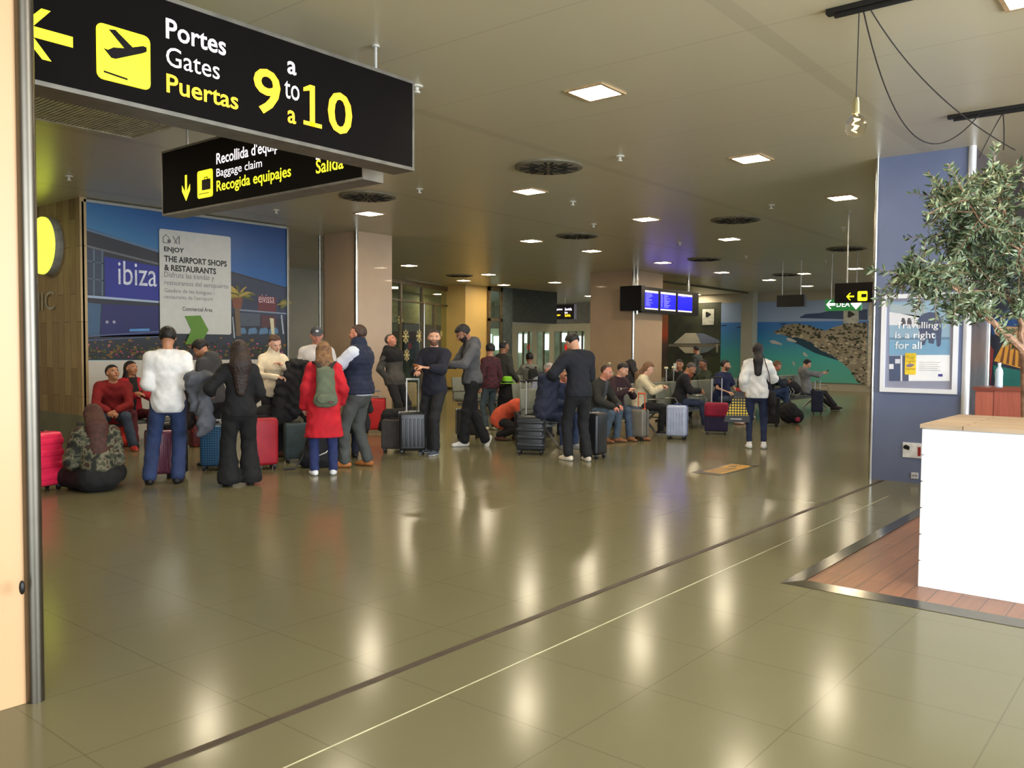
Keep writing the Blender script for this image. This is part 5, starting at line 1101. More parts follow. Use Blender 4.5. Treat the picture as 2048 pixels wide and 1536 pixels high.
    if cap:
        cm = mat(cap, .8, kind='fabric', bump=.2); S = SDF(); S.ell(hp(0, -.012, .03), V3(.088, .106, .092) * s, Rh, .01); S.cap(hp(-.03, .09, .04), hp(.03, .09, .04), .05 * s, .05 * s, .01, (Rh @ V3(0, 0, 1), 7)); S.cap(hp(-.02, .13, .03), hp(.02, .13, .03), .045 * s, .045 * s, .01, (Rh @ V3(0, 0, 1), 7))
        def cutc(X, Y, Z, V):
            z = ((X - hd[0]) * Rh[0, 2] + (Y - hd[1]) * Rh[1, 2] + (Z - hd[2]) * Rh[2, 2]) / s; return np.maximum(V, (.022 - z) * s)
        organic(S, .009, cm, cut=cutc).build('cap', root, smooth=80)
        mb = MB(); mb.ell(hp(0, .088, .078), (.022 * s, .006 * s, .018 * s), mat((220, 220, 215), .6), 10, RhM); mb.build('cap_badge', root)
    if glasses:
        mb = MB(); gm = mat((210, 210, 200) if glasses == 1 else (14, 14, 14), .3)
        zz = .002 if glasses == 1 else .062
        for sg in (-1, 1):
            mb.tube([Vector(hp(sg * .034 + .024 * math.cos(t), .097 - (0 if glasses == 1 else .02), zz + .018 * math.sin(t))) for t in [k * .628 for k in range(10)]], .0022 * s, gm, 5, closed=True); mb.tube([Vector(hp(sg * .058, .094 - (0 if glasses == 1 else .02), zz + .004)), Vector(hp(sg * .084, .0, zz + .004))], .0025 * s, gm, 5)
        mb.tube([Vector(hp(-.011, .1, zz)), Vector(hp(.011, .1, zz))], .0022 * s, gm, 5); mb.build('glasses', root)
    root['_J'] = 0
    PEOPLE.append((root, J, s, rz, p))
    return root, J, s, rz, Vector(p)
PEOPLE = []
def world(P_, q):
    """local point of a person -> world"""
    root, J, s, rz, p = P_; return Vector(p) + Matrix.Rotation(rz, 3, 'Z') @ Vector(q)
# ================================================================ people
BK = (22, 21, 23); JEAN = (44, 58, 92); LJEAN = (84, 98, 120)
bend = dict(LA=(-.17, .24, 1.10), RA=(.17, .24, 1.10))
def shoe(c, sole=None, **k): return dict(c=c, sole=sole or c, **k)
P1 = person('person standing with back turned in white sweater and blue jeans', foot=(338, 967), top=(334, 655), v=-4, pelvis=(0, 0, .93), LA=(-.13, .2, 1.12), RA=(.15, .19, 1.12), lp=(-.3, -.8, -.7), rp=(.3, -.8, -.7), LL=(-.20, .0, .085), RL=(.09, .0, .085), skin='tan', hair=dict(c=(24, 18, 16), vol=.014), head=(14, 0, 0),
  upper=[dict(n='sweater', c=(242, 240, 238), sleeve=.93, hem=.80, g=.024, sg=.012)], lower=dict(c=(44, 60, 100), g=.016, flare=.02), shoes=shoe((24, 22, 24)), build=1.0)
P2 = person('person with long dark hair seen from behind in black sweater and wide black trousers', foot=(480, 971), top=(485, 683), v=8, fem=True, LA=(-.30, .2, 1.12), RA=(.18, .22, 1.0), lp=(-.8, -.3, -.8), rp=(.5, -.6, -.6), LL=(-.13, 0, .085), RL=(.13, .03, .085), hair=dict(c=(44, 28, 22), len=.48, w=.115, end=.5, vol=.022), build=1.04,
  upper=[dict(n='sweater', c=(20, 19, 22), hem=.84, g=.022, sg=.012)], lower=dict(c=(17, 17, 19), g=.03, flare=.065, n='wide_trousers'), shoes=shoe((30, 28, 28)))
P3 = person('person in dark grey hoodie with head bent and earphone wire, beside the white sweater', foot=(430, 930), top=(434, 682), v=58, head=(42, 0, 0), lean=12, LA=(-.15, .3, 1.15), RA=(.1, .3, 1.13), skin='tan', hair=dict(c=(22, 19, 20), vol=.022), upper=[dict(n='hoodie', c=(62, 60, 62), hem=.84, g=.022, hood=True)], lower=dict(c=BK), shoes=shoe(BK), build=1.08)
P4 = person('person in cream turtleneck holding black coats, hair tied back', foot=(545, 915), top=(540, 671), v=-150, fem=True, head=(28, 0, 8), lean=4, LA=(-.0, .27, 1.30), RA=(.10, .30, 1.14), lp=(-1, -.2, -.6), rp=(1, -.2, -.6), skin='fair', hair=dict(c=(84, 56, 42), bun=True, vol=.006, line=.06), hands=(25, 40), palm=((0, 0, -1), (0, .4, -1)),
  upper=[dict(n='turtleneck', c=(236, 220, 190), collar=.42, hem=.86, g=.016)], lower=dict(c=(26, 24, 28)), shoes=shoe((74, 44, 28), (40, 26, 20), boot=.14), build=1.0)
P5 = person('person with blonde hair in red coat and white sneakers wearing a green backpack', foot=(648, 950), top=(632, 684), v=6, fem=True, lean=2, LA=(-.24, .10, .90), RA=(.24, .16, .95), lp=(-.3, -1, 0), rp=(.3, -1, 0), LL=(-.12, .02, .085), RL=(.12, 0, .085), skin='fair', hair=dict(c=(140, 104, 68), grey=(96, 66, 44), len=.34, w=.105, end=.95, vol=.014), build=1.0,
  upper=[dict(n='coat', c=(196, 22, 38), hem=.50, skirt=.075, g=.026, sg=.014, fold=.005)], lower=dict(c=(36, 48, 96), g=.01, flare=.01), shoes=shoe((238, 238, 240)))
P6 = person('person in grey cap and white shirt facing the camera behind the red coat', foot=(634, 902), top=(630, 655), v=176, head=(14, 6, 0), skin='red', cap=(70, 70, 76), hair=dict(c=(60, 40, 30)), LA=(-.2, .2, 1.02), RA=(.2, .2, 1.0), upper=[dict(n='shirt', c=(214, 208, 206), sleeve=.95, hem=.84, g=.02)], lower=dict(c=(40, 44, 60)), shoes=shoe(BK), build=1.08)
P7 = person('person in navy padded vest over white t-shirt, grey trousers and tan boots', foot=(718, 934), top=(724, 650), v=66, LA=(-.14, .42, 1.10), RA=(.02, .36, 1.02), lp=(-1, -.2, -.6), rp=(.8, -.6, -.8), LL=(-.10, .14, .085), RL=(.13, -.06, .085), skin='red', hair=dict(c=(70, 48, 38), vol=.006), head=(-2, 0, 0), build=1.22, hands=(50, 50),
  upper=[dict(n='t_shirt', c=(206, 212, 226), sleeve=.0, hem=.88, g=.016, sg=.02, short=.72), dict(n='padded_vest', c=(26, 34, 58), sleeve=None, hem=.90, g=.036, collar=.38, ribs=True)], lower=dict(c=(74, 76, 74), g=.014), shoes=shoe((172, 104, 46), (140, 88, 44), boot=.15))
P7b = person('person in black sweatshirt with cream NEW YORK sleeve lettering, half hidden by the padded vest', pos=(7.35, 8.75, 0), H=1.66, v=20, pelvis=(0, -.1, .55), lean=28, head=(26, 0, 0), LL=(-.14, .36, .085), RL=(.14, .36, .085), LA=(-.12, .36, .78), RA=(.16, .36, .78), hair=dict(c=(20, 18, 18), vol=.02), upper=[dict(n='sweatshirt', c=(20, 20, 22), hem=.8, g=.022)], lower=dict(c=(28, 32, 52)), shoes=shoe(BK), build=1.05)
P8 = person('person looking up in black and grey hoodie, leaning by the wide beige column', foot=(800, 866), top=(786, 668), v=-128, head=(-22, 0, 0), lean=-6, LA=(-.1, -.14, .92), RA=(.12, -.16, .92), lp=(-1, -.6, 0), rp=(1, -.8, 0), pelvis=(0, -.12, .93), LL=(-.14, .16, .085), RL=(.1, .12, .085), skin='red', hair=dict(c=(64, 56, 52), grey=(110, 104, 100), vol=.004), upper=[dict(n='hoodie', c=(78, 74, 70), hood=True, hem=.84, g=.026, bands=[(.30, (20, 18, 20))], bandarm=True)], lower=dict(c=(30, 29, 31), g=.014), shoes=shoe(BK), build=1.1)
P9 = person('bearded person in navy sweater facing the camera and holding an orange phone', foot=(868, 908), top=(860, 659), v=142, twist=6, head=(2, 34, 0), LA=(-.07, .33, 1.22), RA=(.03, .34, 1.15), lp=(-1, -.5, -.6), rp=(1, -.6, -.6), LL=(-.1, .1, .085), RL=(.13, -.05, .085), skin='light', hair=dict(c=(48, 34, 28), vol=.006), beard=(120, 88, 70), hands=(55, 60), build=1.04,
  upper=[dict(n='shirt_collar', c=(176, 172, 170), sleeve=None, hem=1.2, g=.016), dict(n='sweater', c=(22, 23, 38), sleeve=.45, hem=.83, g=.024, sg=.014, short=1.9)], lower=dict(c=(24, 24, 27), g=.014), shoes=shoe((58, 66, 80), (206, 206, 206)))
P10 = person('person with curly dark hair and beard in grey hoodie looking at a phone', foot=(944, 893), top=(930, 652), v=108, head=(36, 0, 0), lean=6, LA=(-.10, .40, 1.16), RA=(.06, .40, 1.14), lp=(-1, -.4, -.8), rp=(1, -.5, -.9), LL=(.06, .1, .085), RL=(.0, -.2, .10), skin='brown', beard=(36, 26, 22), hair=dict(c=(20, 16, 15), vol=.018), hands=(50, 50),
  upper=[dict(n='t_shirt', c=(28, 26, 26), sleeve=None, hem=.88, g=.018), dict(n='hoodie', c=(86, 86, 90), sleeve=.66, hem=.90, g=.026, hood=True, short=1.9, vneck=(28, 26, 26))], lower=dict(c=(20, 20, 23), g=.016, flare=.02), shoes=dict(c=(206, 200, 190), sole=(225, 222, 214), dirs=[(0, 1, 0), (.1, .35, -.93)]), build=1.0)
P11 = person('person in dark plaid shirt and ripped jeans standing behind the grey hoodie', foot=(980, 860), top=(974, 688), v=40, head=(0, -20, 0), skin='tan', cap=None, hair=dict(c=(16, 15, 16), vol=.02), upper=[dict(n='plaid_shirt', c=mat((78, 30, 36), .85, kind='plaid', c2=(30, 26, 30), scale=24), sleeve=.95, hem=.84, g=.02)], lower=dict(c=(66, 78, 84)), shoes=shoe((206, 196, 160)))
P12 = person('person in dark olive jacket turned away, next to the lime hat', foot=(1006, 852), top=(1006, 683), v=-50, head=(0, -12, 0), LA=(-.2, .2, .95), RA=(.2, .2, .96), skin='brown', hair=dict(c=(22, 18, 17), vol=.006), upper=[dict(n='jacket', c=(52, 50, 42), hem=.82, g=.028)], lower=dict(c=(28, 28, 32)), shoes=shoe(BK), build=1.08)
P16 = person('person in black sweater with bowed head, a dark coat on the arm and cream sneakers', foot=(1156, 922), top=(1160, 668), v=32, head=(38, 8, 0), lean=7, LA=(-.26, .28, 1.06), RA=(.08, .3, 1.14), lp=(-1, -.4, -.6), rp=(1, -.8, -.5), LL=(-.09, .1, .085), RL=(.11, -.06, .085), skin='light', hair=dict(c=(22, 18, 18), vol=.014), build=1.04, hands=(50, 50),
  upper=[dict(n='sweater', c=(22, 24, 34), hem=.86, g=.026, sg=.012)], lower=dict(c=(21, 21, 25), g=.016), shoes=shoe((214, 200, 180), (228, 222, 210)))
P26 = person('person with long dark hair seen from behind in white top, jeans and white sneakers', foot=(1512, 897), top=(1506, 687), v=4, fem=True, LA=(-.20, .05, .92), RA=(.16, .30, 1.28), lp=(-.4, -1, 0), rp=(.6, -.2, -1), LL=(-.11, 0, .085), RL=(.12, 0, .085), skin='tan', hair=dict(c=(30, 20, 20), len=.36, w=.07, end=.85, vol=.012, sides=False), build=.98,
  upper=[dict(n='loose_top', c=(240, 238, 236), sleeve=.6, hem=.84, g=.026, sg=.018, short=1.9, fold=.006)], lower=dict(c=(34, 44, 78), g=.004, upto=.9, flare=.0), shoes=shoe((236, 232, 230)))
# seated: local poses
def sit(label, b, a, v=None, face=-90, **k):
    """b, a: pelvis position; face: world direction in degrees"""
    br = math.degrees(math.atan2(a, b)); d = dict(pelvis=(0, 0, .53), H=1.72, LL=(-.12, .46, .085), RL=(.12, .46, .085), LA=(-.14, .34, .72), RA=(.14, .34, .72), lp=(-1, -.6, -.4), rp=(1, -.6, -.4), res=.015); d.update(k)
    return person(label, pos=(b, a, 0), v=face - br, **d)
P17 = sit('person seated in dark olive jacket and glasses leaning forward in tan boots', 11.55, 7.78, face=-84, lean=24, head=(16, 0, 0), LA=(-.08, .46, .62), RA=(.12, .44, .60), skin='red', hair=dict(c=(64, 42, 32), vol=.003, line=.075), glasses=1, upper=[dict(n='jacket', c=(42, 40, 34), g=.03, hem=.84, vneck=(70, 72, 74), vw=.2)], lower=dict(c=(74, 90, 106)), shoes=shoe((132, 84, 50), (110, 74, 48), boot=.1), build=1.1, LL=(-.12, .40, .085), RL=(.1, .30, .085))
P18 = sit('person seated in burgundy sweater with cream lettering, looking down', 12.18, 7.75, face=-100, lean=12, head=(26, 10, 0), LA=(-.05, .32, .82), RA=(.05, .34, .84), skin='light', hair=dict(c=(26, 20, 20), vol=.01), upper=[dict(n='sweater', c=(48, 22, 28), g=.024, hem=.84)], lower=dict(c=(70, 84, 104)), shoes=shoe((140, 92, 58), (120, 82, 54), boot=.12), build=1.1, LL=(-.14, .50, .085))
P19 = sit('person with long brown hair in cream top seated and using a phone', 13.15, 7.85, face=-62, fem=True, lean=10, head=(28, 0, 0), LA=(-.02, .42, .86), RA=(.04, .40, .84), skin='fair', hair=dict(c=(96, 66, 44), grey=(128, 92, 64), len=.34, w=.075, end=.8), upper=[dict(n='loose_top', c=(206, 192, 160), g=.028, hem=.8, sleeve=.85)], lower=dict(c=(34, 34, 36)), shoes=shoe((34, 32, 36), (224, 222, 218)), LL=(-.08, .56, .085), RL=(.1, .40, .085))
P21 = sit('person seated in black jacket over orange hoodie looking down at hands', 14.75, 7.9, face=-64, lean=14, head=(38, 0, 0), LA=(-.06, .38, .72), RA=(.06, .38, .74), skin='tan', hair=dict(c=(70, 62, 58), grey=(100, 92, 88), vol=.002), upper=[dict(n='jacket', c=(22, 22, 28), g=.028, hem=.84, vneck=(214, 66, 46), vw=.3)], lower=dict(c=(46, 56, 84)), shoes=shoe((96, 92, 88), (190, 184, 176)), build=1.08, LL=(-.1, .55, .085), RL=(.12, .5, .085))
P25 = sit('person seated in navy polo shirt beside the crimson and navy suitcase', 16.35, 7.8, face=-95, lean=8, head=(4, 22, 0), LA=(-.1, .34, .66), RA=(.2, .3, .66), skin='light', hair=dict(c=(26, 22, 22), vol=.006), beard=(110, 84, 70), upper=[dict(n='polo_shirt', c=(26, 34, 74), sleeve=0, hem=.84, g=.02, sg=.02, short=.8)], lower=dict(c=(58, 70, 92)), shoes=shoe((200, 186, 180), (190, 120, 100)), build=1.15)
P28 = sit('person with sandy hair in dark teal jacket seated and looking at a phone', 18.75, 7.8, face=-52, lean=16, head=(32, 0, 0), LA=(-.04, .44, .82), RA=(.06, .42, .80), skin='red', hair=dict(c=(130, 96, 66), vol=.01), upper=[dict(n='jacket', c=(28, 40, 56), g=.026, hem=.84)], lower=dict(c=(48, 66, 104)), shoes=shoe((120, 96, 84), (200, 196, 190)), LL=(-.1, .58, .085), RL=(.12, .42, .22), build=1.05)
P30 = sit('person in light grey hoodie with legs stretched out, seated last in the row', 21.1, 7.75, face=-50, lean=-8, head=(30, 0, 0), LA=(-.04, .42, .98), RA=(.08, .40, .96), skin='light', hair=dict(c=(28, 26, 28), vol=.01), upper=[dict(n='hoodie', c=(136, 138, 142), g=.024, hem=.84, hood=True, sleeve=.6, short=1.9)], lower=dict(c=(54, 48, 56)), shoes=shoe((60, 40, 44)), LL=(-.1, .75, .085), RL=(.1, .7, .14))
P27 = sit('person in black jacket seated cross-legged, mostly hidden by the white top', 17.35, 7.8, face=-70, lean=10, head=(30, 0, 0), skin='tan', hair=dict(c=(26, 20, 20), vol=.01), upper=[dict(n='jacket', c=(22, 22, 26), g=.028, hem=.84)], lower=dict(c=(24, 24, 28)), shoes=shoe((214, 214, 214)), LL=(-.1, .5, .085), RL=(.1, .55, .34))
# back row facing the other way
def back(label, b, a=8.55, **k): return sit(label, b, a, face=k.pop('face', 92), **k)
P20 = back('person with dark hair in the back row, seen behind the cream top', 14.0, hair=dict(c=(30, 22, 22), len=.2, w=.09, vol=.02), fem=True, upper=[dict(n='jacket', c=(40, 40, 42), g=.026, hem=.84)], lower=dict(c=BK), shoes=shoe(BK))
P22 = sit('person with sunglasses on the head holding a white phone to the face, black jacket', 16.1, 8.6, face=170, lean=4, head=(8, 30, 0), LA=(-.06, .22, 1.08), RA=(.2, .3, .75), lp=(-1, 0, -.5), skin='tan', hair=dict(c=(30, 24, 22), vol=.003), glasses=2, upper=[dict(n='jacket', c=(24, 24, 26), g=.03, hem=.84)], lower=dict(c=BK), shoes=shoe(BK), build=1.1)
P24 = back('person with very short hair in the back row, left of the navy polo shirt', 17.2, 8.6, face=150, head=(10, 0, 0), skin='brown', hair=dict(c=(30, 24, 22), vol=.002), upper=[dict(n='shirt', c=(52, 60, 44), g=.02, hem=.84)], lower=dict(c=BK), shoes=shoe(BK))
P29 = back('person with ginger ponytail and cream collar seated in the back row', 20.3, 8.6, face=140, fem=True, skin='fair', hair=dict(c=(150, 92, 54), pony=.14, vol=.006), upper=[dict(n='jacket', c=(196, 186, 160), g=.022, hem=.84, collar=.3)], lower=dict(c=BK), shoes=shoe(BK))
P23 = person('person with short black hair in grey top standing before the boat print', foot=(1393, 800), top=(1394, 693), v=60, skin='tan', head=(14, 0, 0), hair=dict(c=(16, 15, 16), vol=.016), upper=[dict(n='shirt', c=(66, 70, 68), hem=.84, g=.02)], lower=dict(c=BK), shoes=shoe(BK))
# group at the bench end and crouching person
P14 = sit('person with white hair in grey shirt seated and leaning forward', 12.0, 9.2, face=-108, lean=22, head=(20, 24, 0), skin='red', hair=dict(c=(176, 168, 160), vol=.006), upper=[dict(n='shirt', c=(126, 130, 142), g=.02, hem=.84)], lower=dict(c=(40, 46, 62)), shoes=shoe(BK), build=1.12)
P15 = sit('person with grey-brown hair in navy jacket, hands clasped, one white sneaker forward', 10.5, 7.8, face=-104, lean=26, head=(24, 0, 0), LA=(-.06, .44, .70), RA=(.02, .46, .70), skin='red', hair=dict(c=(132, 116, 96), vol=.008), upper=[dict(n='jacket', c=(30, 38, 64), g=.03, hem=.84)], lower=dict(c=(52, 66, 100)), shoes=shoe((150, 148, 150), (226, 226, 230)), LL=(-.1, .42, .085), RL=(.12, .40, .085), build=1.15)
P13 = person('person in orange sweater crouching behind the large black suitcase in brown boots', pos=(10.75, 8.72, 0), H=1.70, v=-112, pelvis=(0, -.30, .36), lean=66, head=(-10, 0, 0), LL=(-.12, -.06, .085), RL=(.12, -.28, .085), lkp=(-.2, 1, .3), rkp=(.2, 1, .1), LA=(-.1, .42, .36), RA=(.12, .44, .36), skin='light', hair=dict(c=(60, 56, 56), vol=.01), upper=[dict(n='sweater', c=(214, 88, 58), g=.028, hem=.82)], lower=dict(c=BK), shoes=shoe((96, 56, 38), (70, 44, 32), boot=.12), build=1.1)
P12b = sit('person with black backpack straps and back turned beyond the white hair', 16.0, 12.6, face=60, hair=dict(c=(18, 16, 16), vol=.012), skin='brown', H=1.85, upper=[dict(n='shirt', c=(120, 118, 106), g=.02, hem=.84)], lower=dict(c=BK), shoes=shoe(BK))
P34 = sit('person with auburn hair bent low over the far bench', 17.2, 14.55, face=-170, lean=40, head=(50, 0, 0), fem=True, hair=dict(c=(88, 48, 34), len=.25, w=.09, vol=.016), upper=[dict(n='top', c=(200, 190, 180), g=.02, hem=.84)], lower=dict(c=BK), shoes=shoe(BK))
# seated at the left by the mural
P31 = sit('person seated in red sweater and jeans looking aside, forearms on knees', 5.86, 12.42, face=-112, H=1.76, lean=30, head=(-14, 26, 0), LA=(-.0, .46, .58), RA=(.05, .47, .57), lp=(-1, -.3, -.2), rp=(1, -.3, -.2), skin='tan', hair=dict(c=(24, 20, 20), vol=.01), pelvis=(0, 0, .50), upper=[dict(n='sweater', c=(132, 22, 26), g=.024, hem=.84, sleeve=.8, short=1.9)], lower=dict(c=(62, 74, 94), g=.012), shoes=shoe((178, 50, 40), (200, 120, 90)), LL=(-.24, .42, .085), RL=(.24, .40, .085), build=1.18, hands=(60, 60))
P32 = sit('person with shoulder-length dark hair in red jacket seated beside the red sweater', 6.30, 12.76, face=-95, fem=True, lean=4, head=(-8, 22, 0), skin='tan', hair=dict(c=(40, 26, 22), len=.2, w=.08), pelvis=(0, 0, .50), LA=(-.05, .3, .80), RA=(.05, .32, .78), upper=[dict(n='shirt', c=(30, 26, 28), sleeve=None, hem=.88, g=.018), dict(n='jacket', c=(176, 24, 40), g=.026, hem=.84, vneck=(30, 26, 28), vw=.35)], lower=dict(c=(90, 30, 40)), shoes=shoe(BK), build=1.0)
P33 = person('person sitting on the floor in camouflage top with long auburn hair', pos=(4.02, 8.86, 0), H=1.66, v=12, pelvis=(0, 0, .175), lean=16, head=(26, 0, 0), fem=True, LL=(.16, .44, .07), RL=(-.14, .40, .07), lkp=(-1, .5, .12), rkp=(1, .5, .12), LA=(-.16, .3, .22), RA=(.14, .3, .2), lp=(-.6, -.8, -.6), rp=(.6, -.8, -.6), skin='light', hair=dict(c=(62, 33, 25), grey=(80, 44, 32), len=.40, w=.105, end=1.0, vol=.014), build=1.08,
  upper=[dict(n='camouflage_top', c=mat((80, 80, 64), .85, kind='camo', scale=13), g=.034, hem=.97, sg=.02)], lower=dict(c=(18, 18, 20), g=.05, flare=.02, cut=.003), shoes=shoe(BK))
# ================================================================ luggage
def cam_rz(p, v=0): return math.atan2(p.y, p.x) - math.pi / 2 + math.radians(v)
def suitcase(label, foot=None, pos=None, w_=.38, d_=.23, h_=.52, c=(20, 20, 22), v=0, ribs='v', handle=0.0, zoff=0.0, rim=None, grip=(150, 150, 152), soft=False, c2=None, wheels=True, tube=(205, 205, 205), name='suitcase', rough=.35, group=None, band=(30, 28, 30), kind='plain', kc2=None, ksc=8):
    p = hz(*foot) if foot else Vector(pos); p.z = zoff
    t = thing(name, p, label, 'suitcase', group, rz=cam_rz(p, v)); z0 = .055 if wheels else .0
    cm = mat(c, rough, amt=.06, kind=kind, c2=kc2, scale=ksc) if kind != 'plain' or not soft else mat(c, .85, kind='fabric', bump=.2)
    m = MB(); m.rbox((0, 0, z0 + h_ / 2), (w_, d_, h_), .045 if not soft else .03, cm, 3)
    m.build('shell', t, smooth=60)
    if ribs == 'v':
        m = MB(); n = 6
        for k in range(n): x = -w_ / 2 + w_ * (k + 1) / (n + 1)
        for k in range(n):
            x = -w_ / 2 + w_ * (k + 1) / (n + 1)
            for y in (-d_ / 2, d_ / 2): m.rbox((x, y, z0 + h_ * .47), (w_ / (n + 1) * .45, .016, h_ * .72), .007, cm, 2)
        m.build('ribs', t, smooth=60)
    if ribs == 'h':
        m = MB(); n = 4
        for k in range(n):
            z = z0 + h_ * (k + .8) / (n + .6)
            m.rbox((0, 0, z), (w_ + .012, d_ + .012, h_ / n * .62), .03, cm, 3)
        m.build('ribs', t, smooth=60)
    m = MB(); m.rbox((0, 0, z0 + h_ / 2), (w_ + .008, .016, h_ + .008), .006, mat(rim or band, .35 if rim else .7, .6 if rim else 0), 2); m.build('zip_band' if not rim else 'silver_rim', t, smooth=60)
    if c2: m = MB(); m.rbox((0, 0, z0 + h_ * .77), (w_ + .02, d_ + .05, h_ * .5), .05, mat(c2, .8, kind='fabric', bump=.2), 3); m.build('upper_bag', t, smooth=60)
    if wheels:
        for sx in (-1, 1):
            for sy in (-1, 1):
                m = MB(); x, y = sx * (w_ / 2 - .045), sy * (d_ / 2 - .04); m.cyl((x - .012, y, .025), (x + .012, y, .025), .025, RUBBER, 14); m.rbox((x, y, .048), (.045, .045, .03), .01, mat((60, 60, 64), .4), 2); m.build('wheel', t)
    zt = z0 + h_
    if handle:
        for sx in (-1, 1):
            m = MB(); m.cyl((sx * w_ * .22, d_ * .3, zt - .05), (sx * w_ * .22, d_ * .3, zt + handle), .009, mat(tube, .3, .5, amt=.02), 8); m.build('handle_tube', t)
        m = MB(); m.rbox((0, d_ * .3, zt + handle), (w_ * .5, .03, .028), .012, mat(grip, .5), 2); m.build('handle_grip', t, smooth=60)
        m = MB(); m.rbox((0, d_ * .3, zt), (w_ * .55, .05, .02), .008, mat(grip, .5), 2); m.build('handle_plate', t, smooth=60)
    m = MB(); m.tube([(-.06, 0, zt), (-.055, 0, zt + .022), (.055, 0, zt + .022), (.06, 0, zt)], .009, mat(band, .6), 6); m.build('carry_handle', t)
    return t
suitcase('bright pink ribbed suitcase at the far left beside the person in camouflage', pos=(3.62, 9.32, 0), w_=.42, d_=.25, h_=.56, c=(238, 44, 84), v=38, ribs='h')
suitcase('mauve ribbed suitcase between the legs of the person in white sweater', foot=(322, 956), w_=.33, h_=.50, c=(120, 62, 84), v=10)
suitcase('black soft suitcase just right of the mauve ribbed suitcase', foot=(352, 952), w_=.26, h_=.56, c=(26, 22, 26), v=0, soft=True, ribs=None)
suitcase('blue textured suitcase left of the wide black trousers', foot=(432, 940), w_=.34, h_=.50, c=(28, 62, 92), v=-14, ribs=None, kind='dots', kc2=(60, 100, 130), ksc=34, handle=.05)
suitcase('red and dark floral bag on the floor behind the blue suitcase', foot=(394, 893), w_=.22, h_=.5, c=(84, 28, 32), v=20, ribs=None, kind='flower', kc2=(150, 60, 44), ksc=12, wheels=False, name='floral_bag')
suitcase('deep red suitcase right of the wide black trousers', foot=(524, 938), w_=.36, h_=.58, c=(170, 22, 40), v=16, ribs=None, rough=.55)
suitcase('dark teal grey suitcase left of the red coat legs', foot=(592, 924), w_=.30, h_=.46, c=(58, 72, 74), v=8, ribs=None, soft=True)
suitcase('plain red suitcase beyond the navy padded vest', foot=(750, 865), w_=.38, h_=.56, c=(196, 26, 28), v=-6, ribs=None, handle=.12, rough=.6)
suitcase('black ribbed suitcase with raised silver handle beside the person in navy sweater', foot=(825, 908), w_=.39, h_=.55, c=(30, 30, 32), v=0, rim=(150, 150, 150), handle=.46, grip=(190, 188, 182))
suitcase('charcoal soft suitcase under a dark jacket, left of the ribbed black suitcase', foot=(789, 904), w_=.36, h_=.42, c=(58, 54, 52), v=-8, soft=True, ribs=None)
suitcase('small beige suitcase standing beyond the raised silver handle', foot=(817, 818), w_=.40, h_=.60, c=(190, 172, 122), v=0, ribs=None)
suitcase('dark soft suitcase behind the crossed legs in black trousers', foot=(936, 876), w_=.40, h_=.44, c=(44, 42, 42), v=12, soft=True, ribs=None, rim=(190, 190, 190))
suitcase('large black suitcase with two tall silver handle tubes in front of the orange sweater', foot=(1062, 908), w_=.40, d_=.26, h_=.50, c=(38, 40, 44), v=-8, ribs='h', handle=.50, grip=(20, 20, 20), tube=(225, 225, 228))
suitcase('slim suitcase behind the large black one showing only thin handle tubes', foot=(1050, 888), w_=.34, h_=.46, c=(34, 34, 36), v=4, handle=.48, ribs=None, grip=(20, 20, 20), tube=(200, 200, 205))
suitcase('black suitcase with wide silver rim behind the cream sneakers', foot=(1186, 916), w_=.30, d_=.30, h_=.58, c=(24, 24, 26), v=60, ribs=None, rim=(200, 200, 200))
suitcase('taupe hard suitcase with orange handle tubes beside the tan boots', foot=(1278, 880), w_=.28, h_=.46, c=(122, 116, 104), v=-30, ribs=None, handle=.26, tube=(226, 96, 60), grip=(226, 96, 60))
suitcase('glossy silver suitcase in front of the bench row', foot=(1354, 878), w_=.34, d_=.24, h_=.52, c=(176, 186, 214), v=-12, ribs='v', rough=.15, band=(70, 84, 140))
suitcase('two-tone suitcase, crimson above and navy below, with tall silver tubes', foot=(1432, 868), w_=.40, d_=.26, h_=.50, c=(40, 32, 66), c2=(148, 20, 56), v=0, soft=True, ribs=None, handle=.46, tube=(220, 220, 225), grip=(30, 30, 32))
suitcase('black upright suitcase right of the person in white top', foot=(1542, 852), w_=.30, h_=.52, c=(20, 20, 20), v=10, soft=True, ribs=None)
suitcase('navy soft suitcase beside the sandy-haired seated person', foot=(1634, 828), w_=.26, h_=.50, c=(38, 42, 66), v=0, soft=True, ribs=None, handle=.24, tube=(200, 210, 225))
# ================================================================ bags and loose things (organic)
def blob(name, label, cat, root_pos, parts, c, res=.012, fold=.004, rz=0.0, pname='body', **k):
    t = thing(name, root_pos, label, cat, rz=rz); S = SDF()
    for q in parts:
        if q[0] == 'c': S.cap(q[1], q[2], q[3], q[4], .03, q[5] if len(q) > 5 else None)
        else: S.ell(q[1], V3(*q[2]), None, .03)
    def cz(X, Y, Z, V): return np.maximum(V, .004 - Z) if k.get('floor') else V
    organic(S, res, mat(c, .85, kind='fabric', bump=.3) if isinstance(c, tuple) else c, fold=fold, cut=cz, seed=len(label)).build(pname, t, smooth=80); return t
def fl(px, py): q = hz(px, py); return (q.x, q.y, 0)
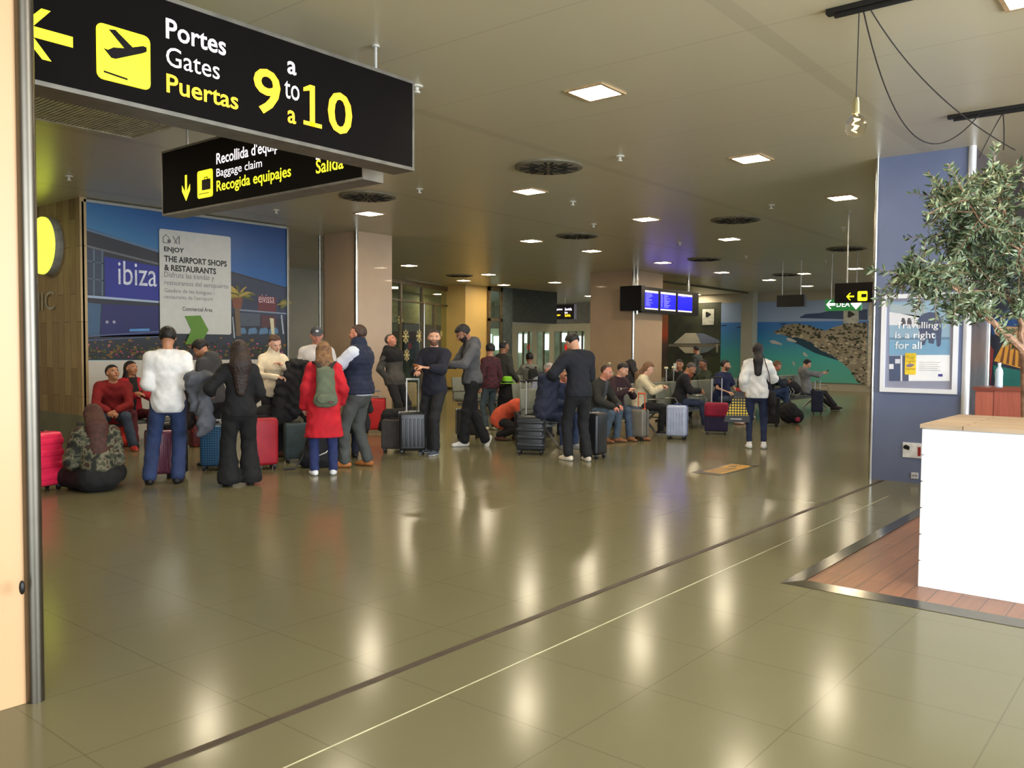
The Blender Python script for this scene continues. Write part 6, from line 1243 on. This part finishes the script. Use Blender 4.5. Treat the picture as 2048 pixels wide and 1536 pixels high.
# green backpack worn on the red coat
def on_person(P_, q): return world(P_, tuple(q))
def backpack_on(P_, label, c, strap=(30, 30, 32), zc=1.22, dy=-.235, hgt=.40, wd=.27, mark=None):
    root, J, s, rz, p = P_
    ch = J['ch']; t = thing('backpack', tuple(world(P_, (ch[0], ch[1] + dy * s, ch[2] - .22 * s))), label, 'backpack', rz=rz)
    S = SDF(); S.cap((0, 0, -.02), (0, .01, .20), .13 * s, .115 * s, .03, ((0, 1, 0), 1.9)); S.cap((-.06, 0, -.06), (.06, 0, -.06), .09 * s, .09 * s, .03, ((0, 1, 0), 1.5)); S.cap((-.04, .015, .27), (.04, .015, .27), .07 * s, .07 * s, .04, ((0, 1, 0), 1.7))
    organic(S, .010, mat(c, .85, kind='fabric', amt=.08, bump=.25), fold=.003).build('main_bag', t, smooth=80)
    S = SDF(); S.cap((-.05, -.065, -.04), (.05, -.065, -.04), .065 * s, .065 * s, .02, ((0, 1, 0), 2.2)); organic(S, .009, mat(c, .85, kind='fabric', amt=.08, bump=.25)).build('front_pocket', t, smooth=80)
    for sg in (-1, 1):
        m = MB(); pts = [Vector((sg * .05, -.01, .31)), Vector((sg * .085, .05, .36)), Vector((sg * .115, .13, .385)), Vector((sg * .125, .2, .36)), Vector((sg * .13, .30, .2))]
        vs = []; 
        for q in pts: vs += [q + Vector((-.022, 0, .006)), q + Vector((.022, 0, .006)), q + Vector((.022, 0, -.006)), q + Vector((-.022, 0, -.006))]
        f = []
        for i in range(len(pts) - 1):
            for k in range(4): f.append((i * 4 + k, i * 4 + (k + 1) % 4, (i + 1) * 4 + (k + 1) % 4, (i + 1) * 4 + k))
        m.add(vs, f + [(3, 2, 1, 0), tuple(range(len(vs) - 4, len(vs)))], mat(strap, .8)); m.build('shoulder_strap', t)
    m = MB(); m.box((.02, -.105, -.085), (.075, -.098, -.065), mat((24, 22, 28), .6)); m.box((.026, -.106, -.08), (.069, -.1, -.074), mat((190, 60, 60), .6)); m.build('logo_patch', t, smooth=0)
    return t
backpack_on(P5, 'sage green backpack worn over the red coat', (98, 106, 84))
backpack_on(P12b, 'black backpack worn by the person beyond the white hair', (26, 26, 26))
# coats over arms
def drape(name, label, P_, q, parts, c, **k): return blob(name, label, 'coat', tuple(world(P_, q)), parts, c, rz=P_[3], fold=.011, **k)
drape('draped_coat', 'grey coat hanging over the arm of the person in wide black trousers', P2, (-.36, .16, .55), [('c', (.06, .02, .62), (-.10, .06, .60), .075, .085), ('c', (-.08, .08, .60), (-.06, .06, .30), .09, .07, ((0, 1, 0), 1.5)), ('c', (.02, .0, .55), (.03, .0, .12), .07, .09, ((0, 1, 0), 1.6)), ('c', (.03, 0, .12), (-.02, 0, 0.02), .09, .05, ((0, 1, 0), 1.6))], (88, 90, 98))
drape('draped_coat', 'black coats bundled in the arms of the person in cream turtleneck', P4, (-.12, .30, .50), [('e', (-.06, .0, .76), (.15, .10, .09)), ('c', (-.18, .02, .74), (-.22, .02, .10), .10, .09, ((0, 1, 0), 1.3)), ('c', (.02, .04, .60), (.0, .02, .15), .13, .12, ((0, 1, 0), 1.4)), ('c', (.15, .02, .55), (.2, 0, .05), .09, .11, ((0, 1, 0), 1.4))], (22, 21, 24))
drape('draped_coat', 'dark brown jacket held down by the person in dark grey hoodie', P3, (-.02, .34, .45), [('c', (0, 0, .6), (-.04, 0, .12), .10, .13, ((0, 1, 0), 1.5))], (40, 28, 28))
drape('draped_coat', 'navy coat hanging over the arm of the person with bowed head', P16, (-.30, .24, .52), [('c', (.06, .02, .55), (-.10, .0, .60), .09, .09), ('c', (-.06, .0, .56), (-.12, 0, .16), .12, .13, ((0, 1, 0), 1.4)), ('c', (.05, 0, .5), (.02, 0, .2), .08, .09)], (24, 29, 48))
blob('jacket_pile', 'dark jacket lying over the charcoal suitcase beside the ribbed one', 'jacket', fl(792, 897)[:2] + (.38,), [('c', (-.12, -.04, .12), (.12, 0, .14), .10, .09), ('c', (-.14, -.08, .10), (-.22, -.12, -.06), .08, .05), ('c', (.1, -.02, .14), (.18, .0, .22), .07, .05)], (20, 18, 20), rz=cam_rz(hz(792, 897)))
# floor bags
bp3 = blob('backpack', 'black backpack on the floor behind the red coat legs, strap trailing left', 'backpack', fl(632, 934), [('c', (0, 0, .12), (0, .02, .34), .17, .12, ((0, 1, 0), 1.3)), ('c', (-.08, 0, .1), (.1, 0, .1), .13, .13)], (24, 24, 28), rz=cam_rz(hz(632, 934)), floor=1)
m = MB(); m.tube([(-.14, -.05, .2), (-.2, -.12, .08), (-.26, -.16, .012), (-.4, -.18, .01)], .012, BLACK, 6); m.build('strap', bp3); m = MB(); m.tube([(.02, -.17, .16), (.12, -.16, .2), (.17, -.1, .24)], .008, mat((190, 190, 190), .5), 6); m.build('zip', bp3)
rb = blob('backpack', 'round black backpack on the floor at the bench foot with a pink patch', 'backpack', fl(1578, 847), [('e', (0, 0, .22), (.20, .16, .22)), ('e', (.14, -.02, .16), (.15, .13, .16))], (24, 22, 26), rz=cam_rz(hz(1578, 847)), floor=1)
m = MB(); m.ell((.17, -.145, .10), (.05, .015, .05), mat((170, 30, 70), .6), 10); m.build('pink_patch', rb)
blob('backpack', 'dark backpack lying on the bench between the last two seated people', 'backpack', (20.2, 7.8, .45), [('e', (0, 0, .17), (.26, .18, .16)), ('e', (.1, -.1, .12), (.15, .1, .12))], (34, 34, 36), rz=0)
blob('backpack', 'grey backpack resting behind the burgundy sweater on the bench', 'backpack', (12.72, 8.02, .46), [('c', (0, 0, .2), (0, .0, .46), .15, .12, ((0, 1, 0), 1.4))], (120, 114, 112), rz=-.4)
blob('tote_bag', 'orange red patterned bag on the floor before the seated red sweater', 'bag', fl(243, 893), [('c', (0, 0, .08), (.0, .02, .36), .13, .10, ((0, 1, 0), 1.2)), ('c', (0, 0, .34), (-.06, .05, .46), .06, .04)], mat((196, 50, 32), .8, kind='flower', c2=(120, 24, 24), scale=11), rz=cam_rz(hz(243, 893)), floor=1)
blob('duffel_bag', 'black bag with red trim beside the deep red suitcase', 'bag', tuple(hz(548, 918).to_2d()) + (.46,), [('c', (-.12, 0, .12), (.12, 0, .12), .15, .15)], (20, 20, 24), rz=cam_rz(hz(548, 918)))
dl = fl(1014, 858)
hp_ = blob('coat_pile', 'tall pile of dark coats and bags under the lime hat', 'coats', dl, [('c', (0, 0, .2), (0, 0, .60), .22, .17, ((0, 1, 0), 1.2)), ('c', (.1, 0, .15), (.2, 0, .4), .16, .12), ('c', (0, 0, .6), (.02, 0, .76), .15, .10)], (20, 18, 22), rz=cam_rz(hz(1014, 858)), floor=1)
ht = thing('fedora_hat', (dl[0], dl[1], .855), 'lime green hat with a black band on top of the dark coats', 'hat', rz=cam_rz(hz(1014, 858), -10))
LG = mat((138, 206, 30), .7, kind='fabric', amt=.06); m = MB(); m.lathe([(.165, .016), (.16, .0), (.11, .0), (.104, .012), (.10, .05), (.09, .115), (.06, .135), (.02, .12), (0, .115)], (0, 0, 0), LG, 24); m.build('felt_body', ht)
m = MB(); m.lathe([(.107, .012), (.105, .045)], (0, 0, 0), BLACK, 24); m.build('band', ht)
# handbag of the white top person, yellow duty free bag
hb = blob('handbag', 'small black handbag hanging at the hip of the person in white top', 'handbag', tuple(world(P26, (.22, .02, .66))), [('c', (0, 0, .06), (0, 0, .16), .09, .08, ((1, 0, 0), 1.3)), ('c', (0, 0, .02), (.01, 0, -.1), .03, .05)], (24, 20, 24), rz=P26[3])
m = MB(); m.tube([(0, 0, .2), (-.06, -.12, .5), (-.12, -.14, .68), (-.14, -.06, .78)], .007, mat((70, 34, 34), .6), 6); m.build('shoulder_strap', hb)
pb_ = world(P26, (-.27, .06, .62)); yb = thing('shopping_bag', tuple(pb_), 'black shopping bag patterned in yellow held by the person in white top', 'bag', rz=P26[3])
m = MB(); m.hexa([(-.21, -.05, -.20), (.17, -.05, -.20), (.17, .05, -.20), (-.21, .05, -.20), (-.05, -.02, .26), (.11, -.02, .26), (.11, .02, .26), (-.05, .02, .26)], mat((28, 22, 12), .5, kind='dots', c2=(240, 204, 24), scale=24)); m.build('bag_body', yb, smooth=0, bevel=.006)
m = MB(); m.hexa([(-.215, -.055, -.22), (.175, -.055, -.22), (.175, .055, -.22), (-.215, .055, -.22), (-.19, -.053, -.12), (.165, -.053, -.12), (.165, .053, -.12), (-.19, .053, -.12)], BLACK); m.box((-.12, -.058, -.18), (.05, -.054, -.165), mat((200, 200, 200), .5)); m.build('black_base', yb, smooth=0)
m = MB(); m.rbox((.03, 0, .28), (.14, .05, .06), .02, mat((180, 30, 34), .6), 2); m.build('red_top', yb, smooth=60); m = MB(); m.tube([(-.02, 0, .28), (.0, 0, .36), (.06, 0, .36), (.08, 0, .28)], .008, BLACK, 6); m.build('handle', yb)
# phones
def phone(P_, label, q, c=(20, 20, 22), sc=None, rx=-50, rzz=0):
    root, J, s, rz, p = P_; t = tuple(world(P_, q)); R = Matrix.Rotation(rz + math.radians(rzz), 3, 'Z') @ Matrix.Rotation(math.radians(rx), 3, 'X')
    th = thing('phone', t, label, 'phone', rz=0); m = MB(); m.rbox((0, 0, 0), (.072, .009, .145), .004, mat(c, .3), 2, R=R); m.build('case', th, smooth=60)
    m = MB(); L = R @ Vector((0, -.006, 0)); m.rbox(tuple(L), (.062, .002, .13), .0009, mat(sc or (30, 30, 34), .1, emit=.5 if sc else 0, ec=sc), 1, R=R); m.build('screen', th, smooth=0)
    return th
def mid(P_, dz=.02, dy=.07): J = P_[1]; a = (J['wL'] + J['wR']) / 2; return (a[0], a[1] + dy, a[2] + dz)
phone(P9, 'orange-cased phone held in both hands by the person in navy sweater', mid(P9, .03, .06), (186, 110, 40), (230, 220, 200)); phone(P10, 'dark phone held low by the person in grey hoodie', mid(P10, .02, .08)); phone(P19, 'phone held by the person in cream top', mid(P19, .03, .09)); phone(P28, 'phone held by the sandy-haired seated person', mid(P28, .02, .08)); phone(P30, 'phone held up by the person in light grey hoodie', mid(P30, .03, .09))
J = P22[1]; phone(P22, 'white phone held to the face of the person with sunglasses', (J['wL'][0] + .02, J['wL'][1] + .03, J['wL'][2] + .09), (230, 230, 230), rx=0)
# lettering on sweaters, earphone wire
class FPl:
    def __init__(s, o, u, v): s.o, s.u, s.v = Vector(o), Vector(u).normalized(), Vector(v).normalized(); s.n = s.u.cross(s.v)
    def P(s, a, b, w=0.0): return s.o + s.u * a + s.v * b + s.n * w
def sweater_text(P_, txt, q, u, v, wd, ht_, c, arc=0.0, ry=.19, bold=.02):
    root, J, s, rz, p = P_; m = MB(); m.text(txt, FPl((0, 0, 0), (1, 0, 0), (0, 1, 0)), (-wd / 2, -ht_ / 2, wd / 2, ht_ / 2), 0, mat(c, .8), bold=bold)
    o_, u_, v_ = Vector(q), Vector(u).normalized(), Vector(v).normalized(); n_ = u_.cross(v_)
    out = []
    for x, y, z in m.v: a = x / ry; out.append(tuple(o_ + u_ * (ry * math.sin(a)) + v_ * y + n_ * (ry * (math.cos(a) - 1))))
    m.v = out; m.build('lettering', root, smooth=0)
J = P18[1]; Rb = J['Rb']; sweater_text(P18, 'UNCLE', J['ch'] + Rb @ V3(0, .165, .02), Rb @ V3(-1, 0, 0), Rb @ V3(0, 0, 1), .27, .07, (206, 190, 170))
J = P7b[1]; Rb = J['Rb']; a_, e_ = J['sR'], J['eR']; d_ = unit(e_ - a_)
sweater_text(P7b, 'NEW YORK', (a_ + e_) / 2 + V3(.075, -.02, .02), d_, np.cross(V3(1, -.3, 0), d_), .30, .06, (206, 200, 180), ry=.4)
m = MB(); J = P3[1]; hd = J['hd']; Rh = J['Rh']; e0 = hd + Rh @ V3(-.085, 0, -.02); w0 = J['wL']
m.tube([Vector(e0), Vector(e0 + V3(-.04, .10, -.12)), Vector((e0 + w0) / 2 + V3(-.05, .06, -.02)), Vector(w0 + V3(0, .05, .05))], .004, mat((150, 110, 90), .6), 5); m.build('earphone_wire', P3[0])
# ================================================================ benches
SEATM = mat((96, 100, 98), .5, .3, amt=.06); BACKM = mat((128, 130, 116), .6, amt=.05); LEGM = mat((160, 160, 156), .3, .8, amt=.04)
def bench(label, b0, a, n, face=-1, pitch=.6, group='airport seat rows'):
    t = thing('bench', (b0 + n * pitch / 2, a, 0), label, 'bench', rz=0 if face < 0 else math.pi); h = n * pitch / 2
    m = MB(); m.box((-h, -.03, .28), (h, .05, .34), LEGM); m.build('beam', t, smooth=0, bevel=.006)
    for k in range(n):
        x = -h + pitch * (k + .5)
        m = MB(); m.rbox((x, -.06, .385), (pitch * .92, .44, .045), .02, SEATM, 3); m.build('seat', t, smooth=60)
        m = MB(); m.rbox((x, .22, .64), (pitch * .92, .04, .48), .018, BACKM, 3, R=Matrix.Rotation(math.radians(-8), 3, 'X')); m.build('backrest', t, smooth=60)
    for sx in ([-h * .78, h * .78] if n > 1 else [0]):
        m = MB(); m.tube([(sx, -.3, .02), (sx, -.18, .14), (sx, -.02, .29)], .022, LEGM, 8); m.tube([(sx, .3, .02), (sx, .18, .14), (sx, .02, .29)], .022, LEGM, 8); m.tube([(sx, -.18, .14), (sx, .18, .14)], .014, LEGM, 6); m.build('leg', t)
    for k in range(0, n + 1, 2):
        x = -h + pitch * k; m = MB(); m.tube([(x, .18, .36), (x, .16, .58), (x, -.2, .6), (x, -.26, .52), (x, -.2, .4)], .014, LEGM, 8); m.build('armrest', t)
    return t
bench('single grey metal seat under the person in navy jacket', 10.2, 8.0, 1); bench('grey metal bench under the white-haired person in grey shirt', 11.7, 9.38, 2)
bench('grey bench holding the olive jacket, burgundy sweater and cream top people', 11.2, 7.9, 4)
bench('grey bench holding the orange hoodie and navy polo people', 14.2, 7.9, 5)
bench('grey bench behind the person in white top', 17.4, 7.9, 4); bench('grey bench nearest the blue column, last of the front row', 20.0, 7.9, 4)
bench('grey bench facing away behind the burgundy sweater, back row', 13.4, 8.5, 3, 1); bench('grey bench facing away behind the orange hoodie, back row', 15.6, 8.5, 4, 1); bench('grey bench facing away nearest the turquoise bay print, back row', 18.6, 8.5, 5, 1)
bench('grey bench beyond the curly-haired person in grey hoodie', 13.2, 12.3, 4); bench('grey bench before the glass door vestibule', 15.6, 12.2, 3, 1); bench('grey bench closest to the pale door vestibule', 16.8, 14.9, 5, 1)
lb = thing('ledge_bench', (6.6, 12.6, 0), 'low grey ledge seat under the two people by the mural', 'bench', rz=0); m = MB(); m.rbox((0, 0, .36), (2.2, .42, .05), .015, SEATM, 2); m.build('seat', lb, smooth=60)
for sx in (-.9, .9):
    m = MB(); m.box((sx - .03, -.18, 0), (sx + .03, .18, .335), LEGM); m.build('leg', lb, smooth=0)
# crowd control post
# ================================================================ olive tree
TX, TY = 7.3, 1.02
tr = thing('olive_tree', (TX, TY, 0), 'potted olive tree with narrow grey-green leaves at the right edge', 'tree')
m = MB(); m.lathe([(0, .012), (.19, .012), (.25, .5), (.27, .52), (.23, .52), (.22, .48), (0, .48)], (TX, TY, 0), mat((120, 70, 50), .7), 24); m.build('pot', tr)
BARK = mat((150, 116, 92), .85, amt=.2, scale=18, bump=.6); RT_ = random.Random(5)
m = MB(); top0 = at_depth(2046, 700, 6.15)
m.tube([(TX, TY, .45), (TX + .02, TY, .9), tuple((Vector((TX, TY, 1.1)) + top0) / 2 + Vector((0, 0, .12))), tuple(top0)], [.045, .04, .036, .034], BARK, 10); m.build('trunk', tr)
limbs = []; mb = MB()
def limb(pts, r0, r1):
    P_ = [Vector(q) for q in pts]; out = []
    for i in range(len(P_) - 1):
        for k in range(4): out.append(P_[i].lerp(P_[i + 1], k / 4) + Vector((RT_.uniform(-1, 1), RT_.uniform(-1, 1), RT_.uniform(-1, 1))) * .008)
    out.append(P_[-1]); mb.tube(out, [r0 + (r1 - r0) * i / (len(out) - 1) for i in range(len(out))], BARK, 7); return out
D = lambda x, y, d: at_depth(x, y, d)
L1 = limb([top0, D(1990, 650, 6.1), D(1935, 592, 6.0), D(1895, 555, 5.95)], .027, .010); L2 = limb([D(1935, 592, 6.0), D(1880, 560, 5.9), D(1850, 545, 5.9), D(1822, 556, 5.85)], .010, .004)
L3 = limb([top0, D(2040, 640, 6.2), D(2010, 583, 6.3), D(1950, 535, 6.3), D(1900, 480, 6.3)], .022, .008); L4 = limb([top0, D(2060, 600, 6.2), D(2040, 500, 6.2), D(2000, 400, 6.2), D(1985, 330, 6.2)], .022, .006)
L5 = limb([top0, D(2110, 560, 6.3), D(2150, 450, 6.3), D(2130, 330, 6.3)], .022, .006); L6 = limb([D(1950, 535, 6.3), D(1920, 440, 6.2), D(1900, 390, 6.15)], .010, .004); L7 = limb([D(2040, 500, 6.2), D(1970, 450, 6.0), D(1930, 400, 5.9)], .010, .004); L8 = limb([D(1990, 650, 6.1), D(1950, 620, 6.0), D(1905, 612, 5.95)], .009, .003)
L9 = limb([D(2040, 500, 6.2), D(2090, 400, 5.9), D(2080, 340, 5.9)], .010, .004); mb.build('branches', tr)
LEAF = [mat((92, 110, 76), .5, amt=.2, scale=30), mat((118, 134, 100), .5, amt=.2, scale=30), mat((58, 76, 50), .55, amt=.2, scale=30), mat((140, 152, 124), .55, amt=.15, scale=30)]
# twigs scattered around the limbs inside the crown
twg = MB(); lf = MB(); src = []
for Lm in (L1, L2, L3, L4, L5, L6, L7, L8, L9): src += Lm[2:]
src += L2[-6:] * 2 + L8[-6:] + L6 * 2 + L7 * 2 + L3[-8:] * 2 + L4[-10:] * 2
def leaf(p, d, ln, c):
    d = d.normalized(); x = d.cross(Vector((RT_.uniform(-1, 1), RT_.uniform(-1, 1), RT_.uniform(-1, 1)))).normalized(); n = d.cross(x); wv = ln * .15
    vs = [p, p + d * ln * .35 + x * wv + n * wv * .3, p + d * ln, p + d * ln * .35 - x * wv + n * wv * .3, p + d * ln * .7 + x * wv * .7 + n * wv * .2, p + d * ln * .7 - x * wv * .7 + n * wv * .2]
    lf.add(vs, [(0, 1, 4, 2), (0, 2, 5, 3)], c)
for i in range(430):
    p0 = RT_.choice(src); dr_ = Vector((RT_.gauss(0, 1), RT_.gauss(0, 1), RT_.gauss(.1, .8))).normalized(); L = RT_.uniform(.14, .34)
    pts = [p0 + dr_ * L * k / 5 + Vector((0, 0, -.05 * (k / 5) ** 2)) for k in range(6)]
    if pts[-1].z > 3.1 or (pts[-1].z < 1.70 and RT_.random() < .9): continue
    twg.tube(pts, [.003, .003, .0025, .002, .002, .0015], BARK, 4)
    for k in range(26):
        t = (k + 1) / 27; q = p0 + dr_ * L * t + Vector((0, 0, -.05 * t * t)); sdv = dr_.cross(Vector((RT_.gauss(0, 1), RT_.gauss(0, 1), RT_.gauss(0, 1)))).normalized()
        leaf(q, dr_ * RT_.uniform(.3, .9) + sdv, RT_.uniform(.038, .072), RT_.choice(LEAF))
twg.build('twigs', tr); lf.build('foliage', tr, smooth=0)
for (x, dep, lab) in ((1218, 22, 'thin pale barrier post left of the far beige column'), (1332, 17, 'thin pale barrier post behind the bench row, left one'), (1347, 17.6, 'thin pale barrier post behind the bench row, right one')):
    q = at_depth(x, 760, dep); t = thing('barrier_post', (q.x, q.y, 0), lab, 'post', rz=0); m = MB(); m.cyl((0, 0, .02), (0, 0, 1.12), .018, ALU, 10); m.build('pole', t); m = MB(); m.lathe([(0, .03), (.14, .02), (.16, 0)], (0, 0, 0), ALU, 18); m.build('base', t); m = MB(); m.rbox((0, 0, 1.14), (.07, .07, .05), .02, mat((226, 216, 180), .4), 2); m.build('head', t)
for o in bpy.data.objects:
    for k in ('_o', '_s', '_J'):
        if k in o.keys(): del o[k]
